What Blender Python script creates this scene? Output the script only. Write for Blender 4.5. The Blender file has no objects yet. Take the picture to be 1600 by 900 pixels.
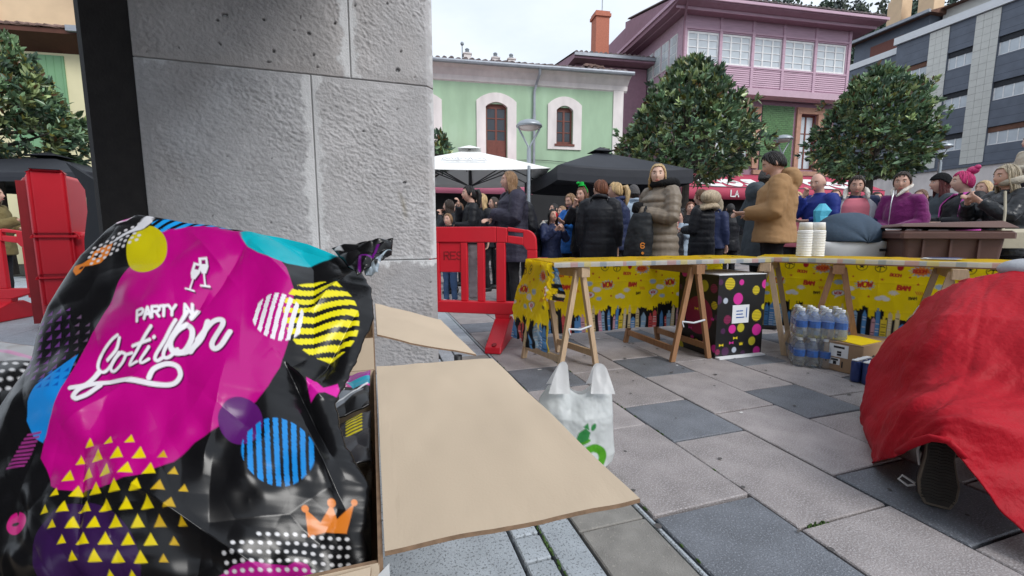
import bpy, math, random
import numpy as np
from math import sin, cos, pi, radians, sqrt, atan2, exp, floor
from mathutils import Vector, Matrix
random.seed(7); rng = np.random.default_rng(7)
S = bpy.context.scene
COL = S.collection
# ------------------------------------------------------------------ camera, sky, sun, exposure
CAMH, PITCH, FPX = 0.93, radians(6.96), 680.0          # focal length in pixels of a 1600 wide picture
cam_d = bpy.data.cameras.new('camera'); cam = bpy.data.objects.new('camera', cam_d); COL.objects.link(cam)
cam.location = (0, 0, CAMH); cam.rotation_euler = (radians(90) - PITCH, 0, 0)
cam_d.sensor_width = 36; cam_d.lens = FPX / 1600 * 36; cam_d.clip_end = 2000; cam_d.clip_start = 0.02
S.camera = cam
SUN_EL, SUN_AZ = radians(42), radians(136)              # azimuth clockwise from +Y
w = bpy.data.worlds.new('World'); S.world = w; w.use_nodes = True
nt = w.node_tree; nt.nodes.clear()
def N(t, **k):
    n = nt.nodes.new(t)
    for a, b in k.items(): setattr(n, a, b)
    return n
sky = N('ShaderNodeTexSky', sky_type='NISHITA', sun_disc=False, sun_elevation=SUN_EL, sun_rotation=SUN_AZ)
tc = N('ShaderNodeTexCoord'); mp = N('ShaderNodeMapping'); mp.inputs['Scale'].default_value = (1.2, 1.2, 3.2)
no = N('ShaderNodeTexNoise'); no.inputs['Scale'].default_value = 2.6; no.inputs['Detail'].default_value = 5; no.inputs['Roughness'].default_value = .55
cr = N('ShaderNodeValToRGB'); cr.color_ramp.elements[0].position = .3; cr.color_ramp.elements[1].position = .72
cr.color_ramp.elements[0].color = (5.7, 6.35, 7.2, 1); cr.color_ramp.elements[1].color = (7.0, 7.5, 8.2, 1)
mx = N('ShaderNodeMixRGB'); mx.inputs[0].default_value = .94
bg = N('ShaderNodeBackground'); bg.inputs[1].default_value = 0.1
ou = N('ShaderNodeOutputWorld')
L = nt.links.new
L(tc.outputs['Generated'], mp.inputs[0]); L(mp.outputs[0], no.inputs['Vector']); L(no.outputs['Fac'], cr.inputs[0])
L(sky.outputs[0], mx.inputs[1]); L(cr.outputs[0], mx.inputs[2]); L(mx.outputs[0], bg.inputs[0]); L(bg.outputs[0], ou.inputs[0])
sun_d = bpy.data.lights.new('sun', 'SUN'); sun = bpy.data.objects.new('sun', sun_d); COL.objects.link(sun)
sun_d.energy = 1.5; sun_d.angle = radians(25); sun_d.color = (1, .98, .95)
sv = Vector((sin(SUN_AZ) * cos(SUN_EL), cos(SUN_AZ) * cos(SUN_EL), sin(SUN_EL)))
sun.rotation_euler = sv.to_track_quat('Z', 'Y').to_euler(); sun.location = (6, -4, 12)
vs = S.view_settings; vs.view_transform = 'Standard'; vs.look = 'None'; vs.exposure = 0.6; vs.gamma = 1; vs.use_curve_mapping = False

# ------------------------------------------------------------------ helpers
AZ = radians(-17.9)
D1 = Vector((sin(AZ), cos(AZ), 0)); D2 = Vector((cos(AZ), -sin(AZ), 0))   # the two directions of the paving
AB_ROT = -AZ                                            # local x = D2, local y = D1
def ab(a, b, z=0): return D1 * a + D2 * b + Vector((0, 0, z))
def ray(px, py):
    x = (px - 800) / FPX; y = (450 - py) / FPX
    return Vector((x, cos(PITCH) + y * sin(PITCH), -sin(PITCH) + y * cos(PITCH)))
def atY(px, py, Y):                                     # the point at depth Y seen at a place of the photograph
    v = ray(px, py); return Vector((0, 0, CAMH)) + v * (Y / v.y)
def atZ(px, py, z=0):
    v = ray(px, py); return Vector((0, 0, CAMH)) + v * ((z - CAMH) / v.z)

def tag(o, label=None, cat=None, group=None, kind=None):
    if label: o['label'] = label
    if cat: o['category'] = cat
    if group: o['group'] = group
    if kind: o['kind'] = kind
    return o
def empty(name, loc=(0, 0, 0), rz=0, label=None, cat=None, group=None, kind=None):
    o = bpy.data.objects.new(name, None); COL.objects.link(o); o.empty_display_size = .1
    o.location = loc; o.rotation_euler = (0, 0, rz)
    return tag(o, label, cat, group, kind)
def link(name, me, m, parent=None, smooth=False, loc=None, rot=None):
    o = bpy.data.objects.new(name, me); COL.objects.link(o)
    if m is not None and not me.materials:
        for q in (m if isinstance(m, (list, tuple)) else [m]): me.materials.append(q)
    if smooth and len(me.polygons): me.polygons.foreach_set('use_smooth', [True] * len(me.polygons))
    if parent is not None: o.parent = parent
    if loc is not None: o.location = loc
    if rot is not None: o.rotation_euler = rot
    return o
def copy_tree(o, parent=None):
    c = o.copy(); COL.objects.link(c)
    if parent is not None: c.parent = parent
    for ch in list(o.children): copy_tree(ch, c)
    return c

class MB:
    """collects vertices and faces, build() links them as one mesh object"""
    def __init__(s): s.v = []; s.f = []; s.mi = []; s.cur = 0; s.X = None
    def add(s, vs, fs, mi=None):
        n = len(s.v)
        s.v.extend([tuple(v) for v in vs] if s.X is None else [tuple(s.X(Vector(v))) for v in vs])
        s.f.extend([tuple(i + n for i in f) for f in fs]); s.mi.extend([s.cur if mi is None else mi] * len(fs)); return s
    def box(s, c, d, R=None, taper=1.0, mi=None):
        x, y, z = d[0] / 2, d[1] / 2, d[2] / 2; t = taper
        P = [Vector(p) for p in ((-x, -y, -z), (x, -y, -z), (x, y, -z), (-x, y, -z), (-x * t, -y * t, z), (x * t, -y * t, z), (x * t, y * t, z), (-x * t, y * t, z))]
        if R is not None: P = [R @ p for p in P]
        c = Vector(c)
        return s.add([p + c for p in P], [(3, 2, 1, 0), (4, 5, 6, 7), (0, 1, 5, 4), (1, 2, 6, 5), (2, 3, 7, 6), (3, 0, 4, 7)], mi)
    def bbox(s, x0, x1, y0, y1, z0, z1, mi=None): return s.box(((x0 + x1) / 2, (y0 + y1) / 2, (z0 + z1) / 2), (x1 - x0, y1 - y0, z1 - z0), None, 1, mi)
    def bev(s, x0, x1, y0, y1, z0, z1, r, mi=None):        # box with its top and vertical edges chamfered
        o = [(x0 + r, y0), (x1 - r, y0), (x1, y0 + r), (x1, y1 - r), (x1 - r, y1), (x0 + r, y1), (x0, y1 - r), (x0, y0 + r)]
        cx, cy = (x0 + x1) / 2, (y0 + y1) / 2
        sx = 1 - 2 * r / max(x1 - x0, 1e-6); sy = 1 - 2 * r / max(y1 - y0, 1e-6)
        i = [(cx + (x - cx) * sx, cy + (y - cy) * sy) for x, y in o]
        V = [(x, y, z0) for x, y in o] + [(x, y, z1 - r) for x, y in o] + [(x, y, z1) for x, y in i]
        F = [tuple(range(7, -1, -1)), tuple(range(16, 24))]
        for k in range(8):
            q = (k + 1) % 8; F += [(k, q, q + 8, k + 8), (k + 8, q + 8, q + 16, k + 16)]
        return s.add(V, F, mi)
    def tube(s, pts, rad, n=10, cap=True, mi=None, up=None):
        pts = [Vector(p) for p in pts]; k = len(pts)
        rad = [rad] * k if not isinstance(rad, (list, tuple)) else list(rad)
        rad = [r if isinstance(r, (list, tuple)) else (r, r) for r in rad]
        V = []; F = []; u = None
        for i, p in enumerate(pts):
            t = (pts[min(i + 1, k - 1)] - pts[max(i - 1, 0)])
            t = t.normalized() if t.length > 1e-9 else Vector((0, 0, 1))
            if u is None:
                a = Vector(up) if up is not None else (Vector((1, 0, 0)) if abs(t.x) < .8 else Vector((0, 1, 0)))
                u = (a - t * a.dot(t)).normalized()
            else:
                u = u - t * u.dot(t); u = u.normalized() if u.length > 1e-6 else t.orthogonal().normalized()
            v = t.cross(u)
            for j in range(n):
                a = 2 * pi * j / n; V.append(p + u * (cos(a) * rad[i][0]) + v * (sin(a) * rad[i][1]))
        for i in range(k - 1):
            for j in range(n):
                q = (j + 1) % n; F.append((i * n + j, i * n + q, (i + 1) * n + q, (i + 1) * n + j))
        if cap: F += [tuple(range(n - 1, -1, -1)), tuple(range((k - 1) * n, k * n))]
        return s.add(V, F, mi)
    def rings(s, R, n=16, cap=True, mi=None):                # R: list of (cx, cy, z, rx, ry)
        V = []; F = []
        for cx, cy, z, rx, ry in R:
            for j in range(n):
                a = 2 * pi * j / n; V.append((cx + rx * cos(a), cy + ry * sin(a), z))
        for i in range(len(R) - 1):
            for j in range(n):
                q = (j + 1) % n; F.append((i * n + j, i * n + q, (i + 1) * n + q, (i + 1) * n + j))
        if cap: F += [tuple(range(n - 1, -1, -1)), tuple(range((len(R) - 1) * n, len(R) * n))]
        return s.add(V, F, mi)
    def lathe(s, prof, c=(0, 0, 0), n=16, mi=None): return s.rings([(c[0], c[1], c[2] + z, r, r) for r, z in prof], n, True, mi)
    def ball(s, c, r, n=12, m=8, R=None, mi=None):
        rx, ry, rz = r if isinstance(r, (list, tuple)) else (r, r, r); c = Vector(c); V = []; F = []
        for i in range(m + 1):
            p = -pi / 2 + pi * i / m; p = max(-pi / 2 + .02, min(pi / 2 - .02, p))
            for j in range(n):
                a = 2 * pi * j / n; q = Vector((rx * cos(p) * cos(a), ry * cos(p) * sin(a), rz * sin(p)))
                V.append(c + (R @ q if R is not None else q))
        for i in range(m):
            for j in range(n):
                q = (j + 1) % n; F.append((i * n + j, i * n + q, (i + 1) * n + q, (i + 1) * n + j))
        F += [tuple(range(n - 1, -1, -1)), tuple(range(m * n, (m + 1) * n))]
        return s.add(V, F, mi)
    def prism(s, poly, y0, y1, plane='xz', mi=None):        # polygon (counter-clockwise seen from -y) extruded along y
        n = len(poly)
        f = (lambda p, y: (p[0], y, p[1])) if plane == 'xz' else ((lambda p, y: (p[0], p[1], y)) if plane == 'xy' else (lambda p, y: (y, p[0], p[1])))
        V = [f(p, y0) for p in poly] + [f(p, y1) for p in poly]
        F = [tuple(range(n)), tuple(range(2 * n - 1, n - 1, -1))] + [(i, i + n, (i + 1) % n + n, (i + 1) % n) for i in range(n)]
        return s.add(V, F, mi)
    def mesh(s, name='m'):
        me = bpy.data.meshes.new(name); me.from_pydata(s.v, [], s.f)
        if any(s.mi): me.polygons.foreach_set('material_index', s.mi)
        me.update(); return me
    def build(s, name, m, parent=None, smooth=False, loc=None, rot=None): return link(name, s.mesh(name), m, parent, smooth, loc, rot)

BAKE = []
def solid(name, mb, m, parent, voxel, it=3):
    """several overlapping lofts fused into one continuous skin"""
    o = mb.build(name, m, parent, True)
    r = o.modifiers.new('r', 'REMESH'); r.mode = 'VOXEL'; r.voxel_size = voxel; r.use_smooth_shade = True
    if it: q = o.modifiers.new('s', 'SMOOTH'); q.factor = .5; q.iterations = it
    BAKE.append(o); return o
def bake():
    dg = bpy.context.evaluated_depsgraph_get()
    for o in BAKE:
        me = bpy.data.meshes.new_from_object(o.evaluated_get(dg)); ms = list(o.data.materials)
        o.modifiers.clear(); o.data = me
        if not me.materials:
            for q in ms: me.materials.append(q)
        me.polygons.foreach_set('use_smooth', [True] * len(me.polygons))
        if o.name.startswith(('coat', 'trousers', 'bag_body')):         # cloth folds
            n = len(me.vertices); co = np.empty(n * 3, np.float32); me.vertices.foreach_get('co', co); co = co.reshape(-1, 3); no = np.empty(n * 3, np.float32); me.vertices.foreach_get('normal', no); no = no.reshape(-1, 3)
            sd = int(abs(co[0].sum()) * 1000) % 90; a = np.arctan2(co[:, 1], co[:, 0]); amp = .5 if o.get('quilted') else 1.
            d = .010 * amp * crumple(co[:, 0] * 1.0 + co[:, 1] * .8, co[:, 2] * .8 + co[:, 0] * .35, 7, sd) + .005 * amp * vnoise(co[:, 0] - co[:, 1], co[:, 2] * 1.3, 13, sd)
            co += no * d[:, None].astype(np.float32); me.vertices.foreach_set('co', co.ravel()); me.update()
    BAKE.clear()
def sheet(name, P, m, parent=None, col=None, smooth=True, flip=False, wrap=False):
    """grid of points (rows, columns, 3) as a mesh, with an optional colour for every point"""
    nv, nu = P.shape[:2]; me = bpy.data.meshes.new(name)
    idx = np.arange(nv * nu).reshape(nv, nu)
    if wrap: idx = np.concatenate([idx, idx[:, :1]], 1)
    a, b, c, d = idx[:-1, :-1], idx[:-1, 1:], idx[1:, 1:], idx[1:, :-1]
    q = np.stack([a, d, c, b] if not flip else [a, b, c, d], -1).reshape(-1, 4)
    me.vertices.add(nv * nu); me.vertices.foreach_set('co', P.astype(np.float32).ravel())
    me.loops.add(q.size); me.loops.foreach_set('vertex_index', q.ravel().astype(np.int32))
    me.polygons.add(len(q)); me.polygons.foreach_set('loop_start', np.arange(0, q.size, 4, dtype=np.int32))
    me.polygons.foreach_set('use_smooth', np.full(len(q), smooth)); me.update()
    if col is not None:
        at = me.color_attributes.new('Col', 'FLOAT_COLOR', 'POINT')
        at.data.foreach_set('color', np.concatenate([col, np.ones(col.shape[:2] + (1,))], -1).astype(np.float32).ravel())
    return link(name, me, m, parent)

# ------------------------------------------------------------------ materials
def lin(c): return tuple(((x / 255) / 12.92 if x <= 10 else ((x / 255 + .055) / 1.055) ** 2.4) for x in c)
def mat(name, col, rough=.6, var=.12, vscale=6., bump=0., bscale=60., metal=0., attr=False, rnd=0., trans=0., alpha=1., coat=0., stretch=(1, 1, 1), spec=.5, spots=None, ior=1.45, bdist=.01, sheen=0., bdetail=4, thin=0.):
    m = bpy.data.materials.new(name); m.use_nodes = True; t = m.node_tree; n = t.nodes; l = t.links.new
    p = n['Principled BSDF']; p.inputs['Roughness'].default_value = rough; p.inputs['Metallic'].default_value = metal
    p.inputs['IOR'].default_value = ior; p.inputs['Specular IOR Level'].default_value = spec
    p.inputs['Transmission Weight'].default_value = trans; p.inputs['Alpha'].default_value = alpha; p.inputs['Coat Weight'].default_value = coat
    p.inputs['Sheen Weight'].default_value = sheen
    tc = n.new('ShaderNodeTexCoord'); mp = n.new('ShaderNodeMapping'); mp.inputs['Scale'].default_value = stretch; l(tc.outputs['Object'], mp.inputs[0])
    no = n.new('ShaderNodeTexNoise'); no.inputs['Scale'].default_value = vscale; no.inputs['Detail'].default_value = 5; l(mp.outputs[0], no.inputs['Vector'])
    mr = n.new('ShaderNodeMapRange'); mr.inputs[1].default_value = .25; mr.inputs[2].default_value = .75; mr.inputs[3].default_value = 1 - var; mr.inputs[4].default_value = 1 + var
    l(no.outputs['Fac'], mr.inputs[0])
    vm = n.new('ShaderNodeVectorMath'); vm.operation = 'SCALE'; l(mr.outputs[0], vm.inputs['Scale'])
    if attr: a = n.new('ShaderNodeVertexColor'); a.layer_name = 'Col'; src = a.outputs[0]; l(src, vm.inputs[0])
    else: vm.inputs[0].default_value = col
    out = vm.outputs[0]
    if rnd:
        oi = n.new('ShaderNodeObjectInfo'); r2 = n.new('ShaderNodeMapRange'); r2.inputs[3].default_value = 1 - rnd; r2.inputs[4].default_value = 1 + rnd
        l(oi.outputs['Random'], r2.inputs[0]); v2 = n.new('ShaderNodeVectorMath'); v2.operation = 'SCALE'; l(out, v2.inputs[0]); l(r2.outputs[0], v2.inputs['Scale']); out = v2.outputs[0]
    if spots:                                              # (colour, scale, threshold, amount): specks with a shape of their own
        c2, sc, th, amt = spots
        n2 = n.new('ShaderNodeTexNoise'); n2.inputs['Scale'].default_value = sc; n2.inputs['Detail'].default_value = 2; l(mp.outputs[0], n2.inputs['Vector'])
        m2 = n.new('ShaderNodeMapRange'); m2.inputs[1].default_value = th; m2.inputs[2].default_value = th + .06; m2.inputs[4].default_value = amt; l(n2.outputs['Fac'], m2.inputs[0])
        mm = n.new('ShaderNodeMixRGB'); l(m2.outputs[0], mm.inputs[0]); l(out, mm.inputs[1]); mm.inputs[2].default_value = (*c2, 1); out = mm.outputs[0]
    l(out, p.inputs['Base Color'])
    if thin:                                               # thin sheet: part of the light comes through
        tl = n.new('ShaderNodeBsdfTranslucent'); ms = n.new('ShaderNodeMixShader'); ms.inputs[0].default_value = thin; l(out, tl.inputs[0]); l(p.outputs[0], ms.inputs[1]); l(tl.outputs[0], ms.inputs[2]); l(ms.outputs[0], n['Material Output'].inputs[0])
    if bump:
        nb = n.new('ShaderNodeTexNoise'); nb.inputs['Scale'].default_value = bscale; nb.inputs['Detail'].default_value = bdetail; l(mp.outputs[0], nb.inputs['Vector'])
        bp = n.new('ShaderNodeBump'); bp.inputs['Strength'].default_value = bump; bp.inputs['Distance'].default_value = bdist; l(nb.outputs['Fac'], bp.inputs['Height']); l(bp.outputs[0], p.inputs['Normal'])
    return m
M = {}
def mk(k, *a, **b): M[k] = mat(k, *a, **b); return M[k]

# ------------------------------------------------------------------ numpy painting of flat prints, in the print's own plane
class Print:
    def __init__(s, U, V, base):
        s.U = U; s.V = V; s.C = np.empty(U.shape + (3,)); s.C[:] = base
        s.px = 1.0
    def mask(s, d, col, m=None):                            # d: signed distance, negative inside
        a = np.clip(.5 - d / s.px, 0, 1)
        if m is not None: a = a * m
        s.C[:] = s.C * (1 - a[..., None]) + np.array(col) * a[..., None]
    def sd_ell(s, c, r, rot=0):
        x = s.U - c[0]; y = s.V - c[1]
        if rot: x, y = x * cos(rot) + y * sin(rot), -x * sin(rot) + y * cos(rot)
        return (np.sqrt((x / r[0]) ** 2 + (y / r[1]) ** 2) - 1) * min(r)
    def ell(s, c, r, col, rot=0, m=None): s.mask(s.sd_ell(c, r if isinstance(r, (tuple, list)) else (r, r), rot), col, m)
    def sd_poly(s, pts):
        big = np.full(s.U.shape, 1e3); P = np.array(pts, float); lo = P.min(0) - 3 * s.px; hi = P.max(0) + 3 * s.px
        k = (s.U > lo[0]) & (s.U < hi[0]) & (s.V > lo[1]) & (s.V < hi[1])
        if not k.any(): return big
        x = s.U[k]; y = s.V[k]; d = np.full(x.shape, 1e9); ins = np.zeros(x.shape, bool)
        for i in range(len(P)):
            a = P[i]; b = P[(i + 1) % len(P)]; e = b - a; L2 = e @ e + 1e-12
            t = np.clip(((x - a[0]) * e[0] + (y - a[1]) * e[1]) / L2, 0, 1)
            d = np.minimum(d, (x - a[0] - t * e[0]) ** 2 + (y - a[1] - t * e[1]) ** 2)
            c = ((a[1] > y) != (b[1] > y)); xi = a[0] + (y - a[1]) / (b[1] - a[1] + 1e-12) * e[0]; ins ^= c & (x < xi)
        d = np.sqrt(d); big[k] = np.where(ins, -d, d); return big
    def poly(s, pts, col, m=None): s.mask(s.sd_poly(pts), col, m)
    def sd_line(s, pts, wd):
        big = np.full(s.U.shape, 1e3); P = np.array(pts, float); lo = P.min(0) - wd - 3 * s.px; hi = P.max(0) + wd + 3 * s.px
        k = (s.U > lo[0]) & (s.U < hi[0]) & (s.V > lo[1]) & (s.V < hi[1])
        if not k.any(): return big
        x = s.U[k]; y = s.V[k]; d = np.full(x.shape, 1e9)
        for a, b in zip(P[:-1], P[1:]):
            e = b - a; t = np.clip(((x - a[0]) * e[0] + (y - a[1]) * e[1]) / (e @ e + 1e-12), 0, 1)
            d = np.minimum(d, (x - a[0] - t * e[0]) ** 2 + (y - a[1] - t * e[1]) ** 2)
        big[k] = np.sqrt(d) - wd; return big
    def line(s, pts, wd, col): s.mask(s.sd_line(pts, wd), col)
def spline(P, k=6):
    P = [np.array(p, float) for p in P]; out = []
    for i in range(len(P) - 1):
        a, b, c, d = P[max(i - 1, 0)], P[i], P[i + 1], P[min(i + 2, len(P) - 1)]
        for j in range(k):
            t = j / k; out.append(.5 * (2 * b + (c - a) * t + (2 * a - 5 * b + 4 * c - d) * t * t + (3 * b - a - 3 * c + d) * t ** 3))
    out.append(P[-1]); return [tuple(p) for p in out]
# capital letters as strokes in a box 4 wide, 6 high (y down)
FONT = {'A': [[(0, 6), (2, 0), (4, 6)], [(.8, 4), (3.2, 4)]], 'B': [[(0, 0), (0, 6), (3, 6), (4, 5), (4, 4), (3, 3), (0, 3)], [(0, 0), (3, 0), (3.7, .8), (3.7, 2.2), (3, 3)]],
 'C': [[(4, 1), (3, 0), (1, 0), (0, 1), (0, 5), (1, 6), (3, 6), (4, 5)]], 'E': [[(4, 0), (0, 0), (0, 6), (4, 6)], [(0, 3), (3, 3)]], 'L': [[(0, 0), (0, 6), (4, 6)]],
 'M': [[(0, 6), (0, 0), (2, 3), (4, 0), (4, 6)]], 'N': [[(0, 6), (0, 0), (4, 6), (4, 0)]], 'O': [[(1, 0), (3, 0), (4, 1), (4, 5), (3, 6), (1, 6), (0, 5), (0, 1), (1, 0)]],
 'P': [[(0, 6), (0, 0), (3, 0), (4, 1), (4, 2), (3, 3), (0, 3)]], 'R': [[(0, 6), (0, 0), (3, 0), (4, 1), (4, 2), (3, 3), (0, 3)], [(2, 3), (4, 6)]], 'S': [[(4, 1), (3, 0), (1, 0), (0, 1), (0, 2), (1, 3), (3, 3), (4, 4), (4, 5), (3, 6), (1, 6), (0, 5)]],
 'T': [[(0, 0), (4, 0)], [(2, 0), (2, 6)]], 'W': [[(0, 0), (1, 6), (2, 2), (3, 6), (4, 0)]], 'Y': [[(0, 0), (2, 3), (4, 0)], [(2, 3), (2, 6)]], 'I': [[(2, 0), (2, 6)]], '6': [[(4, 1), (3, 0), (1, 0), (0, 1), (0, 5), (1, 6), (3, 6), (4, 5), (4, 4), (3, 3), (0, 3)]], '!': [[(2, 0), (2, 4)], [(2, 5.6), (2, 6)]], ' ': []}
def strokes(s, x, y, h, slant=0., rot=0., adv=1.25, wide=1.):
    out = []; k = h / 6
    for i, ch in enumerate(s):
        for st in FONT.get(ch, []):
            out.append([(
                         x + (q[0] * wide * k + (6 - q[1]) * slant * k + i * 4 * k * adv * wide) * cos(rot) - (q[1] * k) * sin(rot),
                         y + (q[0] * wide * k + (6 - q[1]) * slant * k + i * 4 * k * adv * wide) * sin(rot) + (q[1] * k) * cos(rot)) for q in st])
    return out
def ink(name, lines, wd, m, parent, f, th=.0015):
    """lettering as thin flat ribbons; f maps (x, y, height) of the print to 3D"""
    mb = MB()
    for st in lines:
        n = len(st)
        Lp = []; Rp = []
        for i, p in enumerate(st):
            a = np.array(st[max(i - 1, 0)]); b = np.array(st[min(i + 1, n - 1)]); t = b - a; t = t / (np.hypot(*t) + 1e-9)
            q = np.array(p) + (t * -wd * .5 if i == 0 else (t * wd * .5 if i == n - 1 else 0))
            nn = np.array([-t[1], t[0]]) * wd / 2; Lp.append(q + nn); Rp.append(q - nn)
        V = [f(*p, th) for p in Lp] + [f(*p, th) for p in Rp]
        mb.add(V, [(i, i + 1, n + i + 1, n + i) for i in range(n - 1)])
    return mb.build(name, m, parent)
def vnoise(X, Y, s, seed=0, oct=3):
    """smooth value noise on arrays"""
    out = np.zeros(np.shape(X)); amp = 1.; r = np.random.default_rng(seed)
    for o in range(oct):
        T = r.random((64, 64)) * 2 - 1; x = np.asarray(X) * s; y = np.asarray(Y) * s
        xi = np.floor(x).astype(int); yi = np.floor(y).astype(int); fx = x - xi; fy = y - yi
        fx = fx * fx * (3 - 2 * fx); fy = fy * fy * (3 - 2 * fy)
        g = lambda i, j: T[(xi + i) % 64, (yi + j) % 64]
        out += amp * ((g(0, 0) * (1 - fx) + g(1, 0) * fx) * (1 - fy) + (g(0, 1) * (1 - fx) + g(1, 1) * fx) * fy); amp *= .5; s *= 2.03
    return out
def crumple(X, Y, s, seed=0, k=3.):
    """faceted creases like foil: distance between the two nearest of scattered seeds"""
    r = np.random.default_rng(seed); x = np.asarray(X) * s; y = np.asarray(Y) * s
    T = r.random((40, 40, 2)); Hh = r.random((40, 40)); xi = np.floor(x).astype(int); yi = np.floor(y).astype(int)
    best = np.full(x.shape, -9.)
    for i in (-1, 0, 1):
        for j in (-1, 0, 1):
            a = (xi + i) % 40; b = (yi + j) % 40
            d = np.hypot(x - xi - i - T[a, b, 0], y - yi - j - T[a, b, 1])
            best = np.maximum(best, Hh[a, b] * .5 - d)
    return best
# ------------------------------------------------------------------ palette
mk('mortar', (.045, .043, .04), .95, .2, 20, .5, 120)
mk('slab_light', (.29, .262, .26), .58, .26, 7, .7, 200, rnd=.14, spots=((.45, .425, .435), 170, .53, .7), bdist=.006)
mk('slab_dark', (.145, .157, .18), .5, .26, 7, .7, 200, rnd=.14, spots=((.29, .31, .35), 160, .57, .65), bdist=.006)
mk('granite', (.38, .42, .46), .65, .16, 12, .6, 220, rnd=.10, spots=((.13, .14, .15), 130, .56, .75), bdist=.005)
mk('concrete', (.24, .23, .215), .8, .2, 14, .6, 200, rnd=.1, spots=((.36, .34, .3), 90, .64, .6), bdist=.005)
mk('moss', (.05, .10, .02), .95, .4, 60, .8, 200)
mk('stone', (.4, .4, .4), .9, .1, 5, .6, 95, attr=True, bdist=.008)
mk('stone_mortar', (.42, .42, .42), .95, .1, 20, .4, 150)
mk('shade_toned_stone', (.022, .018, .017), .75, .3, 14, .5, 60, bdist=.006)  # shade on the pillar's left face, put into the base colour
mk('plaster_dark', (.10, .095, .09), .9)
mk('green_plaster', (.36, .50, .345), .9, .16, 1.6, .3, 40, stretch=(1, 1, .35), spots=((.41, .56, .40), 1.6, .6, .6))
mk('green_panel', (.19, .36, .20), .8, .08, 2)
mk('cream', (.74, .68, .66), .85, .14, 3, .2, 50, stretch=(1, 1, .4))
mk('cream_yellow', (.72, .66, .42), .85, .06, 2)
mk('peach', (.70, .52, .34), .85, .08, 2)
mk('terracotta', (.20, .13, .11), .85, .35, 4, .4, 30, rnd=.2)
mk('terracotta_grey', (.17, .135, .135), .85, .4, 3, .4, 30)
mk('brown_soffit', (.10, .035, .022), .7)
mk('brown_wood', (.16, .045, .03), .5, .2, 10)
mk('brown_frame', (.42, .23, .16), .7, .15, 6)
mk('metal_grey', (.28, .31, .34), .45, .1, 10, metal=.4)
mk('zinc', (.33, .35, .39), .5, .15, 6, metal=.3)
mk('glass_dark', (.03, .035, .045), .08, .3, 2, spec=.8)
mk('glass_light', (.55, .60, .64), .12, .12, 1.5, spec=.6)
mk('curtain', (.62, .63, .63), .9, .2, 8, stretch=(6, 1, .3))
mk('white_frame', (.78, .78, .78), .5)
mk('pink_wood', (.54, .36, .45), .65, .16, 5, .2, 30, stretch=(.3, 1, 5))
mk('pink_dark', (.30, .17, .22), .7, .1, 5)
mk('pink_pale', (.60, .42, .50), .7, .06, 4)
mk('tile_green', (.075, .17, .06), .45, .3, 9, .3, 30)
mk('tile_joint', (.03, .05, .03), .9)
mk('brick_red', (.48, .17, .11), .85, .2, 20, .5, 60)
mk('cladding', (.12, .14, .18), .55, .15, 2)
mk('cladding_joint', (.03, .033, .04), .8)
mk('panel_beige', (.64, .64, .60), .7, .06, 3, rnd=.05)
mk('white_paint', (.74, .76, .78), .6, .04, 3)
mk('roof_brown', (.16, .08, .055), .85, .25, 3, .4, 20)
mk('hill_earth', (.07, .085, .05), 1, .3, .1)
mk('leaf', (1, 1, 1), .3, .1, 20, attr=True, spec=.6)
mk('hill_leaf', (1, 1, 1), .8, .1, 5, attr=True)
mk('bark', (.055, .045, .038), .9, .3, 15, .8, 40)
mk('white_canvas', (.78, .78, .76), .8, .03, 3, .1, 60, bdist=.004)
mk('black_canvas', (.018, .020, .027), .65, .15, 3, .15, 30)
mk('grey_ink', (.30, .30, .32), .8)
mk('white_ink', (.82, .82, .82), .6, .02)
mk('awning_red', (.44, .05, .10), .7, .08, 2)
mk('awning_pink', (.62, .18, .27), .75, .08, 2)
mk('shop_dark', (.012, .012, .014), .5, .2, 4)
mk('shop_warm', (.25, .12, .05), .6, .3, 4)
mk('lamp_metal', (.34, .37, .40), .4, .08, 8, metal=.5)
mk('lamp_lens', (.5, .42, .4), .3)
mk('dark_pole', (.06, .06, .065), .45, metal=.5)

# ------------------------------------------------------------------ ground and paving
mb = MB(); mb.add([(-400, -300, -.03), (400, -300, -.03), (400, 500, -.03), (-400, 500, -.03)], [(0, 1, 2, 3)])
ground = tag(mb.build('ground', M['mortar']), kind='structure')
pave = empty('pavement', (0, 0, 0), AB_ROT, kind='structure')
SLABS = {}
def slab_mesh(wd, ln, m):
    k = (round(wd, 3), round(ln, 3), m)
    if k not in SLABS:
        b = MB(); g = .0045; b.bev(-wd / 2 + g, wd / 2 - g, -ln / 2 + g, ln / 2 - g, -.04, 0, .004); SLABS[k] = b.mesh('slab'); SLABS[k].materials.append(M[m])
    return SLABS[k]
far = {'slab_light': MB(), 'slab_dark': MB(), 'granite': MB()}
nsl = 0
def lay(b0, b1, a0, a1, m, force=False, name='paving_slab'):
    global nsl
    c = ab((a0 + a1) / 2, (b0 + b1) / 2)
    vis = c.y > .3 and abs(c.x) < 1.35 * c.y + .8 and c.y < 6.2
    jx, jy, jz = random.uniform(-.001, .001), random.uniform(-.001, .001), random.uniform(-.004, .0015)
    if (vis and nsl < 295) or force:
        o = bpy.data.objects.new(name, slab_mesh(b1 - b0, a1 - a0, m)); COL.objects.link(o); o.parent = pave
        o.location = ((b0 + b1) / 2 + jx, (a0 + a1) / 2 + jy, jz); o.rotation_euler = (random.uniform(-.003, .003), random.uniform(-.003, .003), random.uniform(-.003, .003)); nsl += 1
    else: far.get(m, far['granite']).bbox(b0 + .005, b1 - .005, a0 + .005, a1 - .005, -.04, jz)
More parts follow.
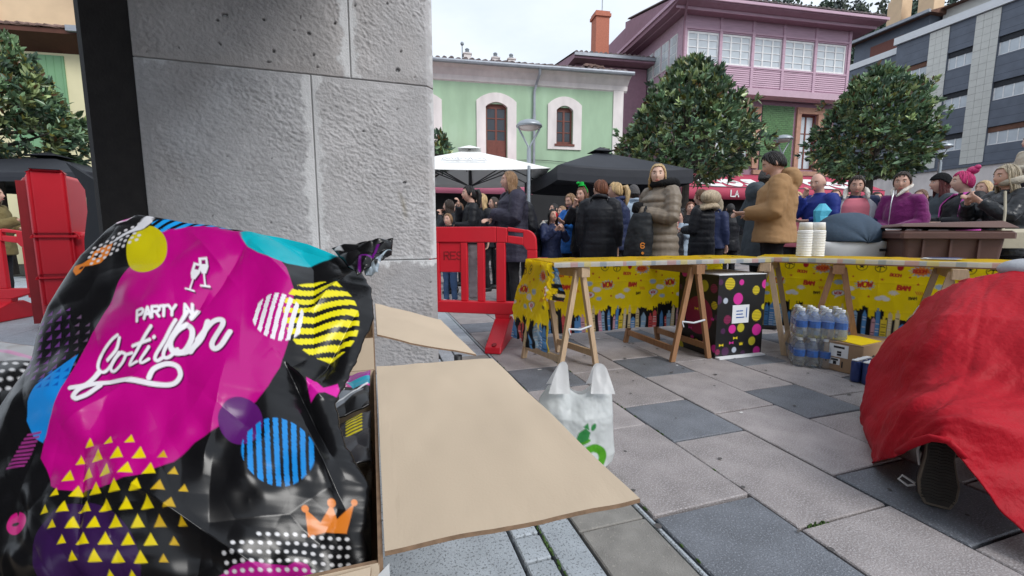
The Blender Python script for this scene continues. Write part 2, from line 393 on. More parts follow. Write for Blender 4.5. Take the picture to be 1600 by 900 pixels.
for k in range(-1, 34):                                    # plaza: strips of pink grey slabs with dark squares
    if k < 0: continue
    b0 = .86 + .4125 * k; a = (-.93 if k % 2 == 0 else -.09) if k < 6 else random.uniform(-1.6, -.1)
    while a < 15:
        for ln, m in ((.415, 'slab_dark'), (.62, 'slab_light'), (.615, 'slab_light')):
            if a + ln > -.4 and a < 15: lay(b0, b0 + .4125, a, a + ln, m)
            a += ln
for a0 in np.arange(-.4, 9, .9): lay(.835, .86, a0, a0 + .9, 'granite', name='kerb_strip')
for a0, a1 in ((-.1, 1.143), (1.143, 1.75), (1.75, 2.35), (2.35, 2.75), (2.75, 3.23), (3.23, 3.6), (3.6, 4.2), (4.2, 4.8), (4.8, 5.4), (5.4, 6), (6, 6.6), (6.6, 7.2)):
    lay(.592, .835, a0, a1, 'concrete' if a1 < 3.3 else 'granite')
for a0, a1 in ((-.1, .93), (.93, 1.6), (1.6, 2.3), (2.3, 3), (3, 3.7), (3.7, 4.4), (4.4, 5.1), (5.1, 5.8), (5.8, 6.5)): lay(.475, .59, a0, a1, 'granite')
a0 = .32
while a0 < 3:
    ln = random.uniform(.095, .115); lay(.382, .473, a0, a0 + ln, 'granite', name='sett') if a0 < 1.6 else lay(.382, .473, a0, a0 + ln * 2.2, 'granite'); a0 += ln if a0 < 1.6 else ln * 2.2
for k in range(24):
    b1 = .38 - .6 * k
    for j in range(14):
        a = -.4 + .9 * j + (.45 if k % 2 else 0)
        if k == 0 and 2.6 < a < 3.9: continue
        lay(b1 - .6, b1, a, a + .9, 'granite')
for m, b in far.items():
    o = b.build('far_slabs', M[m], pave); tag(o, kind='stuff')
mb = MB()
for i in range(60):                                        # moss in the joints
    bb = random.choice([.475, .475, .86, 1.2725]); a = random.uniform(.9, 1.3) if bb < .5 else random.uniform(.8, 3.2)
    c = Vector((bb + random.uniform(-.004, .004), a, -.002)); mb.ball(c, (.004, random.uniform(.006, .016), .004), 6, 4)
for i in range(34): mb.ball((1.33 + random.uniform(-.03, .06), .943 + random.uniform(-.007, .007), -.006 + random.uniform(-.003, .003)), (random.uniform(.002, .006), random.uniform(.002, .004), .004), 6, 4)
for i in range(50): mb.ball((.452 + random.uniform(-.012, .012), 2.94 + random.uniform(-.16, .05), .004), (.006, .008, .008), 6, 4)
tag(mb.build('moss', M['moss'], pave), kind='stuff')

mk('gum', (.09, .085, .085), .9); mk('litter', (.7, .7, .7), .8)
q = random.Random(4); mb = MB(); ml = MB()
for i in range(150):
    a, b_ = q.uniform(.6, 4.6), q.uniform(.6, 4.6); r_ = q.uniform(.005, .013); n_ = 7
    mb.add([(b_ + r_ * q.uniform(.7, 1.2) * cos(2 * pi * k / n_), a + r_ * q.uniform(.7, 1.2) * sin(2 * pi * k / n_), .0025) for k in range(n_)], [tuple(range(n_))])
for i in range(11):
    a, b_ = q.uniform(.9, 4.2), q.uniform(.9, 4.2); s_ = q.uniform(.006, .016); t_ = q.uniform(0, 6)
    ml.add([(b_ + s_ * cos(t_ + k) * (1 + .6 * (k % 2)), a + s_ * sin(t_ + k) * .7, .003 + .003 * q.random()) for k in (0, 1.4, 3.1, 4.6)], [(0, 1, 2, 3)])
tag(mb.build('gum_spots', M['gum'], pave), kind='stuff'); tag(ml.build('litter', M['litter'], pave), kind='stuff')

# ------------------------------------------------------------------ hill behind the roofs
xs = np.linspace(25, 190, 60); ys = np.linspace(70, 200, 40); XX, YY = np.meshgrid(xs, ys)
def hill_z(X, Y): return 70 * np.clip((Y - 60) / 75, 0, 1.25) * (.72 + .1 * vnoise(X, Y, .02, 3)) * np.clip((X - 30) / 45, .2, 1) * np.clip((X + Y * .1) / 60, .3, 1.15) + .3
hz_ = hill_z(XX, YY); hz_[0, :] = -1; hz_[:, 0] = -1
hill = tag(sheet('hill', np.stack([XX, YY, hz_], -1), M['hill_earth'], flip=True), kind='structure')
def leaves(name, C, Nrm, ln, wd, colr, m, parent=None, fold=.25):
    """many leaves in one mesh: centres, axes and colours as arrays"""
    n = len(C); A = Nrm / np.linalg.norm(Nrm, axis=1, keepdims=True)
    R = rng.normal(size=(n, 3)); B = np.cross(A, R); B /= np.linalg.norm(B, axis=1, keepdims=True); T = np.cross(A, B)
    ln = ln[:, None]; wd = wd[:, None]
    V = np.stack([C, C + A * ln * .3 + B * wd * .5 + T * wd * fold, C + A * ln * .7 + B * wd * .42 + T * wd * fold * .7, C + A * ln, C + A * ln * .7 - B * wd * .42 + T * wd * fold * .7, C + A * ln * .3 - B * wd * .5 + T * wd * fold], 1).reshape(-1, 3)
    k = np.arange(n)[:, None] * 6; F = np.concatenate([k + [0, 1, 2, 3], k + [0, 3, 4, 5]], 1).reshape(-1)
    me = bpy.data.meshes.new(name); me.vertices.add(n * 6); me.vertices.foreach_set('co', V.astype(np.float32).ravel())
    me.loops.add(len(F)); me.loops.foreach_set('vertex_index', F.astype(np.int32)); me.polygons.add(n * 2); me.polygons.foreach_set('loop_start', np.arange(0, n * 8, 4, dtype=np.int32)); me.update()
    at = me.color_attributes.new('Col', 'FLOAT_COLOR', 'POINT'); at.data.foreach_set('color', np.repeat(np.concatenate([colr, np.ones((n, 1))], 1), 6, 0).astype(np.float32).ravel())
    return link(name, me, m, parent)
hc = []; hcol = []
for i in range(420):
    x = random.uniform(45, 150); y = random.uniform(85, 165); z = float(hill_z(np.array([x]), np.array([y]))[0]); r = random.uniform(2, 3.6); base = np.array([(.075, .105, .075), (.06, .095, .07), (.10, .12, .085), (.085, .10, .095)][i % 4])
    p = rng.normal(size=(90, 3)); p /= np.linalg.norm(p, axis=1, keepdims=True); p *= rng.random((90, 1)) ** .4; p = p * [r * .7, r * .7, r * 1.3] + [x, y, z + r]
    hc.append(p); hcol.append(base * rng.uniform(.6, 1.4, (90, 1)))
hc = np.concatenate(hc); hcol = np.concatenate(hcol)
tag(leaves('forest', hc, rng.normal(size=hc.shape) + [0, 0, .3], rng.uniform(.9, 1.7, len(hc)), rng.uniform(.6, 1.1, len(hc)), hcol, M['hill_leaf']), kind='stuff')

# ------------------------------------------------------------------ arcade: stone pillar and the ceiling it carries
pil = empty('stone_pillar', ab(2.983, 0), AB_ROT, 'rough hewn grey stone pillar of big blocks rising behind the party bag', 'pillar')
def stone_block(x0, x1, z0, z1, seed, diag, tone, chamfer, smear):
    g = .004; nx = max(int((x1 - x0) / .0058), 8); nz = max(int((z1 - z0) / .0058), 8)
    x = np.linspace(x0 + g, x1 - g, nx); z = np.linspace(z0 + g, z1 - g, nz); X, Zz = np.meshgrid(x, z)
    wx = vnoise(X, Zz, 4, seed + 9) * .03
    u = (X + wx) * cos(diag) + Zz * sin(diag); v = -(X + wx) * sin(diag) + Zz * cos(diag)
    h = .5 * vnoise(u * .8, v * 2.2, 46, seed, 3) + .8 * vnoise(u * .8, v * 1.9, 88, seed + 40, 2); rough = np.clip(.65 + .5 * vnoise(X, Zz, 3, seed + 4), .1, 1)
    ed = np.minimum(X - x0, x1 - X); ez = np.minimum(Zz - z0, z1 - Zz); e = np.minimum(ed, ez)
    flat = np.clip((e - .018 - .012 * vnoise(X, Zz, 14, seed + 2)) / .03, 0, 1)
    sm = np.zeros_like(X)
    for side, wd in smear:                                  # mortar smeared beside a joint
        dd = {'r': x1 - X, 'l': X - x0, 't': z1 - Zz, 'b': Zz - z0}[side]
        sm = np.maximum(sm, np.clip((wd + .02 * vnoise(X, Zz, 9, seed + 7) + .016 * vnoise(X, Zz, 40, seed + 8, 2) - dd) / .015, 0, 1))
    Yd = -.0062 * h * rough * flat * (1 - .8 * sm) - .004 * flat + .0015 * sm * -1
    pit = np.clip((vnoise(X, Zz, 26, seed + 5, 2) - (1.0 if diag < -.55 else 1.2)) * 9, 0, 1) * flat * (1 - sm); Yd += pit * .016
    if chamfer: q = np.clip(X - (x1 - .05), 0, 1); Yd = Yd * (1 - np.clip(q * 60, 0, .8)) + q * 1.1
    tn = np.array(tone) * (1 + .10 * vnoise(X, Zz, 2.2, seed + 1)[..., None] + .10 * np.clip(h, -1, 1)[..., None])
    warm = np.clip(vnoise(X, Zz, 1.7, seed + 6) - .25, 0, .6)[..., None]; tn = tn * (1 - .35 * warm) + np.array((.36, .29, .24)) * .35 * warm
    col = tn * (1 - .8 * pit[..., None]) * (1 - sm[..., None]) + np.array((.60, .60, .605)) * sm[..., None]
    if seed == 23:
        st = np.clip(1 - np.abs((X - .20) - .25 * (Zz - 1.15) * -1 - .015 * vnoise(X, Zz, 9, 77)) / .022, 0, 1) * np.clip(1 - np.abs(Zz - 1.12) / .12, 0, 1); col = col * (1 - .6 * st[..., None]) + np.array((.21, .17, .09)) * .6 * st[..., None]
    P = np.stack([X, Yd, Zz], -1)
    P = np.pad(P, ((1, 1), (1, 1), (0, 0)), 'edge'); P[0, :, 1] = P[-1, :, 1] = .06; P[:, 0, 1] = .06; P[:, -1, 1] = .06 if not chamfer else .3
    return sheet('stone_block', P, M['stone'], pil, np.pad(col, ((1, 1), (1, 1), (0, 0)), 'edge'))
G1, G2, G3 = (.44, .43, .435), (.46, .455, .465), (.43, .41, .405)
stone_block(-1.185, -.52, 0, .765, 11, -.5, G2, False, ()); stone_block(-.52, .435, 0, .765, 12, -.4, (.33, .32, .325), True, (('t', .035),))
stone_block(-1.185, -.306, .765, 1.885, 22, -.5, G2, False, (('r', .06), ('t', .012))); stone_block(-.306, .435, .765, 1.885, 23, -.45, G1, True, (('l', .045), ('b', .02), ('r', .03)))
stone_block(-1.185, -.078, 1.885, 2.95, 31, -.75, G3, False, (('r', .05),)); stone_block(-.078, .435, 1.885, 2.95, 32, -.7, G1, True, (('l', .04), ('r', .02)))
mb = MB(); mb.bbox(-1.178, .375, .012, 1.15, 0, 2.94); mb.build('mortar_core', M['stone_mortar'], pil)
mb = MB(); mb.prism([(-1.187, .02), (-1.187, .6), (-1.40, .6), (-1.47, .12), (-1.43, .075)][::-1], 0, 2.95, 'xy'); mb.build('shade_face', M['shade_toned_stone'], pil)  # left face of the pillar, its shade painted as a near-black colour
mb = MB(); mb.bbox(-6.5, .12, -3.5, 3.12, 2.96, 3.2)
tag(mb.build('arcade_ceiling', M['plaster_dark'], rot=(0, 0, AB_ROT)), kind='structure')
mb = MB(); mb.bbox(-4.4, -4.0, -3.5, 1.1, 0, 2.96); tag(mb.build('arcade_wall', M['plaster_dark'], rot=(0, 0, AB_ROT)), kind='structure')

# ------------------------------------------------------------------ buildings
def wall_open(mb, x0, x1, z0, z1, ops, depth=.22, y=0.0, mi=None):
    xs = sorted({x0, x1, *[o[0] for o in ops], *[o[1] for o in ops]}); zs = sorted({z0, z1, *[o[2] for o in ops], *[o[3] for o in ops]})
    for xa, xb in zip(xs, xs[1:]):
        for za, zb in zip(zs, zs[1:]):
            cx, cz = (xa + xb) / 2, (za + zb) / 2
            if any(o[0] < cx < o[1] and o[2] < cz < o[3] for o in ops): continue
            mb.add([(xa, y, za), (xb, y, za), (xb, y, zb), (xa, y, zb)], [(0, 1, 2, 3)], mi)
    for a, b, c, d in ops:
        for q in ([(a, c), (b, c)], [(b, c), (b, d)], [(b, d), (a, d)], [(a, d), (a, c)]):
            (xa, za), (xb, zb) = q; mb.add([(xa, y, za), (xa, y + depth, za), (xb, y + depth, zb), (xb, y, zb)], [(0, 1, 2, 3)], mi)
def window(par, x0, x1, z0, z1, y, fm, gm, nx=2, nz=2, fw=.07, arch=0., curtain=False, name='window'):
    b = MB(); dp = .06
    for xa in np.linspace(x0, x1, nx + 1):
        xa = min(max(xa, x0 + fw / 2), x1 - fw / 2); ww = fw if xa in (x0 + fw / 2, x1 - fw / 2) else fw * .85
        b.bbox(xa - ww / 2, xa + ww / 2, y, y + dp, z0, z1 + arch)
    for i, za in enumerate(np.linspace(z0, z1, nz + 1)):
        ed = i in (0, nz); za = min(max(za, z0 + fw / 2), z1 - fw / 2) if ed else za; ww = fw if ed else fw * .4
        b.bbox(x0, x1, y + .004, y + dp - .004, za - ww / 2, za + ww / 2)
    if arch: b.bbox(x0, x1, y + .003, y + dp - .003, z1 - .02, z1 + arch * .9)
    f = b.build(name, fm, par); g = MB(); g.bbox(x0 + .02, x1 - .02, y + .025, y + .04, z0 + .02, z1 - .01); g.build('pane', gm, f)
    if curtain:
        nx_ = max(int((x1 - x0) * 30), 8); xx = np.linspace(x0, x1, nx_); yy = y + .13 + .03 * np.sin(xx * 38); P = np.stack([np.stack([xx, yy, np.full(nx_, z)], -1) for z in (z0, z1)]); sheet('curtain', P, M['curtain'], f, flip=True)
    return f
def tiles(par, x0, x1, y0, z0, run, slope, m, sp=.24, name='roof_tiles'):
    b = MB(); n = int((x1 - x0) / sp)
    for i in range(n):
        x = x0 + sp * (i + .5) + random.uniform(-.01, .01); r = sp * .36; z = z0 + random.uniform(-.012, .012); V = []; F = []
        for k in range(2):
            for j in range(6):
                a = pi * j / 5; V.append((x + r * cos(a), y0 + run * k + random.uniform(-.02, .02), z + run * k * slope + r * sin(a) * .9))
        for j in range(5): F.append((j, j + 1, j + 7, j + 6))
        F.append((0, 5, 4, 3, 2, 1)); b.add(V, F)
    b.add([(x0, y0 + .02, z0 - .01), (x1, y0 + .02, z0 - .01), (x1, y0 + run, z0 - .01 + run * slope), (x0, y0 + run, z0 - .01 + run * slope)], [(0, 1, 2, 3)])
    return tag(b.build(name, m, par), kind='stuff')
def arch_poly(x0, x1, z0, z1, rise, n=10):
    return [(x0, z0), (x1, z0)] + [(x1 + (x0 - x1) * k / n, z1 - rise + rise * sin(pi * k / n) ** .8 * 1.0) for k in range(n + 1)]

RB = radians(11)
gb = empty('green_house', (-2.855, 16.3, 0), RB, 'pale green plastered house with cream arched window surrounds behind the white parasol', 'house')
ops = [(1.93, 2.71, 3.5, 5.72), (4.62, 5.27, 4.38, 5.73), (-1.0, -.2, 3.5, 5.7)]
mb = MB(); wall_open(mb, -4, 6.93, 3.1, 6.46, ops); mb.bbox(-4, 6.93, .3, 8, 3.1, 6.4) if False else None
mb.add([(-4, .6, 0), (7.3, .6, 0), (7.3, .6, 6.5), (-4, .6, 6.5)], [(0, 1, 2, 3)]); mb.add([(7.3, 0, 0), (7.3, 8, 0), (7.3, 8, 6.9), (7.3, 0, 6.9)], [(0, 1, 2, 3)])
mb.build('wall', M['green_plaster'], gb)
mb = MB(); mb.bbox(6.9, 7.31, -.04, .3, 0, 6.5); mb.build('corner_pilaster', M['cream'], gb)
mb = MB(); mb.prism([(.02, 6.40), (-.05, 6.46), (-.08, 6.62), (-.25, 6.80), (-.42, 6.88), (-.42, 6.94), (.02, 6.94)], -4, 7.45, 'yz'); mb.build('cornice', M['cream'], gb)
mb = MB(); mb.tube([(-4, -.5, 6.93), (1.8, -.5, 6.935), (7.5, -.5, 6.95)], .075, 8); mb.build('gutter', M['zinc'], gb)
mb = MB(); mb.tube([(3.85, -.5, 6.9), (3.85, -.42, 6.72), (3.80, -.12, 6.45), (3.74, -.08, 6.2), (3.74, -.08, 3.0)], .05, 8); mb.tube([(3.74, -.08, 5.4), (3.74, -.08, 5.2)], .062, 8); mb.build('downpipe', M['zinc'], gb)
mb = MB()
for (x0, x1, z0, z1) in ((1.58, 3.07, 3.3, 6.11), (4.28, 5.62, 4.18, 6.12), (-1.4, .33, 3.3, 6.05)):
    o = arch_poly(x0, x1, z0, z1, .3); xi0, xi1 = x0 + .34, x1 - .34; zb = z0 if z0 < 4 else z0 + .2; i = arch_poly(xi0, xi1, zb, z1 - .33, .17)
    n = len(o)
    for y in (-.05, .14): mb.add([(p[0], y, p[1]) for p in o] + [(p[0], y, p[1]) for p in i], [(k, (k + 1) % n, (k + 1) % n + n, k + n) for k in range(n) if not (k == 0 and z0 < 4)])
    for P in (o, i): mb.add([(p[0], -.05, p[1]) for p in P] + [(p[0], .14, p[1]) for p in P], [(k, (k + 1) % n, (k + 1) % n + n, k + n) for k in range(n)])
mb.build('window_surround', M['cream'], gb)
window(gb, 1.9, 2.74, 4.35, 5.66, .10, M['brown_wood'], M['glass_dark'], 2, 3, .09, .14); window(gb, 4.6, 5.29, 4.4, 5.68, .10, M['brown_wood'], M['glass_dark'], 2, 3, .09, .14); window(gb, -1.05, -.1, 4.2, 5.6, .10, M['brown_wood'], M['glass_dark'], 2, 3, .09)
mb = MB(); mb.bbox(1.93, 2.71, .1, .16, 3.4, 4.36); mb.bbox(1.98, 2.28, .085, .1, 3.5, 4.2); mb.bbox(2.36, 2.66, .085, .1, 3.5, 4.2); mb.build('door_panel', M['brown_wood'], gb)
mb = MB(); mb.bbox(4.55, 5.34, -.08, .1, 4.30, 4.38); mb.build('window_sill', M['brown_wood'], gb)
tiles(gb, -4, 7.5, -.5, 7.0, 3.5, .33, M['terracotta_grey'])
mb = MB()
for i in range(30): mb.box((5.6 + .07 * i, -.2 + .02 * i, 7.12 + random.uniform(0, .1)), (.16, .5, .06), Matrix.Rotation(random.uniform(-.3, .3), 3, 'Y'))
mb.build('ridge_tiles', M['terracotta'], gb)
for x, hh, pot in ((1.31, .42, True), (2.36, .28, False), (2.96, .28, False), (-.6, .4, False)):
    mb = MB(); mb.bbox(x - .13, x + .13, .3, .6, 7.1, 7.3 + hh * .5); mb.bbox(x - .16, x + .16, .27, .63, 7.3 + hh * .5, 7.34 + hh * .5); c = mb.build('chimney', M['cream'], gb)
    mb = MB(); mb.lathe([(.07, 0), (.09, .08), (.06, .1), (.085, .16), (.05, .2)], (x, .45, 7.34 + hh * .5), 8)
    if pot: mb.tube([(x - .18, .45, 7.2), (x - .18, .45, 7.85)], .02, 6); mb.ball((x - .18, .45, 7.9), .07, 8, 5)
    mb.build('chimney_pot', M['metal_grey'], c)
mb = MB(); mb.bbox(-4, 7.2, .3, .5, 0, 2.6); mb.build('shop_front', M['shop_dark'], gb)
mb = MB(); mb.prism([(.1, 3.25), (-.02, 3.25), (-.02, 3.12), (.1, 3.1)], -4, 6.9, 'yz'); mb.build('plinth_band', M['cream'], gb)
mb = MB()
xx = np.linspace(3.1, 7.0, 14); mb.tube([(x, -.06, 3.72 + .03 * sin(x * 2)) for x in xx], .012, 5); mb.build('cable', M['dark_pole'], gb)
def awning(name, par_loc, rz, x0, x1, zt, zb, out, val, m, m2, label):
    a = empty(name, par_loc, rz, label, 'awning')
    n = 20; xs = np.linspace(x0, x1, n * 2 + 1); P = np.stack([np.stack([xs, np.full_like(xs, -out * t), zt + (zb - zt) * t + .015 * np.sin(xs * 9) * t], -1) for t in np.linspace(0, 1, 6)])
    o = sheet('canopy', P, m, a); o.modifiers.new('t', 'SOLIDIFY').thickness = .01
    P = np.stack([np.stack([xs, np.full_like(xs, -out - .005) - .01 * t * np.sin(xs * 7), zb - val * t + .0 * xs], -1) for t in np.linspace(0, 1, 3)])
    o = sheet('valance', P, m2, a); o.modifiers.new('t', 'SOLIDIFY').thickness = .01
    b = MB(); b.tube([(x0, -out, zb), (x1, -out, zb)], .02, 6)
    for x in (x0 + .05, x1 - .05): b.tube([(x, 0, zb + .05), (x, -out, zb)], .018, 6)
    b.build('frame', M['dark_pole'], a); return a
awning('shop_awning', (-2.855, 16.3, 0), RB, -3.6, 3.4, 3.0, 2.9, 1.3, .56, M['awning_pink'], M['awning_pink'], 'plain pink awning with a deep valance under the white parasol')

lh = empty('panelled_house', (-2.855, 16.3, 0), RB, 'cream house with green wall panels and brown eaves behind the leftmost tree', 'house')
mb = MB(); mb.bbox(-17, -9.2, .1, 8, 0, 6.9); mb.build('wall', M['cream_yellow'], lh)
mb = MB()
for x0, x1 in ((-16.4, -15.2), (-14.6, -13.3), (-12.75, -11.22), (-10.62, -9.5)): mb.bbox(x0, x1, .06, .12, 3.62, 6.42)
for x0, x1 in ((-12.75, -11.22), (-10.62, -9.5)): pass
mb.build('green_panel', M['green_panel'], lh)
mb = MB()
for x in np.arange(-16.3, -9.5, .2):
    if any(a < x < b for a, b in ((-16.4, -15.2), (-14.6, -13.3), (-12.75, -11.22), (-10.62, -9.5))): mb.bbox(x, x + .02, .045, .07, 3.64, 6.40)
mb.build('panel_rib', M['green_panel'], lh)
mb = MB(); mb.prism([(.1, 6.5), (-.3, 6.72), (-.55, 6.85), (-.55, 6.98), (.1, 7.0)], -17, -9.2, 'yz'); mb.build('soffit', M['brown_soffit'], lh)
mb = MB(); mb.bbox(-10.6, -9.2, -.68, -.55, 6.9, 7.06); mb.build('gutter', M['zinc'], lh)
tiles(lh, -17, -9.2, -.6, 7.0, 1.2, .3, M['terracotta'])
mb = MB(); mb.prism([(-17, 7), (-9.2, 7), (-9.2, 7.9), (-11.5, 9.6), (-17, 9.6)], 1.2, 7); mb.build('upper_wall', M['peach'], lh)
mb = MB(); mb.prism([(-9.0, 7.75), (-9.0, 7.95), (-11.4, 9.75), (-11.6, 9.6)], .6, 7.2); mb.build('upper_roof', M['zinc'], lh)
mb = MB(); mb.bbox(-11.35, -11.25, 1.1, 1.2, 7.2, 9.0); mb.bbox(-14.3, -13.6, 1.1, 1.2, 7.6, 9); mb.build('shutter', M['pink_pale'], lh)

pb = empty('pink_gallery_house', (8.411, 21.5, 0), RB, 'house with a long pink timber gallery of white windows above green tiles', 'house')
WX = [(-.27, 1.40), (1.5, 3.12), (3.25, 4.84), (4.94, 6.66), (6.76, 8.53)]
mb = MB(); wall_open(mb, -.45, 8.75, 7.95, 11.1, [(a, b, 8.96, 10.36) for a, b in WX], .12)
wall_open(mb, -10, -.45, 7.95, 11.1, [], .1, 9.4)
mb.add([(-.45, 0, 7.95), (-.45, 9.4, 7.95), (-.45, 9.4, 11.4), (-.45, 0, 11.1)], [(3, 2, 1, 0)]); mb.add([(8.75, 0, 7.95), (8.75, 9.4, 7.95), (8.75, 9.4, 11.1), (8.75, 0, 11.1)], [(0, 1, 2, 3)])
mb.add([(-.45, 0, 7.95), (8.75, 0, 7.95), (8.75, 9.4, 7.95), (-.45, 9.4, 7.95)], [(3, 2, 1, 0)])
mb.build('gallery_wall', M['pink_wood'], pb)
for a, b in WX: window(pb, a, b, 8.97, 10.34, .03, M['white_frame'], M['glass_light'], 4 if b - a > 3 else 3, 4, .09)
for i in range(4):
    y0 = .5 + i * .75
    b = MB(); b.bbox(-.50, -.44, y0, y0 + .62, 9.1, 10.4); f = b.build('window', M['white_frame'], pb); b = MB()
    for u in range(2):
        for v in range(3): b.bbox(-.515, -.505, y0 + .05 + .28 * u, y0 + .29 + .28 * u, 9.16 + .41 * v, 9.52 + .41 * v)
    b.build('pane', M['glass_light'], f)
mb = MB()
for k in range(9): mb.prism([(0, 8.06 + .095 * k), (-.035, 8.06 + .095 * k), (-.01, 8.145 + .095 * k), (0, 8.145 + .095 * k)], -.4, 8.7, 'yz')
tag(mb.build('siding', M['pink_wood'], pb), kind='stuff')
mb = MB()
for x in [-.42] + [(WX[i][1] + WX[i + 1][0]) / 2 for i in range(4)] + [8.68]: mb.bbox(x - .07, x + .07, -.06, .02, 7.95, 11.05)
mb.bbox(-.45, 8.75, -.055, 0, 8.88, 8.95); mb.bbox(-.45, 8.75, -.05, 0, 10.42, 10.50); mb.build('gallery_post', M['pink_wood'], pb)
mb = MB(); mb.prism([(.3, 7.6), (-.12, 7.66), (-.15, 7.95), (.3, 7.95)], -.5, 8.8, 'yz'); mb.build('gallery_ledge', M['pink_pale'], pb)
mb = MB(); mb.prism([(.05, 11.0), (-.5, 11.08), (-.95, 11.15), (-.95, 11.3), (4.5, 12.6), (4.5, 11.0)], -1.3, 9.7, 'yz'); mb.bbox(-1.3, 9.7, 4.5, 9.6, 11.05, 12.3); mb.build('eave', M['pink_dark'], pb)
mb = MB(); mb.bbox(-1.36, 9.76, -1.03, -.95, 11.2, 11.32); mb.bbox(-1.38, -1.3, -1.0, 9.6, 11.2, 11.34); mb.bbox(-1.2, 9.6, -.55, -.5, 10.98, 11.1); mb.bbox(-.95, -.9, -.4, 9.4, 10.98, 11.1); mb.build('fascia', M['pink_wood'], pb)
tiles(pb, -1.35, 9.75, -1.0, 11.38, 5.2, .24, M['terracotta_grey'], .26)
mb = MB(); mb.tube([(-.9, -.9, 11.2), (-.52, -.1, 10.7), (-.52, -.08, 8)], .05, 6); mb.build('downpipe', M['pink_dark'], pb)
lo = [(-.3, 1.0, 0, 2.3), (1.6, 2.9, 4.3, 7.0), (2.9, 3.9, 4.3, 7.0), (6.45, 7.7, 4.3, 7.1)]
mb = MB(); wall_open(mb, -.4, 8.7, 0, 7.65, lo[1:], .25, .55); mb.add([(-.4, .55, 0), (-.4, 9.4, 0), (-.4, 9.4, 7.9), (-.4, .55, 7.9)], [(3, 2, 1, 0)]); mb.build('wall', M['pink_dark'], pb)
mb = MB()
for x0, x1 in ((4.40, 6.25), (7.95, 8.6), (-.38, 1.35)):
    for r_ in range(34):
        z = 4.2 + r_ * .095
        for c_ in range(int((x1 - x0) / .23) + 1):
            xa = x0 + .23 * c_ - (.115 if r_ % 2 else 0); xb = min(xa + .22, x1); xa = max(xa, x0)
            if xb > xa + .02: mb.bbox(xa, xb, .50 + random.uniform(0, .012), .56, z, z + .085)
tag(mb.build('wall_tiles', M['tile_green'], pb), kind='stuff')
mb = MB()
for x0, x1, z0, z1 in lo[1:]:
    if x0 == 1.6: x0, x1 = 1.6, 3.95
    if x0 == 2.9: continue
    mb.bbox(x0 - .05, x0 + .2, .45, .6, z0, z1); mb.bbox(x1 - .02, x1 + .32, .45, .6, z0, z1); mb.bbox(x0 - .05, x1 + .32, .44, .6, z1, z1 + .3)
mb.bbox(4, 8.7, .42, .6, 4.0, 4.22); mb.build('brown_surround', M['brown_frame'], pb)
window(pb, 1.8, 3.85, 4.3, 7.0, .7, M['brown_wood'], M['glass_light'], 3, 3, .1); window(pb, 6.65, 7.68, 4.3, 7.1, .7, M['brown_wood'], M['glass_light'], 2, 3, .1)
# left wing with the brick chimney
wg = MB(); wg.bbox(-4.6, -.6, 3.2, 9, 0, 9.7); wg.build('wing_wall', M['pink_dark'], pb)
mb = MB(); mb.bbox(-4.9, -.5, 2.5, 9.3, 9.75, 9.95); mb.prism([(2.5, 9.95), (9.3, 9.95), (9.3, 11.2)][::1], -4.9, -.5, 'yz'); mb.build('wing_eave', M['pink_dark'], pb)
tiles(pb, -4.95, -.5, 2.4, 10.0, 5, .18, M['terracotta_grey'], .26)
mb = MB(); mb.bbox(-4.9, -.5, 2.4, 2.5, 9.85, 10.0); mb.build('wing_gutter', M['zinc'], pb)
mb = MB(); mb.bbox(-4.55, -3.9, 3.1, 3.2, 3.5, 9.5); mb.build('green_tile_strip', M['tile_green'], pb)
mb = MB(); mb.bbox(-3.36, -2.62, 3.6, 4.3, 10.0, 12.35); mb.bbox(-3.43, -2.55, 3.53, 4.37, 12.35, 12.5); mb.bbox(-3.38, -2.6, 3.58, 4.32, 12.5, 12.62); ch = mb.build('brick_chimney', M['brick_red'], pb)
for r_ in range(24):
    pass
mb = MB(); mb.tube([(-2.9, 3.95, 12.5), (-2.9, 3.95, 14.9)], .03, 6); mb.tube([(-4.4, 3.9, 14.05), (-2.8, 4, 14.05)], .02, 5)
for i in range(9): mb.tube([(-4.35 + i * .15, 3.6, 14.05), (-4.35 + i * .15, 4.25, 14.05)], .014, 4)
for i in range(5): mb.tube([(-3.2 + .06 * i, 3.7, 13.75 + .07 * i), (-3.2 + .06 * i, 4.3, 13.75 + .07 * i)], .012, 4)
mb.build('aerial', M['metal_grey'], pb)
aw = awning('cafe_awning', (8.411, 21.5, 0), RB, -1.4, 9.4, 3.9, 3.05, 1.9, .55, M['awning_red'], M['awning_red'], 'dark red cafe awning with big white lettering below the pink gallery house')
fa = lambda x, y, t: (x, -1.9 * y / 1.0, 3.9 - .85 * y + .02 + t)
cur = []
for x in (-.2, 5.6):
    cur += [spline([(x + 1.1, .62), (x + .9, .42), (x + .3, .42), (x, .66), (x + .25, .86), (x + .9, .9)], 5), spline([(x + 1.9, .6), (x + 1.5, .55), (x + 1.3, .75), (x + 1.7, .88), (x + 2.05, .72), (x + 1.9, .6)], 5), spline([(x + 3.0, .52), (x + 2.5, .55), (x + 2.6, .7), (x + 3.0, .78), (x + 2.8, .92), (x + 2.3, .9)], 5)]
ink('lettering', cur, .2, M['white_ink'], aw, fa)
ink('valance_lettering', strokes('LA', 1.02, 0, .26), .06, M['white_ink'], aw, lambda x, y, t: (x, -1.925 - t, 2.9 - y))
mb = MB(); mb.bbox(-1.4, 9.4, .1, .3, 0, 2.9); mb.build('shop_front', M['shop_dark'], pb)
mb = MB(); mb.bbox(.2, .55, -.02, .1, .9, 2.3); mb.bbox(-.5, -.4, -.02, .1, .9, 2.4); mb.build('shop_light', M['shop_warm'], pb)

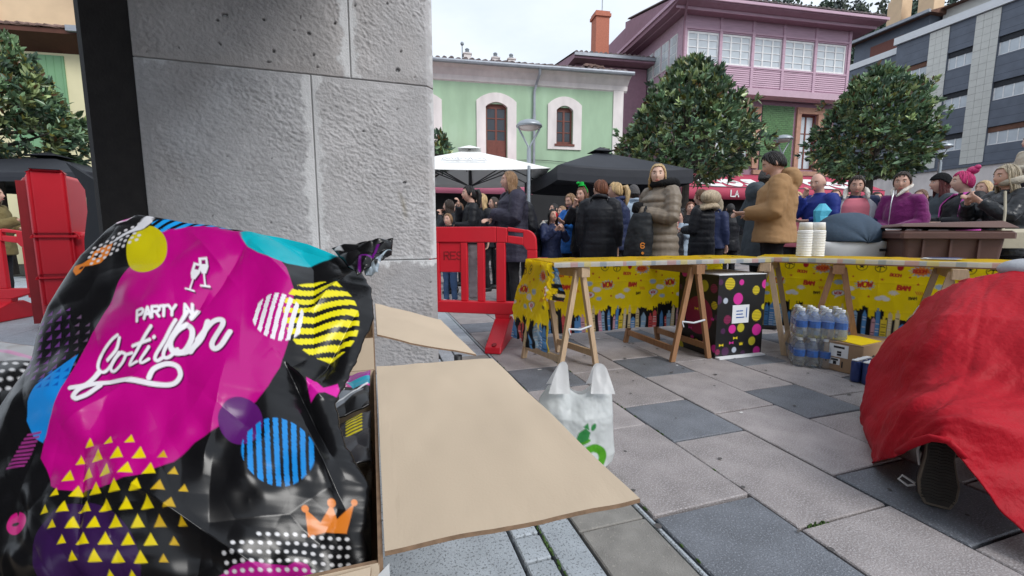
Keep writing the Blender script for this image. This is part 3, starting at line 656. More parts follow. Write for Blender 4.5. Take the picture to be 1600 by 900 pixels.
ap = empty('apartment_block', (29.633, 29, 0), radians(-75), 'modern apartment block of beige and charcoal panels with ribbon windows', 'building')
cols = [(-4.55, -3.0), (-1.87, -.5), (.7, 2.6), (4.0, 5.4), (6.8, 8.2)]; flo = [11.85, 9.2, 6.5]
mb = MB(); wall_open(mb, -5.1, 10, 5.45, 14.75, [(a, b, z, z + 1.12) for a, b in cols for z in flo], .25)
mb.add([(-5.1, 0, 5.4), (-5.1, 9, 5.4), (-5.1, 9, 14.7), (-5.1, 0, 14.7)], [(3, 2, 1, 0)]); mb.build('cladding_wall', M['cladding'], ap)
pm = MB(); pm.bev(-.235, .235, 0, .44, -.03, 0, .006); pmesh = pm.mesh('facade_panel'); pmesh.materials.append(M['panel_beige'])
for x0, x1 in ((-3.0, -1.87), (-.5, .7), (2.6, 4.0), (5.4, 6.8)):
    mbp = MB(); mbp.bbox(x0 + .02, x1 - .02, -.03, .02, 5.47, 14.7); mbp.build('panel_backing', M['cladding_joint'], ap)
    big = MB(); nr = 21; nc = 3
    for r_ in range(nr):
        for c_ in range(nc):
            wv = (x1 - x0) / nc; hv = (14.7 - 5.5) / nr; big.bbox(x0 + wv * c_ + .006, x0 + wv * (c_ + 1) - .006, -.05 + random.uniform(-.003, .003), -.02, 5.5 + hv * r_ + .006, 5.5 + hv * (r_ + 1) - .006)
    tag(big.build('facade_panels', M['panel_beige'], ap), kind='stuff')
for a, b in cols:
    for z in flo:
        f = window(ap, a + .02, b - .02, z, z + 1.1, .12, M['white_frame'], M['glass_light'], 3 if b - a < 1.6 else 4, 1, .07)
        q = MB(); q.bbox(a, b, .1, .2, z + .78, z + 1.1); q.build('blind', M['roof_brown'] if (z < 7 and a > 0) or a < -3 else M['cladding_joint'], f)
mb = MB()
for z in np.arange(5.5, 14.7, .52):
    for a, b in cols: mb.bbox(a - .02, b + .02, -.003, .0, z, z + .012) if not any(f < z < f + 1.1 for f in flo) else None
tag(mb.build('cladding_seam', M['cladding_joint'], ap), kind='stuff')
mb = MB(); mb.bbox(-5.2, 10, -.2, .1, 14.75, 15.25); mb.bbox(-10, -5.2, .5, .8, 14.35, 14.8); mb.build('parapet', M['white_paint'], ap)
mb = MB(); mb.bbox(-10, 10, -.25, .2, 5.28, 5.45); mb.bbox(-10, -5.2, .6, 8, 5.5, 14.4); mb.bbox(-10, -4.6, 2.2, 9, 14.4, 16.9); mb.build('attic_wall', M['cladding'], ap)
mb = MB(); mb.bbox(-10, 10, -.12, .3, 3.6, 5.28); mb.build('lower_band', M['cream'], ap)
mb = MB(); mb.bbox(-10, 10, .2, .4, 0, 3.6); mb.build('shop_front', M['shop_dark'], ap)
mb = MB(); mb.bbox(-8.6, -6.2, 2.1, 2.25, 15.1, 16.2); mb.build('attic_window', M['brown_wood'], ap)
mb = MB(); mb.bbox(-4.4, 10, 3.2, 9, 15.2, 17.2); mb.build('roof_storey', M['panel_beige'], ap)
mb = MB(); mb.prism([(1.4, 16.9), (9.5, 19.5), (9.5, 16.9)], -10.3, -4.2, 'yz'); mb.prism([(2.6, 17.2), (9.5, 19.6), (9.5, 17.2)], -4.2, 10, 'yz'); mb.build('roof', M['roof_brown'], ap)
mb = MB(); mb.bbox(-10.3, -4.1, 1.3, 1.5, 16.8, 17.0); mb.build('roof_gutter', M['zinc'], ap)
for x in (-9.3, -7.0): mb = MB(); mb.bbox(x, x + 1.1, 4.5, 5.6, 17.5, 20.2); mb.bbox(x + .1, x + 1, 4.6, 5.5, 20.2, 20.6); mb.build('chimney', M['peach'], ap)
mb = MB(); mb.tube([(-3.0, 4.5, 18), (-3.0, 4.5, 20)], .12, 8); mb.build('vent_pipe', M['metal_grey'], ap)

# ------------------------------------------------------------------ trees
def magnolia(base, zc, prof, label, n=720, seed=1):
    """prof: (height, radius) pairs of the crown outline"""
    r = np.random.default_rng(seed); t = empty('magnolia_tree', base, r.uniform(0, 6), label, 'tree')
    zs = np.array([p[0] for p in prof]); rs = np.array([p[1] for p in prof])
    b = MB(); b.tube([(0, 0, 0), (.02, .03, zc * .5), (0, 0, zc), (0, 0, zs[-1] * .8)], [.13, .11, .09, .03], 10)
    b.build('trunk', M['bark'], t); b = MB()
    for i in range(16):
        a = 2.4 * i + r.uniform(-.3, .3); z0 = zc - .35 + (zs[-1] - zc) * .6 * i / 16; z1 = z0 + r.uniform(.1, .8); R = np.interp(z1, zs, rs) * .9
        b.tube([(0, 0, z0), (R * .5 * cos(a), R * .5 * sin(a), z0 + (z1 - z0) * .4), (R * cos(a), R * sin(a), z1)], [.05, .035, .012], 6)
    b.build('limb', M['bark'], t)
    C = []; D = []; K = []
    z = zs[0] + (zs[-1] - zs[0]) * r.random(n); a = r.random(n) * 2 * pi; q = np.sqrt(r.random(n)) ** .7
    lump = 1 + .15 * np.sin(a * 3 + z * 2.3) + .13 * np.sin(a * 7 - z * 5) + r.normal(0, .10, n)
    R = np.interp(z, zs, rs) * lump * (.42 + .58 * q)
    cen = np.stack([R * np.cos(a), R * np.sin(a), z + r.normal(0, .08, n)], 1)
    out = cen - np.array([0, 0, zs[0] + (zs[-1] - zs[0]) * .25]); out /= np.linalg.norm(out, axis=1, keepdims=True)
    for i in range(n):
        k = r.integers(8, 13); d = r.normal(size=(k, 3)) * .6 + out[i] * .8 + [0, 0, .25]
        C.append(np.repeat(cen[i][None], k, 0) + r.normal(0, .02, (k, 3))); D.append(d)
        g = r.random(); u = r.random((k, 1))
        base_c = np.array([(.07, .115, .055), (.10, .16, .085), (.16, .20, .085), (.05, .085, .055)][r.integers(4)])
        cc = base_c * (.7 + .8 * u) * r.uniform(.55, 2.1)
        cc = np.where(r.random((k, 1)) < .07, np.array([[.17, .16, .035]]), cc); cc = np.where(r.random((k, 1)) < .05, np.array([[.13, .07, .03]]), cc); K.append(cc)
    C = np.concatenate(C); D = np.concatenate(D); K = np.concatenate(K)
    o = leaves('crown', C, D, r.uniform(.10, .24, len(C)), r.uniform(.045, .09, len(C)), K, M['leaf'], t); tag(o, kind='stuff'); return t
def yaw_at(px, Y): v = atY(px, 367, Y); return Vector((v.x, v.y, 0))
magnolia(yaw_at(1068, 12.2), 2.7, [(2.5, .9), (2.7, 1.5), (3.1, 1.72), (3.6, 1.66), (4.2, 1.32), (4.7, .95), (5.1, .55), (5.42, .15)], 'tall conical magnolia tree behind the black parasol in front of the pink house', 1500, 3)
magnolia(yaw_at(1350, 14.2), 3.0, [(2.85, .7), (3.1, 1.3), (3.6, 1.52), (4.2, 1.48), (4.8, 1.25), (5.3, .92), (5.65, .55), (5.9, .18)], 'broad magnolia tree in front of the charcoal and beige apartment block', 1500, 5)
magnolia(yaw_at(10, 10.2), 2.5, [(2.45, .6), (2.7, 1.35), (3.1, 1.7), (3.6, 1.5), (4.2, 1.1), (4.8, .75), (5.3, .3)], 'big glossy leaved magnolia tree before the cream and green panelled house', 1350, 8)
magnolia(yaw_at(672, 11.5), 2.6, [(2.6, .3), (2.9, .55), (3.3, .5), (3.6, .15)], 'small tree mostly hidden by the pillar beside the white parasol', 90, 9)

# ------------------------------------------------------------------ street lamps
def lamp(px, top, Y, label, tilt=0.):
    p = yaw_at(px, Y); z = atY(px, top, Y).z
    t = empty('street_lamp', p, .2, label, 'street lamp', 'disc headed street lamps in the square')
    b = MB(); b.tube([(0, 0, 0), (0, 0, z - .62)], [.06, .05], 12); b.lathe([(.09, 0), (.09, .3), (.06, .34)], (0, 0, 0), 12); b.build('post', M['lamp_metal'], t)
    for s in (-1, 1): b = MB(); b.tube([(0, 0, z - .66), (s * .03, 0, z - .55), (s * .22, 0, z - .22), (s * .25, 0, z - .14)], .022, 8); b.build('arm', M['lamp_metal'], t)
    b = MB(); b.lathe([(.02, .0), (.12, -.012), (.22, -.05), (.285, -.12), (.29, -.15), (.27, -.16)], (0, 0, z), 24); h = b.build('lamp_head', M['lamp_metal'], t, True)
    b = MB(); b.lathe([(.255, -.158), (.2, -.2), (.1, -.215), (.01, -.22)], (0, 0, z), 20); b.build('lens', M['lamp_lens'], h, True)
lamp(826, 187, 9.9, 'street lamp with a Y shaped neck in front of the green house')
lamp(1213, 211, 14.5, 'street lamp peeping above the man in the tan parka')
lamp(1456, 223, 15, 'street lamp in front of the apartment block beside the right magnolia')

# ------------------------------------------------------------------ parasols
def parasol(loc, rz, half, zed, zap, val, m, label, hub=True, ground=True):
    t = empty('parasol', loc, rz, label, 'parasol')
    V = [(0, 0, zap)]; n = 24; per = []
    for k in range(4):
        c0 = [(-1, -1), (1, -1), (1, 1), (-1, 1)][k]; c1 = [(-1, -1), (1, -1), (1, 1), (-1, 1)][(k + 1) % 4]
        for j in range(n // 4):
            f = j / (n // 4); per.append(((c0[0] + (c1[0] - c0[0]) * f) * half, (c0[1] + (c1[1] - c0[1]) * f) * half, 4 * f * (1 - f)))
    rows = []
    for r_ in np.linspace(.02, 1, 9): rows.append([(x * r_, y * r_, zap + (zed - zap) * (r_ ** .92) - .05 * s_ * r_ + (.02 * sin(r_ * pi))) for x, y, s_ in per])
    o = sheet('canopy', np.array(rows), m, t, wrap=True); o.modifiers.new('t', 'SOLIDIFY').thickness = .006
    if val:
        rows = [[(x * k, y * k, zed - .05 * s_ - val * q) for x, y, s_ in per] for q, k in ((0, 1.001), (.5, 1.004), (1, 1.0))]
        o = sheet('valance', np.array(rows), m, t, wrap=True, smooth=False); o.modifiers.new('t', 'SOLIDIFY').thickness = .006
    b = MB(); b.prism([(-.3 * half * .4, 0), (.12 * half, 0), (0, 0)], 0, 0) if False else None
    rows = [[(x * r_ * .16, y * r_ * .16, zap + .10 - .11 * r_) for x, y, s_ in per] for r_ in np.linspace(.05, 1, 4)]; o = sheet('vent_cap', np.array(rows), m, t, wrap=True); o.modifiers.new('t', 'SOLIDIFY').thickness = .006
    b = MB(); b.tube([(0, 0, 0), (0, 0, zap)], .035, 10); b.build('pole', M['dark_pole'], t)
    b = MB(); b.lathe([(.05, 0), (.07, .03), (.07, .09), (.05, .12)], (0, 0, zed - .28), 12); b.build('hub', M['dark_pole'], t)
    for x, y, s_ in per[::3]:
        b = MB(); b.tube([(0, 0, zed - .2), (x * .55, y * .55, zap + (zed - zap) * .55 ** .92 - .03)], .014, 5); b.tube([(x * .5, y * .5, zap + (zed - zap) * .5 ** .92 - .03), (x, y, zed - .06 * s_ - .02)], .012, 5); b.build('rib', M['dark_pole'], t)
    b = MB(); b.bev(-.4, .4, -.4, .4, 0, .08, .02); b.build('base', M['metal_grey'], t)
    return t
wp = parasol((-1.0, 10.6, 0), RB * .3, 1.68, 2.27, 2.93, 0, M['white_canvas'], 'open white square parasol beside the pillar in front of the green house')
cur = [spline([(-.55, .12), (-.5, 0), (-.42, .1), (-.36, .02), (-.3, .12), (-.22, .0), (-.2, .14), (-.1, .02), (0, .12), (.05, 0), (.1, .12), (.2, .1), (.3, .02), (.38, .12)], 4), [(-.5, .18), (.4, .18)]]
ink('faded_print', cur, .02, M['grey_ink'], wp, lambda x, y, t: (x, -1.05 - y * 1.3 * -1 * -1 + .1, 2.6 - (y + .05) * .55 + .012 + t))
parasol((1.93, 9.83, 0), RB, 1.38, 2.2, 2.74, .26, M['black_canvas'], 'open black square parasol with a hanging valance behind the queue')
parasol((-10.3, 10, 0), RB, 1.9, 2.12, 2.66, .16, M['black_canvas'], 'open black parasol under the leftmost magnolia tree')
b = MB(); b.tube([(0, 0, 0), (0, 0, 2.25)], .03, 8); t = tag(b.build('awning_pole', M['lamp_metal'], loc=yaw_at(826, 8.6)), 'pale metal pole standing between the white and the black parasol', 'pole')
sg = empty('white_board', yaw_at(114, 6.5), .3, 'white panel with a black top bar in the gap left of the pillar', 'panel')
b = MB(); b.box((0, 0, 1.42), (.34, .03, .34)); b.build('panel', M['white_paint'], sg); b = MB(); b.box((0, -.005, 1.61), (.44, .05, .035)); b.tube([(-.19, 0, 0), (-.19, 0, 1.62)], .015, 6); b.tube([(.19, 0, 0), (.19, 0, 1.62)], .015, 6); b.build('frame', M['dark_pole'], sg)
# ------------------------------------------------------------------ stall tables
mk('pine', (.50, .36, .23), .6, .16, 9, .3, 40, stretch=(8, 8, 1), rnd=.08)
mk('pine_dark', (.30, .155, .075), .6, .2, 9, .3, 40, stretch=(8, 8, 1), rnd=.1)
mk('board', (.33, .19, .10), .7, .2, 6)
mk('rope', (.55, .58, .62), .8)
mk('cloth', (1, 1, 1), .35, .03, 3, attr=True, spec=.4, thin=.6)
mk('red_plastic', (.56, .012, .026), .38, .06, 4, .1, 60, bdist=.003)
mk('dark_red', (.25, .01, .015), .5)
mk('cardboard', (.60, .485, .36), .85, .06, 2.5, .12, 300, bdist=.002, spots=((.53, .43, .32), 7, .68, .3))
mk('cardboard_edge', (.25, .16, .10), .9, .3, 80)
mk('print', (1, 1, 1), .45, .03, 3, attr=True)
mk('paper', (.76, .78, .80), .6, .04, 4)
mk('black_ink', (.02, .02, .025), .7)
mk('cup', (.80, .80, .78), .55, .02)
mk('water_plastic', (.90, .94, .96), .08, .04, 3, trans=.92, spec=.6, ior=1.15)
mk('wrap_film', (.8, .85, .88), .08, trans=.9, alpha=.35, bump=.4, bscale=12, ior=1.1, spec=.8)
mk('blue_label', (.02, .10, .36), .35, .3, 60)
mk('white_cap', (.75, .78, .8), .4)
mk('can_blue', (.03, .05, .17), .3, .2, 30, metal=.4)
mk('aluminium', (.72, .74, .76), .3, metal=.7)
mk('yellow_sheet', (.80, .58, .01), .5, .05)
mk('carton', (.33, .215, .13), .85, .08, 4, .15, 200, bdist=.002)
def trestle(loc, rz, ln, m, rope=False, sp=.165, label=''):
    t = empty('trestle', loc, rz, label, 'trestle', 'folding wooden trestles under the stall tables'); zt = .715
    b = MB(); b.bbox(-.035, .035, -ln / 2 - .06, ln / 2 + .06, zt - .065, zt); b.build('beam', M[m], t)
    for sx in (-1, 1):
        for sy in (-1, 1):
            b = MB(); y = sy * ln / 2; tp = (sx * .028, y - sy * .012 * (sx > 0), zt - .02); bt = (sx * sp, y, 0)
            w_, d_ = .021, .013; b.add([(p[0] + i * w_ * .9, p[1] + j * d_, p[2]) for p in (bt, tp) for i, j in ((-1, -1), (1, -1), (1, 1), (-1, 1))], [(3, 2, 1, 0), (4, 5, 6, 7), (0, 1, 5, 4), (1, 2, 6, 5), (2, 3, 7, 6), (3, 0, 4, 7)]); b.build('leg', M[m], t)
        b = MB(); x = sx * (sp - (sp - .028) * .125); b.box((x, 0, .09), (.02, ln - .02, .045)); b.build('crossbar', M[m], t)
    if rope: b = MB(); x = sp * .62; b.tube([(-x, -ln / 2 - .01, .30), (0, -ln / 2 - .015, .285), (x, -ln / 2 - .01, .30)], .007, 6); b.tube([(-x, -ln / 2 - .012, .30), (-x * .9, -ln / 2 - .02, .26)], .005, 5); b.build('rope', M['rope'], t)
    return t
B_ROT = radians(-36.5); BE = Vector((cos(B_ROT), sin(B_ROT), 0)); BN = Vector((-sin(B_ROT), cos(B_ROT), 0)); B0 = Vector((1.93, 3.43, 0))
trestle(ab(2.87, 1.29), AB_ROT + .24, .44, 'pine', True, label='pale wooden trestle with a rope at the open end of the stall table')
trestle(ab(2.92, 2.25), AB_ROT, .62, 'pine_dark', True, label='brown wooden trestle beside the spotted black box')
trestle(Vector((2.134, 3.60, 0)), B_ROT, .5, 'pine', label='wooden trestle at the corner of the tables beside the water bottles')
trestle(B0 + BE * .52 + BN * .3, B_ROT, .5, 'pine_dark', label='brown wooden trestle behind the packs of water bottles')
trestle(B0 + BE * 1.13 + BN * .25, B_ROT, .5, 'pine', label='wooden trestle beside the person in the red cape')
for loc, rz, x1, lab in ((ab(2.6, 1.12), AB_ROT, 1.86, 'table board of the stall along the back under yellow paper'), (B0, B_ROT, 2.3, 'table board of the stall towards the red cape under yellow paper')):
    b = MB(); b.bbox(0, x1, .01, .5, .718, .742); tag(b.build('table_board', M['board'], loc=loc, rot=(0, 0, rz)), lab, 'table')

YEL = (.95, .72, .008)
def comic_print(U, V, px, pale=None):
    """comic strip print of party paper: yellow, bursts, words, stars and a city skyline along the lower edge (v = metres below the table edge)"""
    p = Print(U, V, YEL); p.px = px; K = (.012, .012, .014); W = (.78, .78, .78); Rd = (.55, .03, .025); Bl = (.10, .28, .55); Lb = (.38, .52, .66)
    TW = [(.10, .27, .55), (.80, .60, .05), (.62, .10, .10), (.62, .35, .40), (.30, .46, .62), (.72, .58, .32), (.55, .25, .35)]
    def burst(c, r, col, n=12, seed=0, sy=.62):
        q = random.Random(seed); pts = []
        for i in range(2 * n):
            rr = r * (1 if i % 2 == 0 else .68) * q.uniform(.88, 1.1); a = pi * i / n; pts.append((c[0] + rr * cos(a), c[1] + rr * sin(a) * sy))
        p.poly(pts, col)
    def star(c, r, col): p.poly([(c[0] + (r if i % 2 == 0 else r * .42) * sin(pi * i / 5), c[1] - (r if i % 2 == 0 else r * .42) * cos(pi * i / 5)) for i in range(10)], col)
    def word(s, x, y, h, wd, col, rot=0):
        for st in strokes(s, x, y, h, .1, rot): p.line(st, wd, col)
    P0 = .60; u0, u1 = U.min(), U.max()
    for k in range(int(floor(u0 / P0)) - 1, int(floor(u1 / P0)) + 2):
        o = k * P0
        for vv in (0, -.62, .0):
            pass
        for cx, cy, g in ((.07, .075, 0), (.185, .085, 1), (.5, -.25, 0), (.2, -.3, 1)):
            p.ell((o + cx, cy), .036, K); p.ell((o + cx, cy), .031, YEL)
            if g == 0: star((o + cx, cy), .024, K)
            else:
                p.line([(o + cx - .004, cy + .026), (o + cx, cy - .008)], .003, K)
                for q in (-1.2, -.6, 0, .6, 1.2): p.line(spline([(o + cx, cy - .008), (o + cx + .014 * sin(q), cy - .006 - .014 * cos(q)), (o + cx + .024 * sin(q * 1.2), cy + .004 - .014 * cos(q))], 3), .0035, K)
        for sx, sy, sr in ((.295, .06, .017), (.20, .175, .013), (.41, .20, .012), (.05, -.2, .016), (.36, -.33, .016)): star((o + sx, sy), sr, Rd)
        burst((o + .10, .225), .07, Lb, 13, 3); burst((o + .10, .225), .055, YEL, 13, 4); word('WOW', o + .052, .205, .038, .0055, Rd, -.06)
        burst((o + .42, .10), .075, Lb, 14, 5); burst((o + .42, .10), .062, (.75, .22, .03), 14, 6); word('BOOM', o + .375, .09, .022, .0035, Rd)
        word('BAM', o + .295, .215, .030, .006, Rd, .05); burst((o + .53, .21), .04, Lb, 10, 8)
        p.ell((o + .0, .26), (.038, .02), W); p.ell((o - .015, .253), (.02, .016), W); word('OK', o - .02, .252, .015, .002, K) if False else None
        p.ell((o + .535, .30), (.045, .026), K); p.ell((o + .535, .30), (.042, .023), W); p.poly([(o + .52, .315), (o + .545, .32), (o + .51, .345)], W); word('WOW', o + .508, .29, .02, .003, Rd)
        for q in ((.19, .325), (.215, .315), (.235, .328)): p.ell((o + q[0], q[1]), (.024, .016), W)
        p.ell((o + .30, .09), (.02, .028), Rd) if False else None
        for sx, sy, sr in ((.47, .035, .012), (.13, .315, .012), (.36, .15, .010), (.565, .13, .014), (.02, .16, .011)): star((o + sx, sy), sr, Rd)
        word('BOOM', o + .245, .125, .020, .0035, Rd, .08); burst((o + .275, .275), .034, (.75, .7, .6), 10, 2); p.ell((o + .30, .075), (.020, .028), (.45, .02, .03)); word('BAM', o + .365, .30, .018, .003, K, -.1); burst((o + .02, .335), .03, Lb, 9, 3)
        for q_ in range(4): p.line([(o + .40 + .012 * q_, .255), (o + .41 + .012 * q_, .275)], .003, (.75, .22, .03))
        burst((o + .33, -.12), .06, Lb, 12, 9); burst((o + .33, -.12), .047, (.75, .22, .03), 12, 4); word('BAM', o + .29, -.135, .03, .005, Rd)
    q = random.Random(5); x = u0 - .1
    while x < u1 + .1:                                      # skyline
        wd = q.uniform(.03, .075); top = .438 + q.uniform(-.05, .05)
        pts = [(x, .7), (x, top)]
        xx = x
        while xx < x + wd: st = q.uniform(.006, .014); tt = top + q.uniform(-.012, .012); pts += [(xx, tt), (xx + st, tt)]; xx += st
        pts += [(xx, .7)]; p.poly(pts, K); x += wd * 1.02
    p.poly([(u0 - .1, .49), (u1 + .1, .49), (u1 + .1, .72), (u0 - .1, .72)], K)
    q = random.Random(9); x = u0 - .05; i = 0
    while x < u1 + .05:
        wd = q.uniform(.022, .044); top = .42 + q.uniform(-.01, .09); c = TW[q.randrange(7)]
        k_ = q.randrange(3)
        pts = [(x, .7), (x, top + .02), (x + wd * .5, top - (.02 if k_ == 0 else .0)), (x + wd, top + .02), (x + wd, .7)] if k_ < 2 else [(x, .7), (x, top), (x + wd * .3, top), (x + wd * .3, top - .025), (x + wd * .7, top - .025), (x + wd * .7, top), (x + wd, top), (x + wd, .7)]
        p.poly(pts, c)
        for j in range(12):
            vv = top + .04 + j * .02
            if q.random() < .6: p.line([(x + wd * .2, vv), (x + wd * .8, vv)], .0028, (.7, .7, .7) if i % 2 else K)
        x += wd + q.choice([.0, .004, .03, .018]); i += 1
    return p
def table_cloth(loc, rz, ln, depth, drop, seed, lab, flare=0.):
    t = empty('paper_tablecloth', loc, rz, lab, 'tablecloth', 'yellow comic print tablecloths')
    nu = int(ln / .0045); u = np.linspace(0, ln, nu)
    vv = np.concatenate([np.linspace(-depth - .03, -depth - .002, 6), np.linspace(-depth, 0, 34), np.linspace(.005, drop, int(drop / .0055))]); U, V = np.meshgrid(u, vv)
    top = .752
    Y = np.where(V < -depth, -.012, np.where(V < 0, V + depth, depth + .01 + .03 * np.clip(V, 0, .1)))
    Zt = np.where(V < -depth, top - .002 - (-depth - V), np.where(V < 0, top + .0025 * vnoise(U, V, 9, seed) + .002, top - V))
    hang = np.clip(V / drop, 0, 1); wav = vnoise(U, V * .25, 5, seed + 1) * .03 + vnoise(U, V * .5, 16, seed + 2) * .006
    Y = Y + hang ** .8 * wav + np.where(V > .03, .0035 * crumple(U, V, 7, seed) * 2, 0)
    fold = np.zeros_like(U)
    for c in np.arange(.16, 3, .31): fold += np.exp(-((U - c) / .004) ** 2)
    for c in (.2, .42): fold += np.exp(-((V - c) / .004) ** 2)
    Y = Y + np.where(V > 0, .003 * fold, 0)
    edge = .007 * vnoise(U, V * 0, 4, seed + 3) * hang
    Zt = Zt + np.where(V > 0, edge + flare * hang * 0, 0)
    P = np.stack([U + np.where(V > 0, .01 * hang * vnoise(U, V, 3, seed + 5), 0), Y, Zt], -1)
    pr = comic_print(U, V, .0045)
    lip = V < -depth - .001                                 # the cut front edge shows the pale comic panels
    q = np.floor(U / .055 + vnoise(U, V * 0, 11, 4) * .4).astype(int) % 7
    pal = np.array([(.62, .66, .74), (.70, .72, .78), (.62, .45, .52), (.50, .58, .72), (.72, .68, .40), (.66, .68, .72), (.40, .48, .62)])
    pr.C[lip] = pal[q[lip]]
    near = (V >= -depth) & (V < -depth + .05); pr.C[near] = pr.C[near] * .6 + np.array((.62, .60, .52)) * .4
    o = sheet('cloth', P, M['cloth'], t, pr.C, flip=True)
    return t
ta = table_cloth(ab(2.595, 1.12), AB_ROT, 1.86, .5, .60, 3, 'yellow comic print paper cloth on the table with the spotted box below')
table_cloth(B0 + Vector((0, 0, .008)), B_ROT, 2.3, .5, .62, 8, 'yellow comic print paper cloth on the table with the paper cups')
# loose end of the first cloth, blown towards the pillar
nu, nv = 110, 130; u = np.linspace(0, 1, nu); v = np.linspace(0, 1, nv); U, V = np.meshgrid(u, v)
yy = .42 * U + .06; drop = .60
X = -.012 - .13 * np.sin(np.clip(V * 1.9, 0, 1.2)) ** 1.5 * (.25 + .75 * U) - .02 * vnoise(U, V, 5, 2) * V + .02 * crumple(U * .6, V, 6, 4)
Yy = yy - .10 * V * (1 - U) + .02 * vnoise(U, V, 4, 6) * V
P = np.stack([X, Yy, .752 - drop * V + .02 * vnoise(U, V * 0, 4, 9) * V], -1)
pr = comic_print(U * .46 + .93, V * drop, .005)
o = sheet('hanging_end', P, M['cloth'], ta, pr.C, flip=True)
nu, nv = 50, 60; U, V = np.meshgrid(np.linspace(0, 1, nu), np.linspace(0, 1, nv))
P = np.stack([-.02 + .0 * U + .015 * vnoise(U, V, 5, 3) - .03 * V + .22 * U * (.3 + .7 * V) * .6, -.012 - .012 * crumple(U, V, 5, 3) * V + .04 * (1 - U), .752 - .24 * V - .02 * U], -1)
pr = comic_print(V * .3 + .3, .30 + U * .27, .005)
o = sheet('folded_corner', P, M['cloth'], ta, pr.C, flip=True)

# ------------------------------------------------------------------ red plastic barriers
def barrier(loc, rz, label):
    t = empty('safety_barrier', loc, rz, label, 'barrier', 'red plastic safety barriers'); m = M['red_plastic']
    def part(name, polys, y0=-.025, y1=.025):
        b = MB()
        for q in polys: b.prism(q, y0, y1)
        o = b.build(name, m, t); bv = o.modifiers.new('b', 'BEVEL'); bv.width = .008; bv.segments = 2; bv.limit_method = 'ANGLE'; return o
    R_ = lambda a, b_, c, d: [(a, c), (b_, c), (b_, d), (a, d)]
    so = [(.03, 1.0)] + [(.03 + .17, .975)] + [(.2 + .1 * sin(a), .875 + .1 * cos(a)) for a in np.linspace(.2, pi / 2, 8)]
    part('top_rail', [R_(-1.95, -.05, .865, 1.0)], -.03, .03)
    part('end_frame', [[(-.05, .865), (.05, .862), (.05, .99), (-.05, 1.0)], [(.05, .862), (.19, .84), (.19, .91), (.05, .925)], [(.05, .96), (.19, .945), (.2, .975), (.05, .998)], [(.185, .84)] + [(.215, .80), (.305, .80)] + so[2:][::-1] + [(.185, .975)], R_(.22, .305, .24, .80), [(.305, .70), (.40, .70), (.40, .735), (.305, .735)]], -.028, .028)
    part('bottom_rail', [[(-1.95, .255), (.08, .235), (.30, .30), (.30, .345), (-1.95, .345)]], -.045, .045)
    for x0, x1 in ((-1.95, -1.87), (-1.72, -1.66), (-1.48, -1.42), (-1.24, -1.18), (-.62, -.565), (-.37, -.31), (-.22, -.155), (-.05, .03)): part('upright', [R_(x0, x1, .345, .865)])
    part('name_panel', [R_(-.567, -.368, .60, .866)], -.014, .014); part('name_panel', [R_(-1.182, -.618, .60, .866)], -.014, .014)
    for s in (0, -1.75):
        part('foot_post', [[(s - .065, .255), (s + .075, .25), (s + .045, .12), (s - .045, .12)]], -.04, .04)
        b = MB(); b.prism([(-.48, 0), (.40, 0), (.34, .07), (.10, .20), (-.06, .20), (-.46, .05)], s - .06, s + .075, 'yz'); o = b.build('foot', m, t); bv = o.modifiers.new('b', 'BEVEL'); bv.width = .012; bv.segments = 2
        b = MB(); b.ball((s + .01, -.42, .062), (.022, .04, .012), 12, 6); b.build('foot_slot', M['dark_red'], t)
    ink('lettering', strokes('RES', -.52, 0, .065, 0, 0, 1.35), .013, M['dark_red'], t, lambda x, y, th: (x, -.0145 - th, .78 - y)); return t
barrier(Vector((-.085, 3.80, 0)), radians(-9), 'red plastic barrier with a curved end between the pillar and the yellow table')
barrier(Vector((-5.56, 4.75, 0)), radians(8), 'low red plastic barrier behind the tall upright one by the leftmost tree')
t = empty('safety_barrier', Vector((-4.62, 4.5, 0)), radians(28), 'tall red plastic barrier stood on its end beside the black panel', 'barrier', 'red plastic safety barriers')
for nm, args in (('body', (-.13, .15, -.28, .28, 0, 1.52)), ('flange', (.10, .26, -.24, .2, 0, .96)), ('edge_rail', (-.10, .17, -.295, -.27, .25, 1.55)), ('rib', (-.13, .22, -.30, -.27, .90, .95)), ('rib', (-.13, .22, -.30, -.27, .50, .55))):
    b = MB(); b.bev(*args, .03); o = b.build(nm, M['red_plastic'], t); bv = o.modifiers.new('b', 'BEVEL'); bv.width = .012; bv.segments = 2
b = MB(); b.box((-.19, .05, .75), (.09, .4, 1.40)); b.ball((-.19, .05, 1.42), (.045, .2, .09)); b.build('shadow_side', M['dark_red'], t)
kp = empty('black_board', atY(165, 367, 3.2) * 1 - Vector((0, 0, atY(165, 367, 3.2).z)), -.25, 'black folded board leaning on the left side of the pillar', 'board')
b = MB(); b.prism([(-.34, 0), (.36, 0), (.36, 1.20), (-.05, 1.33), (-.30, 1.46), (-.13, 1.25), (-.135, 1.1), (-.2, .9), (-.22, .7)], -.012, .012); b.build('panel', M['black_canvas'], kp)
b = MB(); b.tube([(.2, -.06, 1.0), (.10, -.03, 1.13)], .006, 6); b.build('handle', M['metal_grey'], kp)

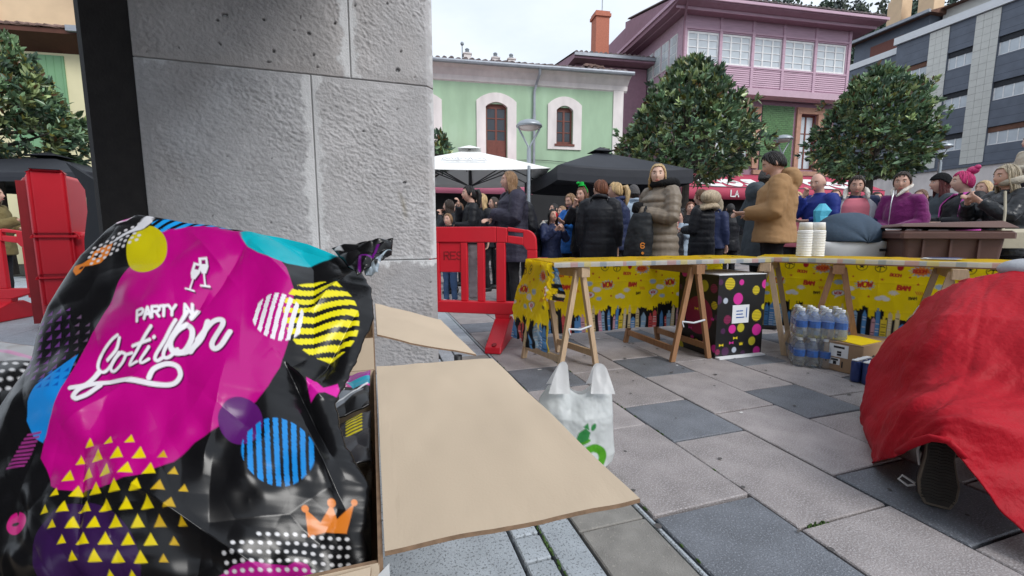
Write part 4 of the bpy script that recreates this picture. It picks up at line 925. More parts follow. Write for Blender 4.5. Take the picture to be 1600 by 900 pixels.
# ------------------------------------------------------------------ goods under and on the tables
bx = empty('spotted_box', ab(2.585, 2.45), AB_ROT, 'black cardboard box printed with coloured spots under the yellow table', 'box')
def spots(nu, nv, w_, h_, seed, big=None):
    U, V = np.meshgrid(np.linspace(0, w_, nu), np.linspace(0, h_, nv)); p = Print(U, V, (.012, .012, .013)); p.px = w_ / nu; q = random.Random(seed)
    Cs = [(.78, .62, .02), (.62, .03, .30), (.45, .50, .58), (.30, .02, .10), (.5, .45, .03), (.07, .02, .07)]
    pts = []
    for i in range(70):
        c = (q.uniform(0, w_), q.uniform(0, h_)); r = q.choice([.022, .03, .034, .045])
        if any(math.hypot(c[0] - a[0], c[1] - a[1]) < r + b_ + .012 for a, b_ in pts) or (big and math.hypot(c[0] - big[0], c[1] - big[1]) < r + .16): continue
        pts.append((c, r)); col = Cs[i % 6]; p.ell(c, r, col)
        if i % 3 == 0:
            for yy in np.arange(-r, r, .012): p.line([(c[0] - sqrt(max(r * r - yy * yy, 0)) * .9, c[1] + yy), (c[0] + sqrt(max(r * r - yy * yy, 0)) * .9, c[1] + yy)], .0022, (.012, .012, .013))
    if big: p.ell(big, .15, (.26, .012, .06))
    for i in range(8):
        x = q.uniform(.03, w_ - .05); y = q.uniform(.03, h_ - .03); cc = Cs[q.choice([0, 1])]
        if any(math.hypot(x - a[0], y - a[1]) < b_ + .03 for a, b_ in pts): continue
        p.poly([(x, y), (x + .03, y), (x + .034, y - .022), (x + .024, y - .012), (x + .015, y - .026), (x + .006, y - .012), (x - .004, y - .022)], cc) if i % 2 else p.poly([(x - .02, y - .01), (x - .02, y + .012), (x, y + .003), (x + .02, y + .012), (x + .02, y - .01), (x, y - .001)], cc)
    return U, V, p.C
U, V, C = spots(110, 150, .45, .63, 4); o = sheet('front_side', np.stack([U, np.zeros_like(U), .63 - V], -1), M['print'], bx, C, False, True)
U, V, C = spots(110, 150, .435, .63, 12, (.24, .33)); o = sheet('left_side', np.stack([np.zeros_like(U), .435 - U, .63 - V], -1), M['print'], bx, C, False, True)
b = MB(); b.bbox(.002, .45, .002, .435, .005, .628); b.build('carton_body', M['black_canvas'], bx)
b = MB(); b.bbox(-.004, .23, -.004, .438, .631, .637); b.bbox(.235, .454, -.004, .438, .631, .636); b.build('lid_flap', M['paper'], bx)
b = MB(); b.bbox(.0, .44, -.05, -.004, .0, .012); b.build('torn_strip', M['paper'], bx)
b = MB(); b.bbox(.14, .30, -.004, -.001, .26, .40); lb = b.build('label', M['paper'], bx)
ink('label_print', [[(.18, .30), (.20, .30)], [(.21, .30), (.235, .30)], [(.18, .325), (.235, .325)], [(.18, .35), (.25, .35)], [(.275, .28), (.275, .35)]], .008, M['blue_label'], lb, lambda x, y, t: (x, -.0045 - t, .655 - y))
def bottle(parent, x, y, z, h=.205, r=.038):
    b = MB(); b.lathe([(r * .86, 0), (r, .01), (r, .05), (r * .95, .058), (r, .066), (r, h * .62), (r * .9, h * .72), (r * .55, h * .85), (r * .38, h * .9), (r * .38, h * .93)], (x, y, z), 12); o = b.build('bottle', M['water_plastic'], parent, True)
    b = MB(); b.lathe([(r * .44, h * .92), (r * .44, h), (r * .4, h + .002)], (x, y, z), 10); b.build('cap', M['white_cap'], o)
    b = MB(); b.lathe([(r * 1.012, h * .36), (r * 1.012, h * .58)], (x, y, z), 12); b.build('bottle_label', M['blue_label'], o)
wl = Vector((2.19, 3.06, 0))
for k, lab in ((0, 'lower shrink wrapped pack of water bottles on the paving under the table'), (1, 'upper shrink wrapped pack of water bottles stacked on the other')):
    t = empty('water_pack', wl + Vector((0, 0, .21 * k)), B_ROT + .25, lab, 'water bottles', 'packs of bottled water')
    for i in range(4):
        for j in range(3): bottle(t, -.117 + .078 * i, -.078 + .078 * j, .002)
    rows = []
    for z, k_ in ((.003, .98), (.02, 1.0), (.13, 1.005), (.165, .99), (.195, .93), (.207, .82), (.208, .4)):
        a = np.linspace(0, 2 * pi, 49)[:-1]; cx = np.sign(np.cos(a)) * np.abs(np.cos(a)) ** .3 * .158; cy = np.sign(np.sin(a)) * np.abs(np.sin(a)) ** .3 * .119
        rows.append(np.stack([cx * k_, cy * k_, np.full(48, z)], -1))
    P = np.array(rows); P[2:6, :, 2] += .006 * np.sin(np.arange(48) * 1.57); o = sheet('wrap_film', P, M['wrap_film'], t, wrap=True)
cb = empty('sweet_carton', Vector((2.30, 2.775, 0)), B_ROT + radians(-1), 'brown carton with black lettering and white labels beside the water bottles', 'carton')
# local x along the lettered side, y along the labelled side away from the camera
cb.rotation_euler = (0, 0, radians(28)); W_, D_, H_ = .42, .235, .20
b = MB(); b.bbox(0, W_, 0, D_, 0, H_); o = b.build('carton_body', M['carton'], cb); bv = o.modifiers.new('b', 'BEVEL'); bv.width = .004
b = MB(); b.bbox(-.002, W_, .0, D_ / 2 - .002, H_, H_ + .004); b.build('top_flap', M['carton'], cb); b = MB(); b.bbox(-.002, W_, D_ / 2 + .002, D_, H_, H_ + .004); b.build('top_flap', M['carton'], cb)
b = MB(); b.add([(.01, .02, H_ + .008), (.27, .015, H_ + .007), (.31, .20, H_ + .009), (.04, .225, H_ + .012), (.01, .02, H_ + .006), (.27, .015, H_ + .005), (.31, .20, H_ + .007), (.04, .225, H_ + .010)], [(0, 1, 2, 3), (7, 6, 5, 4), (0, 4, 5, 1), (1, 5, 6, 2), (2, 6, 7, 3), (3, 7, 4, 0)]); tag(b.build('yellow_sheet', M['yellow_sheet'], loc=cb.location, rot=(0, 0, radians(28))), 'folded yellow sheet lying on the lettered brown carton', 'sheet')
ink('lettering', strokes('LACASA', .03, 0, .052, 0, 0, 1.3, .95), .011, M['black_ink'], cb, lambda x, y, t: (x, -.001 - t, .125 - y))
f2 = lambda x, y, t: (-.001 - t, D_ - x, H_ - y)
for x0, x1, y0, y1 in ((.035, .15, .012, .10), (.04, .105, .11, .155)):
    b = MB(); b.bbox(-.003, 0, D_ - x1, D_ - x0, H_ - y1, H_ - y0); lb = b.build('label', M['paper'], cb)
    ink('label_print', [[(x0 + .3 * (x1 - x0), y0 + (y1 - y0) * (.22 + .0 * q)), (x0 + .75 * (x1 - x0), y0 + (y1 - y0) * .22)] for q in range(1)] + [[(x0 + .5 * (x1 - x0), y0 + (y1 - y0) * .6), (x0 + .6 * (x1 - x0), y0 + (y1 - y0) * .6)], [(x0 + .5 * (x1 - x0), y0 + (y1 - y0) * .8), (x0 + .6 * (x1 - x0), y0 + (y1 - y0) * .8)]], .014, M['black_ink'], lb, lambda x, y, t: f2(x, y, t + .002))
ink('tape', [[(.02, .09), (.02, .14)], [(.12, .13), (.12, .165)]], .008, M['black_ink'], cb, f2)
cn = empty('can_pack', Vector((2.225, 2.635, 0)), radians(28), 'pack of dark blue drink cans standing before the lettered carton', 'drink cans')
for i in range(3):
    for j in range(2):
        b = MB(); b.lathe([(.024, 0), (.029, .008), (.03, .012), (.03, .125), (.026, .137)], (.0 + .063 * i, .063 * j, 0), 14); o = b.build('can', M['can_blue'], cn, True)
        b = MB(); b.lathe([(.0265, .137), (.0265, .141), (.022, .141), (.021, .137)], (.063 * i, .063 * j, 0), 14); b.build('can_lid', M['aluminium'], o)
        if j == 0: b = MB(); b.box((.063 * i, -.03, .03), (.03, .003, .035)); b.build('can_label', M['paper'], o)
b = MB(); b.bbox(-.03, .156, -.01, .02, .139, .143); b.bbox(-.03, .156, .05, .08, .139, .143); b.build('carrier_strip', M['paper'], cn)
for px, hh, lab in ((1258, 10, 'left stack of white paper cups standing upside down on the yellow table'), (1278, 10, 'right stack of white paper cups standing upside down on the yellow table')):
    p = atY(px, 367, 3.42); t = empty('cup_stack', (p.x, p.y, .765), 0, lab, 'paper cups', 'stacks of paper cups')
    for k in range(hh + 6):
        z = .0125 * k; b = MB(); b.lathe([(.052, z), (.0535, z + .003), (.052, z + .006), (.0505, z + .008), (.048, z + .0124)], (0, 0, 0), 18); b.build('cup', M['cup'], t, True)
    b = MB(); z = .0125 * (hh + 6); b.lathe([(.048, z), (.044, z + .05), (.0435, z + .06), (.042, z + .061)], (0, 0, 0), 18); b.build('top_cup', M['cup'], t, True)
p = atY(1470, 367, 2.93); t = empty('paper_pad', (p.x, p.y, .766), B_ROT, 'dark folded papers lying on the yellow table before the brown bin', 'papers')
for i in range(3): b = MB(); b.box((.02 * i, .01 * i, .003 + .004 * i), (.17, .1, .003), Matrix.Rotation(.1 * i, 3, 'Z')); b.build('sheet', [M['grey_ink'], M['paper'], M['can_blue']][i], t)

# ------------------------------------------------------------------ pram and bin
mk('navy_fabric', (.035, .06, .095), .8, .15, 8, .3, 40)
mk('pale_fabric', (.70, .72, .74), .8, .06, 6)
mk('black_rubber', (.02, .02, .022), .6)
mk('bin_brown', (.105, .052, .042), .5, .12, 4, .1, 40)
pr_ = empty('pram', yaw_at(1335, 4.35), radians(4), 'pale grey pram with a navy hood behind the paper cups', 'pram')
b = MB()
rows = []
for a in []:
    rib = .012 * abs(sin(a * 5.4)); rows.append([(-.06 + (.33 + rib) * cos(pi - a * 1.08 + 0) * 1.0, (.24 + rib * .4) * sin(q), .86 + (.28 + rib) * max(sin(a * 1.0 + .12), -.05) * abs(cos(q)) ** .75) for q in np.linspace(-pi / 2, pi / 2, 17)])
for a in np.linspace(.02, 3.12, 34):
    rib = 1 + .035 * abs(sin(a * 4.2)); rows.append([(-.08 - .35 * rib * cos(a) * cos(q), .245 * rib * sin(q), .86 + .285 * rib * sin(a) * cos(q)) for q in np.linspace(-pi / 2 + .01, pi / 2 - .01, 19)])
o = sheet('hood', np.array(rows), M['navy_fabric'], pr_); o.modifiers.new('t', 'SOLIDIFY').thickness = .012
b = MB(); b.ball((-.06, 0, .85), (.34, .22, .20), 20, 10); b.build('hood_lining', M['navy_fabric'], pr_, True)
b = MB(); b.rings([(0, 0, .64, .36, .17), (0, 0, .70, .42, .20), (.01, 0, .80, .47, .225), (.02, 0, .86, .49, .235), (.02, 0, .875, .47, .22)], 24); b.build('bassinet', M['pale_fabric'], pr_, True)
b = MB(); b.rings([(0, 0, .60, .36, .18), (0, 0, .66, .41, .205), (0, 0, .70, .435, .213)], 24); b.build('bassinet_base', M['black_canvas'], pr_, True)
b = MB(); b.bbox(.06, .30, -.236, -.228, .775, .80); b.build('badge_strip', M['black_ink'], pr_)
for s in (-1, 1):
    b = MB(); b.tube([(-.35, s * .22, .2), (.05, s * .24, .6), (.36, s * .24, .86), (.52, s * .22, .98)], .016, 8); b.tube([(.38, s * .22, .2), (.1, s * .24, .6)], .016, 8); b.tube([(.16, s * .24, .9), (.3, s * .24, 1.0)], .013, 6); b.build('chassis', M['aluminium'], pr_)
b = MB(); b.tube([(.52, -.22, .98), (.58, -.1, 1.0), (.58, .1, 1.0), (.52, .22, .98)], .02, 8); b.build('handlebar', M['cup'], pr_)
b = MB(); b.ball((.40, -.2, .86), (.16, .1, .07)); b.build('blanket', M['cup'], pr_, True)
for x, y, r in ((-.38, -.24, .13), (-.38, .24, .13), (.4, -.25, .17), (.4, .25, .17)):
    b = MB(); b.tube([(x, y - .025, r), (x, y + .025, r)], r, 20); o = b.build('wheel', M['black_rubber'], pr_, True); b = MB(); b.tube([(x, y - .028, r), (x, y + .028, r)], r * .6, 14); b.build('rim', M['aluminium'], o)
bn = empty('waste_bin', yaw_at(1462, 3.95), radians(-22), 'brown plastic wheeled waste bin with its lid ajar behind the table', 'bin')
b = MB(); b.box((0, 0, .50), (.56, .58, .88), taper=1.0); 
b = MB(); b.add([(x * k, y * k, z) for z, k in ((.08, .82), (.93, 1.0)) for x, y in ((-.33, -.3), (.33, -.3), (.33, .3), (-.33, .3))], [(3, 2, 1, 0), (4, 5, 6, 7), (0, 1, 5, 4), (1, 2, 6, 5), (2, 3, 7, 6), (3, 0, 4, 7)]); o = b.build('bin_body', M['bin_brown'], bn); bv = o.modifiers.new('b', 'BEVEL'); bv.width = .03; bv.segments = 3
b = MB(); b.bev(-.37, .37, -.35, .34, .90, .965, .02); b.build('bin_rim', M['bin_brown'], bn)
for x in (-.2, -.02, .16): b = MB(); b.box((x, -.305, .78), (.016, .03, .22)); b.build('rib', M['bin_brown'], bn)
b = MB(); b.add([(-.38, -.36, 1.0), (.38, -.36, .985), (.38, .35, .98), (-.38, .35, .99), (-.34, -.3, 1.03), (.30, -.3, 1.045), (.32, .3, 1.02), (-.34, .3, 1.02)], [(3, 2, 1, 0), (4, 5, 6, 7), (0, 1, 5, 4), (1, 2, 6, 5), (2, 3, 7, 6), (3, 0, 4, 7)]); o = b.build('lid', M['bin_brown'], bn); bv = o.modifiers.new('b', 'BEVEL'); bv.width = .012; bv.segments = 2
b = MB(); b.tube([(-.25, .40, .96), (.25, .40, .96)], .018, 8); b.build('handle', M['bin_brown'], bn)
for x in (-.27, .27): b = MB(); b.tube([(x - .03, .22, .1), (x + .03, .22, .1)], .1, 16); b.build('wheel', M['black_rubber'], bn)
# ------------------------------------------------------------------ people
def skin(k, c): return mk(k, c, .5, .08, 14, .1, 120, bdist=.002)
skin('skin_a', (.56, .33, .25)); skin('skin_b', (.62, .40, .31)); skin('skin_c', (.48, .27, .19))
mk('eye', (.05, .03, .025), .15); mk('eye_white', (.7, .68, .66), .3); mk('lips', (.42, .12, .11), .45); mk('brow', (.07, .045, .03), .9)
mk('face_paint', (.45, .01, .02), .5)
def hair(k, c, v=.45): return mk(k, c, .45, v, 9, .9, 22, stretch=(7, 7, .7), bdist=.012)
hair('hair_black', (.012, .010, .010)); hair('hair_dark', (.035, .022, .016)); hair('hair_brown', (.13, .062, .032)); hair('hair_auburn', (.16, .055, .025)); hair('hair_blond', (.52, .36, .18)); hair('hair_grey_blond', (.36, .30, .21))
hair('hair_red', (.085, .012, .012)); hair('hair_pink', (.55, .03, .16)); hair('hair_light_brown', (.26, .15, .075)); hair('fur', (.42, .33, .22), .5); hair('fur_white', (.62, .58, .52), .3)
def cloth(k, c, rough=.75, bump=.35, bs=14, v=.12, sheen=.0): return mk(k, c, rough, v, 4, bump, bs, bdist=.02, sheen=sheen, spec=.5 if k == 'leather' else .22)
cloth('coat_black', (.014, .015, .019), .5); cloth('coat_navy', (.022, .03, .075), .5); cloth('coat_dark_pattern', (.03, .028, .045), .6, .6, 26, .6); cloth('puffer_taupe', (.20, .165, .13), .42, .3, 20)
cloth('coat_tan', (.33, .195, .095), .8, .35, 9); cloth('coat_grey', (.062, .075, .088), .85); cloth('jacket_blue', (.03, .16, .52), .6); cloth('jacket_royal', (.02, .035, .20), .6); cloth('top_pink', (.55, .16, .20), .8); cloth('vest_grey', (.36, .37, .40), .8)
cloth('fleece_purple', (.16, .016, .115), .95, .4, 40, .1, .3); cloth('vest_pink', (.60, .10, .42), .7); cloth('leather', (.014, .016, .020), .33, .5, 16); cloth('scarf_cream', (.42, .38, .31), .9, .6, 30); cloth('coat_cream', (.50, .45, .36), .9, .5, 30); cloth('coat_khaki', (.17, .135, .06), .9, .6, 25)
cloth('trousers_black', (.016, .016, .019), .8); cloth('trousers_grey', (.36, .30, .31), .85, .4, 10); cloth('jeans', (.05, .09, .18), .85, .3, 20); cloth('beanie_black', (.012, .012, .013), .95, .8, 60); cloth('beanie_grey', (.10, .095, .095), .95, .8, 60)
cloth('bag_black', (.016, .018, .021), .55, .3, 9); cloth('bag_beige', (.42, .38, .29), .7); cloth('red_satin', (.37, .002, .012), .6, .25, 60, .06, .0); cloth('hat_green', (.015, .42, .06), .8); cloth('glove_cyan', (.10, .46, .62), .5); cloth('hood_pale', (.30, .37, .45), .8)
mk('shoe_white', (.62, .62, .62), .5); mk('shoe_black', (.02, .02, .022), .5); mk('orange_print', (.65, .22, .03), .6); mk('badge', (.02, .022, .025), .6)

def head_grid(nu=40, nv=34):
    th = np.linspace(-pi, pi, nu + 1)[:-1]; ph = np.linspace(-pi / 2 + .05, pi / 2 - .03, nv); T, Pp = np.meshgrid(th, ph)
    dx = np.cos(Pp) * np.sin(T); dy = -np.cos(Pp) * np.cos(T); dz = np.sin(Pp)
    low = np.clip(-dz, 0, 1); x = dx * .074 * (1 - .34 * low ** 1.3); y = dy * .094; z = dz * .116
    y = np.where(dy > 0, y * (1 - .25 * low), y * (1 - .04 * low)); fr = np.clip(-dy, 0, 1)
    g = lambda a, b, sa, sb: np.exp(-((T - a) / sa) ** 2 - ((z - b) / sb) ** 2)
    f = -.023 * g(0, -.018, .13, .020) - .010 * g(0, .008, .11, .022) + .012 * (g(.40, .014, .2, .015) + g(-.40, .014, .2, .015)) - .006 * (g(.36, .037, .28, .010) + g(-.36, .037, .28, .010)) - .005 * (g(.62, -.02, .25, .025) + g(-.62, -.02, .25, .025))
    f += -.006 * g(0, -.058, .24, .012) + .004 * g(0, -.068, .2, .006) - .007 * g(0, -.096, .25, .018)
    return np.stack([x, y + f * (fr > 0), z], -1)
HEAD = head_grid()
def capgrid(line, scale, rip, L=0., spread=.0, L0=0., seed=0, nu=110, rows=14, hang=14, back=.06, front=68):
    """hair as a shell over the skull: line(theta) is the latitude of the hairline, L the hanging length"""
    th = np.linspace(-pi, pi, nu + 1)[:-1]; r = np.random.default_rng(seed); out = []
    at = np.abs(th); lock = 1 + rip * (np.sin(th * 23 + r.random() * 6) * .4 + np.sin(th * 41) * .3 + r.normal(0, .4, nu))
    for i in range(rows):
        t = i / (rows - 1); lat = (pi / 2 - .03) * (1 - t) + np.array([line(a) for a in th]) * t
        x = np.cos(lat) * np.sin(th) * .074; y = -np.cos(lat) * np.cos(th) * .094; z = np.sin(lat) * .116
        sc = scale * (1 + (lock - 1) * min(1, t * 2.)); out.append(np.stack([x * sc, y * sc, z * (scale * .98)], -1))
    w_ = np.clip((at - radians(front)) / radians(24), 0, 1); w_ = w_ * w_ * (3 - 2 * w_); last = out[-1]
    if L > 0:
        for j in range(1, hang + 1):
            t = j / hang; Lz = L * w_ * (1 + .06 * r.normal(size=nu) * (t > .8)); p = last.copy()
            k = 1 + spread * np.sin(t * pi * .9) - .25 * np.clip(t - .5, 0, 1) * w_
            p[:, 0] = last[:, 0] * k * (1 + rip * .5 * np.sin(th * 17 + t * 3)); p[:, 1] = last[:, 1] * k + back * t * t * w_ * .5; p[:, 2] = last[:, 2] - Lz * t; out.append(p)
    inn = out[-1].copy(); inn[:, :2] *= .86; out.append(inn)
    if L > 0: i2 = last.copy() * .9; out.append(i2)
    else: out.append(out[-1] * .9)
    return np.array(out)
HL = {'f': lambda a: radians(46) if abs(a) < .75 else (radians(46) + (radians(-6) - radians(46)) * min(1, (abs(a) - .75) / .55) if abs(a) < 1.3 else radians(-6) + (radians(-32) - radians(-6)) * min(1, (abs(a) - 1.3) / 1.0)),
      'bald': lambda a: radians(80) if abs(a) < 1.5 else radians(80) + (radians(-25) - radians(80)) * min(1, (abs(a) - 1.5) / .8),
      'beanie': lambda a: radians(20) if abs(a) < 1.2 else radians(20) - radians(26) * min(1, (abs(a) - 1.2) / .9)}
POSE = {  # elbow and wrist from the shoulder, for x outward
 'down': ((.05, .03, -.29), (.04, -.03, -.53)), 'pocket': ((.11, .08, -.27), (.02, -.08, -.44)), 'cross': ((.06, -.07, -.27), (-.24, -.23, -.20)), 'front': ((.05, -.03, -.28), (-.10, -.25, -.28)), 'clasp': ((.07, -.03, -.28), (-.15, -.24, -.36)),
 'mouth': ((.03, -.16, -.24), (-.13, -.19, .02)), 'chin': ((.05, -.17, -.22), (-.09, -.30, -.06)), 'hold': ((.04, -.06, -.28), (-.05, -.29, -.20)), 'reach': ((.04, -.14, -.25), (.00, -.36, -.16)), 'lap': ((.06, -.06, -.27), (-.05, -.2, -.40))}
def person(px, top, Y, yaw, label, skinm='skin_a', hairm='hair_dark', style='long', L=.25, coat='coat_black', hem=.78, bulk=.02, quilt=0., arms=('down', 'down'), hyaw=0., hpitch=0., lean=0., male=False, legs='trousers_black', shoes='shoe_black', collar=None, hood=None, hat=None, h=None, base=0., vox=.0095, cut=None, glasses=False, scale_w=1., fur=None, loc=None, flare=0., sit=False, face=None):
    p = loc if loc is not None else yaw_at(px, Y)
    if h is None: h = atY(px, top, Y).z - base
    k = h / 1.70; yw = radians(yaw)
    yw -= atan2(p[0], p[1]); t = empty('person', (p[0], p[1], base), yw, label, 'person')
    W = (1.0 if male else .9) * scale_w; SH = .178 * W
    def tw(q):                                              # forward lean of everything above the hips
        q = Vector(q)
        if lean and q.z > .86:
            a = radians(lean) * min(1, (q.z - .86) / .25); y, z = q.y, q.z - .9; q = Vector((q.x, y * cos(a) - z * sin(a) if True else 0, .9 + z * cos(a) + y * sin(a) * .3))
        return q * k
    def headX(q):
        q = Vector(q); a = radians(hpitch); q = Vector((q.x, q.y * cos(a) - q.z * sin(a) * -1 * -1, q.z * cos(a) + q.y * sin(a))) if hpitch else q
        b_ = radians(hyaw); return Vector((q.x * cos(b_) - q.y * sin(b_), q.x * sin(b_) + q.y * cos(b_), q.z))
    HC = Vector((0, -.035, 1.584))
    hx = lambda q: tw(headX(q) + HC)
    # body: torso, neck, limbs, hands and head fused into one skin
    b = MB(); b.X = tw
    b.rings([(0, 0, .86, .15 * W, .105), (0, 0, .98, .15 * W, .11), (0, 0, 1.12, .135 * W, .10), (0, 0, 1.28, .155 * W, .11), (0, .005, 1.39, .15 * W, .085), (0, .005, 1.45, .065, .06)], 16)
    b.tube([(0, .012, 1.40), (0, -.005, 1.48), (0, -.022, 1.56)], [.058, .052, .055], 12)
    hands = []; sl = []
    for s, a in ((1, arms[0]), (-1, arms[1])):
        S_ = Vector((s * SH, .005, 1.40)); e, w_ = POSE[a]; E = S_ + Vector((s * e[0], e[1], e[2])); Wr = S_ + Vector((s * w_[0], w_[1], w_[2]))
        b.tube([S_ + Vector((-s * .05, 0, 0)), S_, (S_ + E) / 2, E, (E + Wr) / 2, Wr], [.05, .05, .043, .038, .035, .026], 10); sl.append((s, S_, E, Wr))
        d = (Wr - E).normalized()
        if a in ('pocket', 'cross'): continue
        n_ = d.cross(Vector((s, 0, .3))).normalized(); u_ = d.cross(n_).normalized(); curl = .9 if a in ('mouth', 'chin', 'clasp', 'hold') else .45
        b.tube([Wr, Wr + d * .035, Wr + d * .085], [(.024, .017), (.036, .017), (.038, .014)], 10, up=u_)
        for f in range(4):
            o_ = Wr + d * .083 + u_ * (.028 - .0187 * f); ln = (.030, .034, .032, .025)[f]; pts = [o_]; ang = 0
            for g in range(3): ang += curl * (.55 + .2 * g); pts.append(pts[-1] + (d * cos(ang) - n_ * -sin(ang)) * ln * (1, .8, .65)[g])
            b.tube(pts, [.0095, .009, .0085, .007], 7)
        b.tube([Wr + d * .03 + u_ * .03, Wr + d * .055 + u_ * .052 + n_ * .012, Wr + d * .085 + u_ * .056 + n_ * .03], [.012, .011, .008], 7)
    if sit: LG = [[(s * .09, 0, .88), (s * .11, -.34, .82), (s * .11, -.38, .46)] for s in (1, -1)]
    else: LG = [[(s * .085, 0, .90), (s * .085 * W, -.01, .48), (s * .095, .015, .07)] for s in (1, -1)]
    for q in LG: b.tube(q, [.075, .052, .038], 10)
    b.X = hx; hv = HEAD.reshape(-1, 3); nv_, nu_ = HEAD.shape[:2]
    F = [(i * nu_ + j, i * nu_ + (j + 1) % nu_, (i + 1) * nu_ + (j + 1) % nu_, (i + 1) * nu_ + j) for i in range(nv_ - 1) for j in range(nu_)] + [tuple(range(nu_ - 1, -1, -1)), tuple(range((nv_ - 1) * nu_, nv_ * nu_))]
    b.add(hv, F)
    for s in (1, -1): b.ball((s * .074, .008, -.004), (.010, .019, .031), 8, 6)
    body = solid('body', b, M[skinm], t, vox * k, 1)
    # face
    for s in (1, -1):
        b = MB(); b.X = hx; b.ball((s * .031, -.0785, .0135), (.0118, .0065, .0050), 10, 6); e_ = b.build('eye', M['eye_white'], body, True); b = MB(); b.X = hx; b.ball((s * .031, -.0832, .0137), (.0052, .0030, .0046), 8, 6); b.build('iris', M['eye'], e_)
        b = MB(); b.X = hx; b.tube([(s * .014, -.0875, .034), (s * .03, -.087, .0385), (s * .048, -.076, .034)], [.0025, .0036, .002], 6); b.build('eyebrow', M['brow'], body)
    b = MB(); b.X = hx; b.ball((0, -.0905, -.0595), (.0225, .008, .0066), 12, 6); b.build('mouth', M['lips'], body, True)
    if face: b = MB(); b.X = hx; b.ball((.018, -.075, .012), (.04, .018, .05), 12, 8); b.build('face_paint', M['face_paint'], body, True)
    # hair
    hb = None
    if style != 'none':
        if style == 'bald': G = capgrid(HL['bald'], 1.035, .01, 0, seed=abs(px))
        elif style == 'short': G = capgrid(HL['f'], 1.06, .03, 0, seed=abs(px))
        else: G = capgrid(HL['f'], 1.065, .03, L if style in ('long', 'bob') else 0, .10, seed=abs(px))
        G = np.array([[tuple(hx(q)) for q in row] for row in G]); hb = sheet('hair', G, M[hairm], t, wrap=True)
        if style != 'bald' and vox < .011:                  # loose locks that break the outline
            b = MB(); b.X = hx; q = random.Random(abs(px)); hang = L if style in ('long', 'bob') else .0
            for i in range(90):
                th = q.uniform(-pi, pi)
                if hang and abs(th) < 1.15: th = 1.15 + abs(th) * .5 if th > 0 else -1.15 - abs(th) * .5
                lat0 = q.uniform(.5, 1.45); lat1 = HL['f'](th) - .05; rr = 1.05 + q.uniform(0, .05); pts = []
                for s_ in np.linspace(0, 1, 6): la = lat0 + (lat1 - lat0) * s_; pts.append((cos(la) * sin(th) * .074 * rr, -cos(la) * cos(th) * .094 * rr, sin(la) * .116 * rr))
                if hang:
                    e_ = pts[-1]; ln = hang * q.uniform(.75, 1.08); dx = q.uniform(-.012, .012)
                    for s_ in (.3, .6, 1): pts.append((e_[0] * (1 + .12 * sin(s_ * 3)) + dx * s_, e_[1] * (1 + .1 * sin(s_ * 3)) + .02 * s_, e_[2] - ln * s_))
                b.tube(pts, [.003] + [.0055] * (len(pts) - 2) + [.002], 5)
            tag(b.build('hair_lock', M[hairm], hb, True), kind='stuff')
        if style == 'ponytail': b = MB(); b.X = hx; b.tube([(0, .09, .05), (0, .135, .055), (0, .16, -.01), (0, .15, -.12), (0, .13, -.24)], [.02, .036, .04, .034, .01], 10); b.build('ponytail', M[hairm], t, True)
        if style == 'bun': b = MB(); b.X = hx; b.ball((0, .115, .055), (.05, .045, .048), 12, 8); b.build('bun', M[hairm], t, True)
        if style == 'topbun': b = MB(); b.X = hx; b.ball((0, .075, .125), (.055, .055, .045), 12, 8); b.ball((.03, .10, .155), (.03, .03, .03)); b.build('bun', M[hairm], t, True)
    if hat == 'headband':
        b = MB(); b.X = hx; b.tube([(.085 * cos(a), .01, .02 + .115 * sin(a)) for a in np.linspace(.1, pi - .1, 12)], .007, 6); o = b.build('headband', M['hat_green'], t); b = MB(); b.X = hx; b.lathe([(.055, 0), (.055, .008), (.035, .01), (.03, .05), (.01, .055)], (.0, 0, .128), 14); b.ball((-.06, 0, .17), (.03, .02, .02)); b.build('small_hat', M['hat_green'], o)
    elif hat:
        G = capgrid(HL['beanie'], 1.22, .012, 0, seed=3); G = np.array([[tuple(hx(q)) for q in row] for row in G]); sheet('beanie', G, M[hat], t, wrap=True)
        G = capgrid(HL['beanie'], 1.25, .0, 0, seed=3, rows=12)[8:]; G = np.array([[tuple(hx(q)) for q in row] for row in G]); sheet('beanie_cuff', G, M[hat], t, wrap=True)
    # coat with its sleeves
    b = MB(); b.X = tw; bk = bulk; zz = [hem, hem + .03, .92, 1.02, 1.12, 1.22, 1.32, 1.395, 1.43, 1.458]; rx = [.205 + flare, .202 + flare, .19, .172, .165, .175, .178, .155, .100, .066]; ry = [.145, .145, .14, .125, .12, .128, .12, .095, .075, .064]
    R = []
    zs_ = np.arange(hem, 1.459, .02); ip = lambda v: np.interp(zs_, zz, v)
    for z, a_, c_ in zip(zs_, ip(rx), ip(ry)):
        qd = quilt * (abs(sin(pi * (z - hem) / .085)) ** .6 - .6) if quilt else 0; fade = min(1, max(0, (1.44 - z) / .1)); R.append((0, .008, z, a_ * W + bk * fade + qd, c_ + bk * fade + qd))
    R.append((0, .0, 1.468, .062, .062)); b.rings(R, 24)
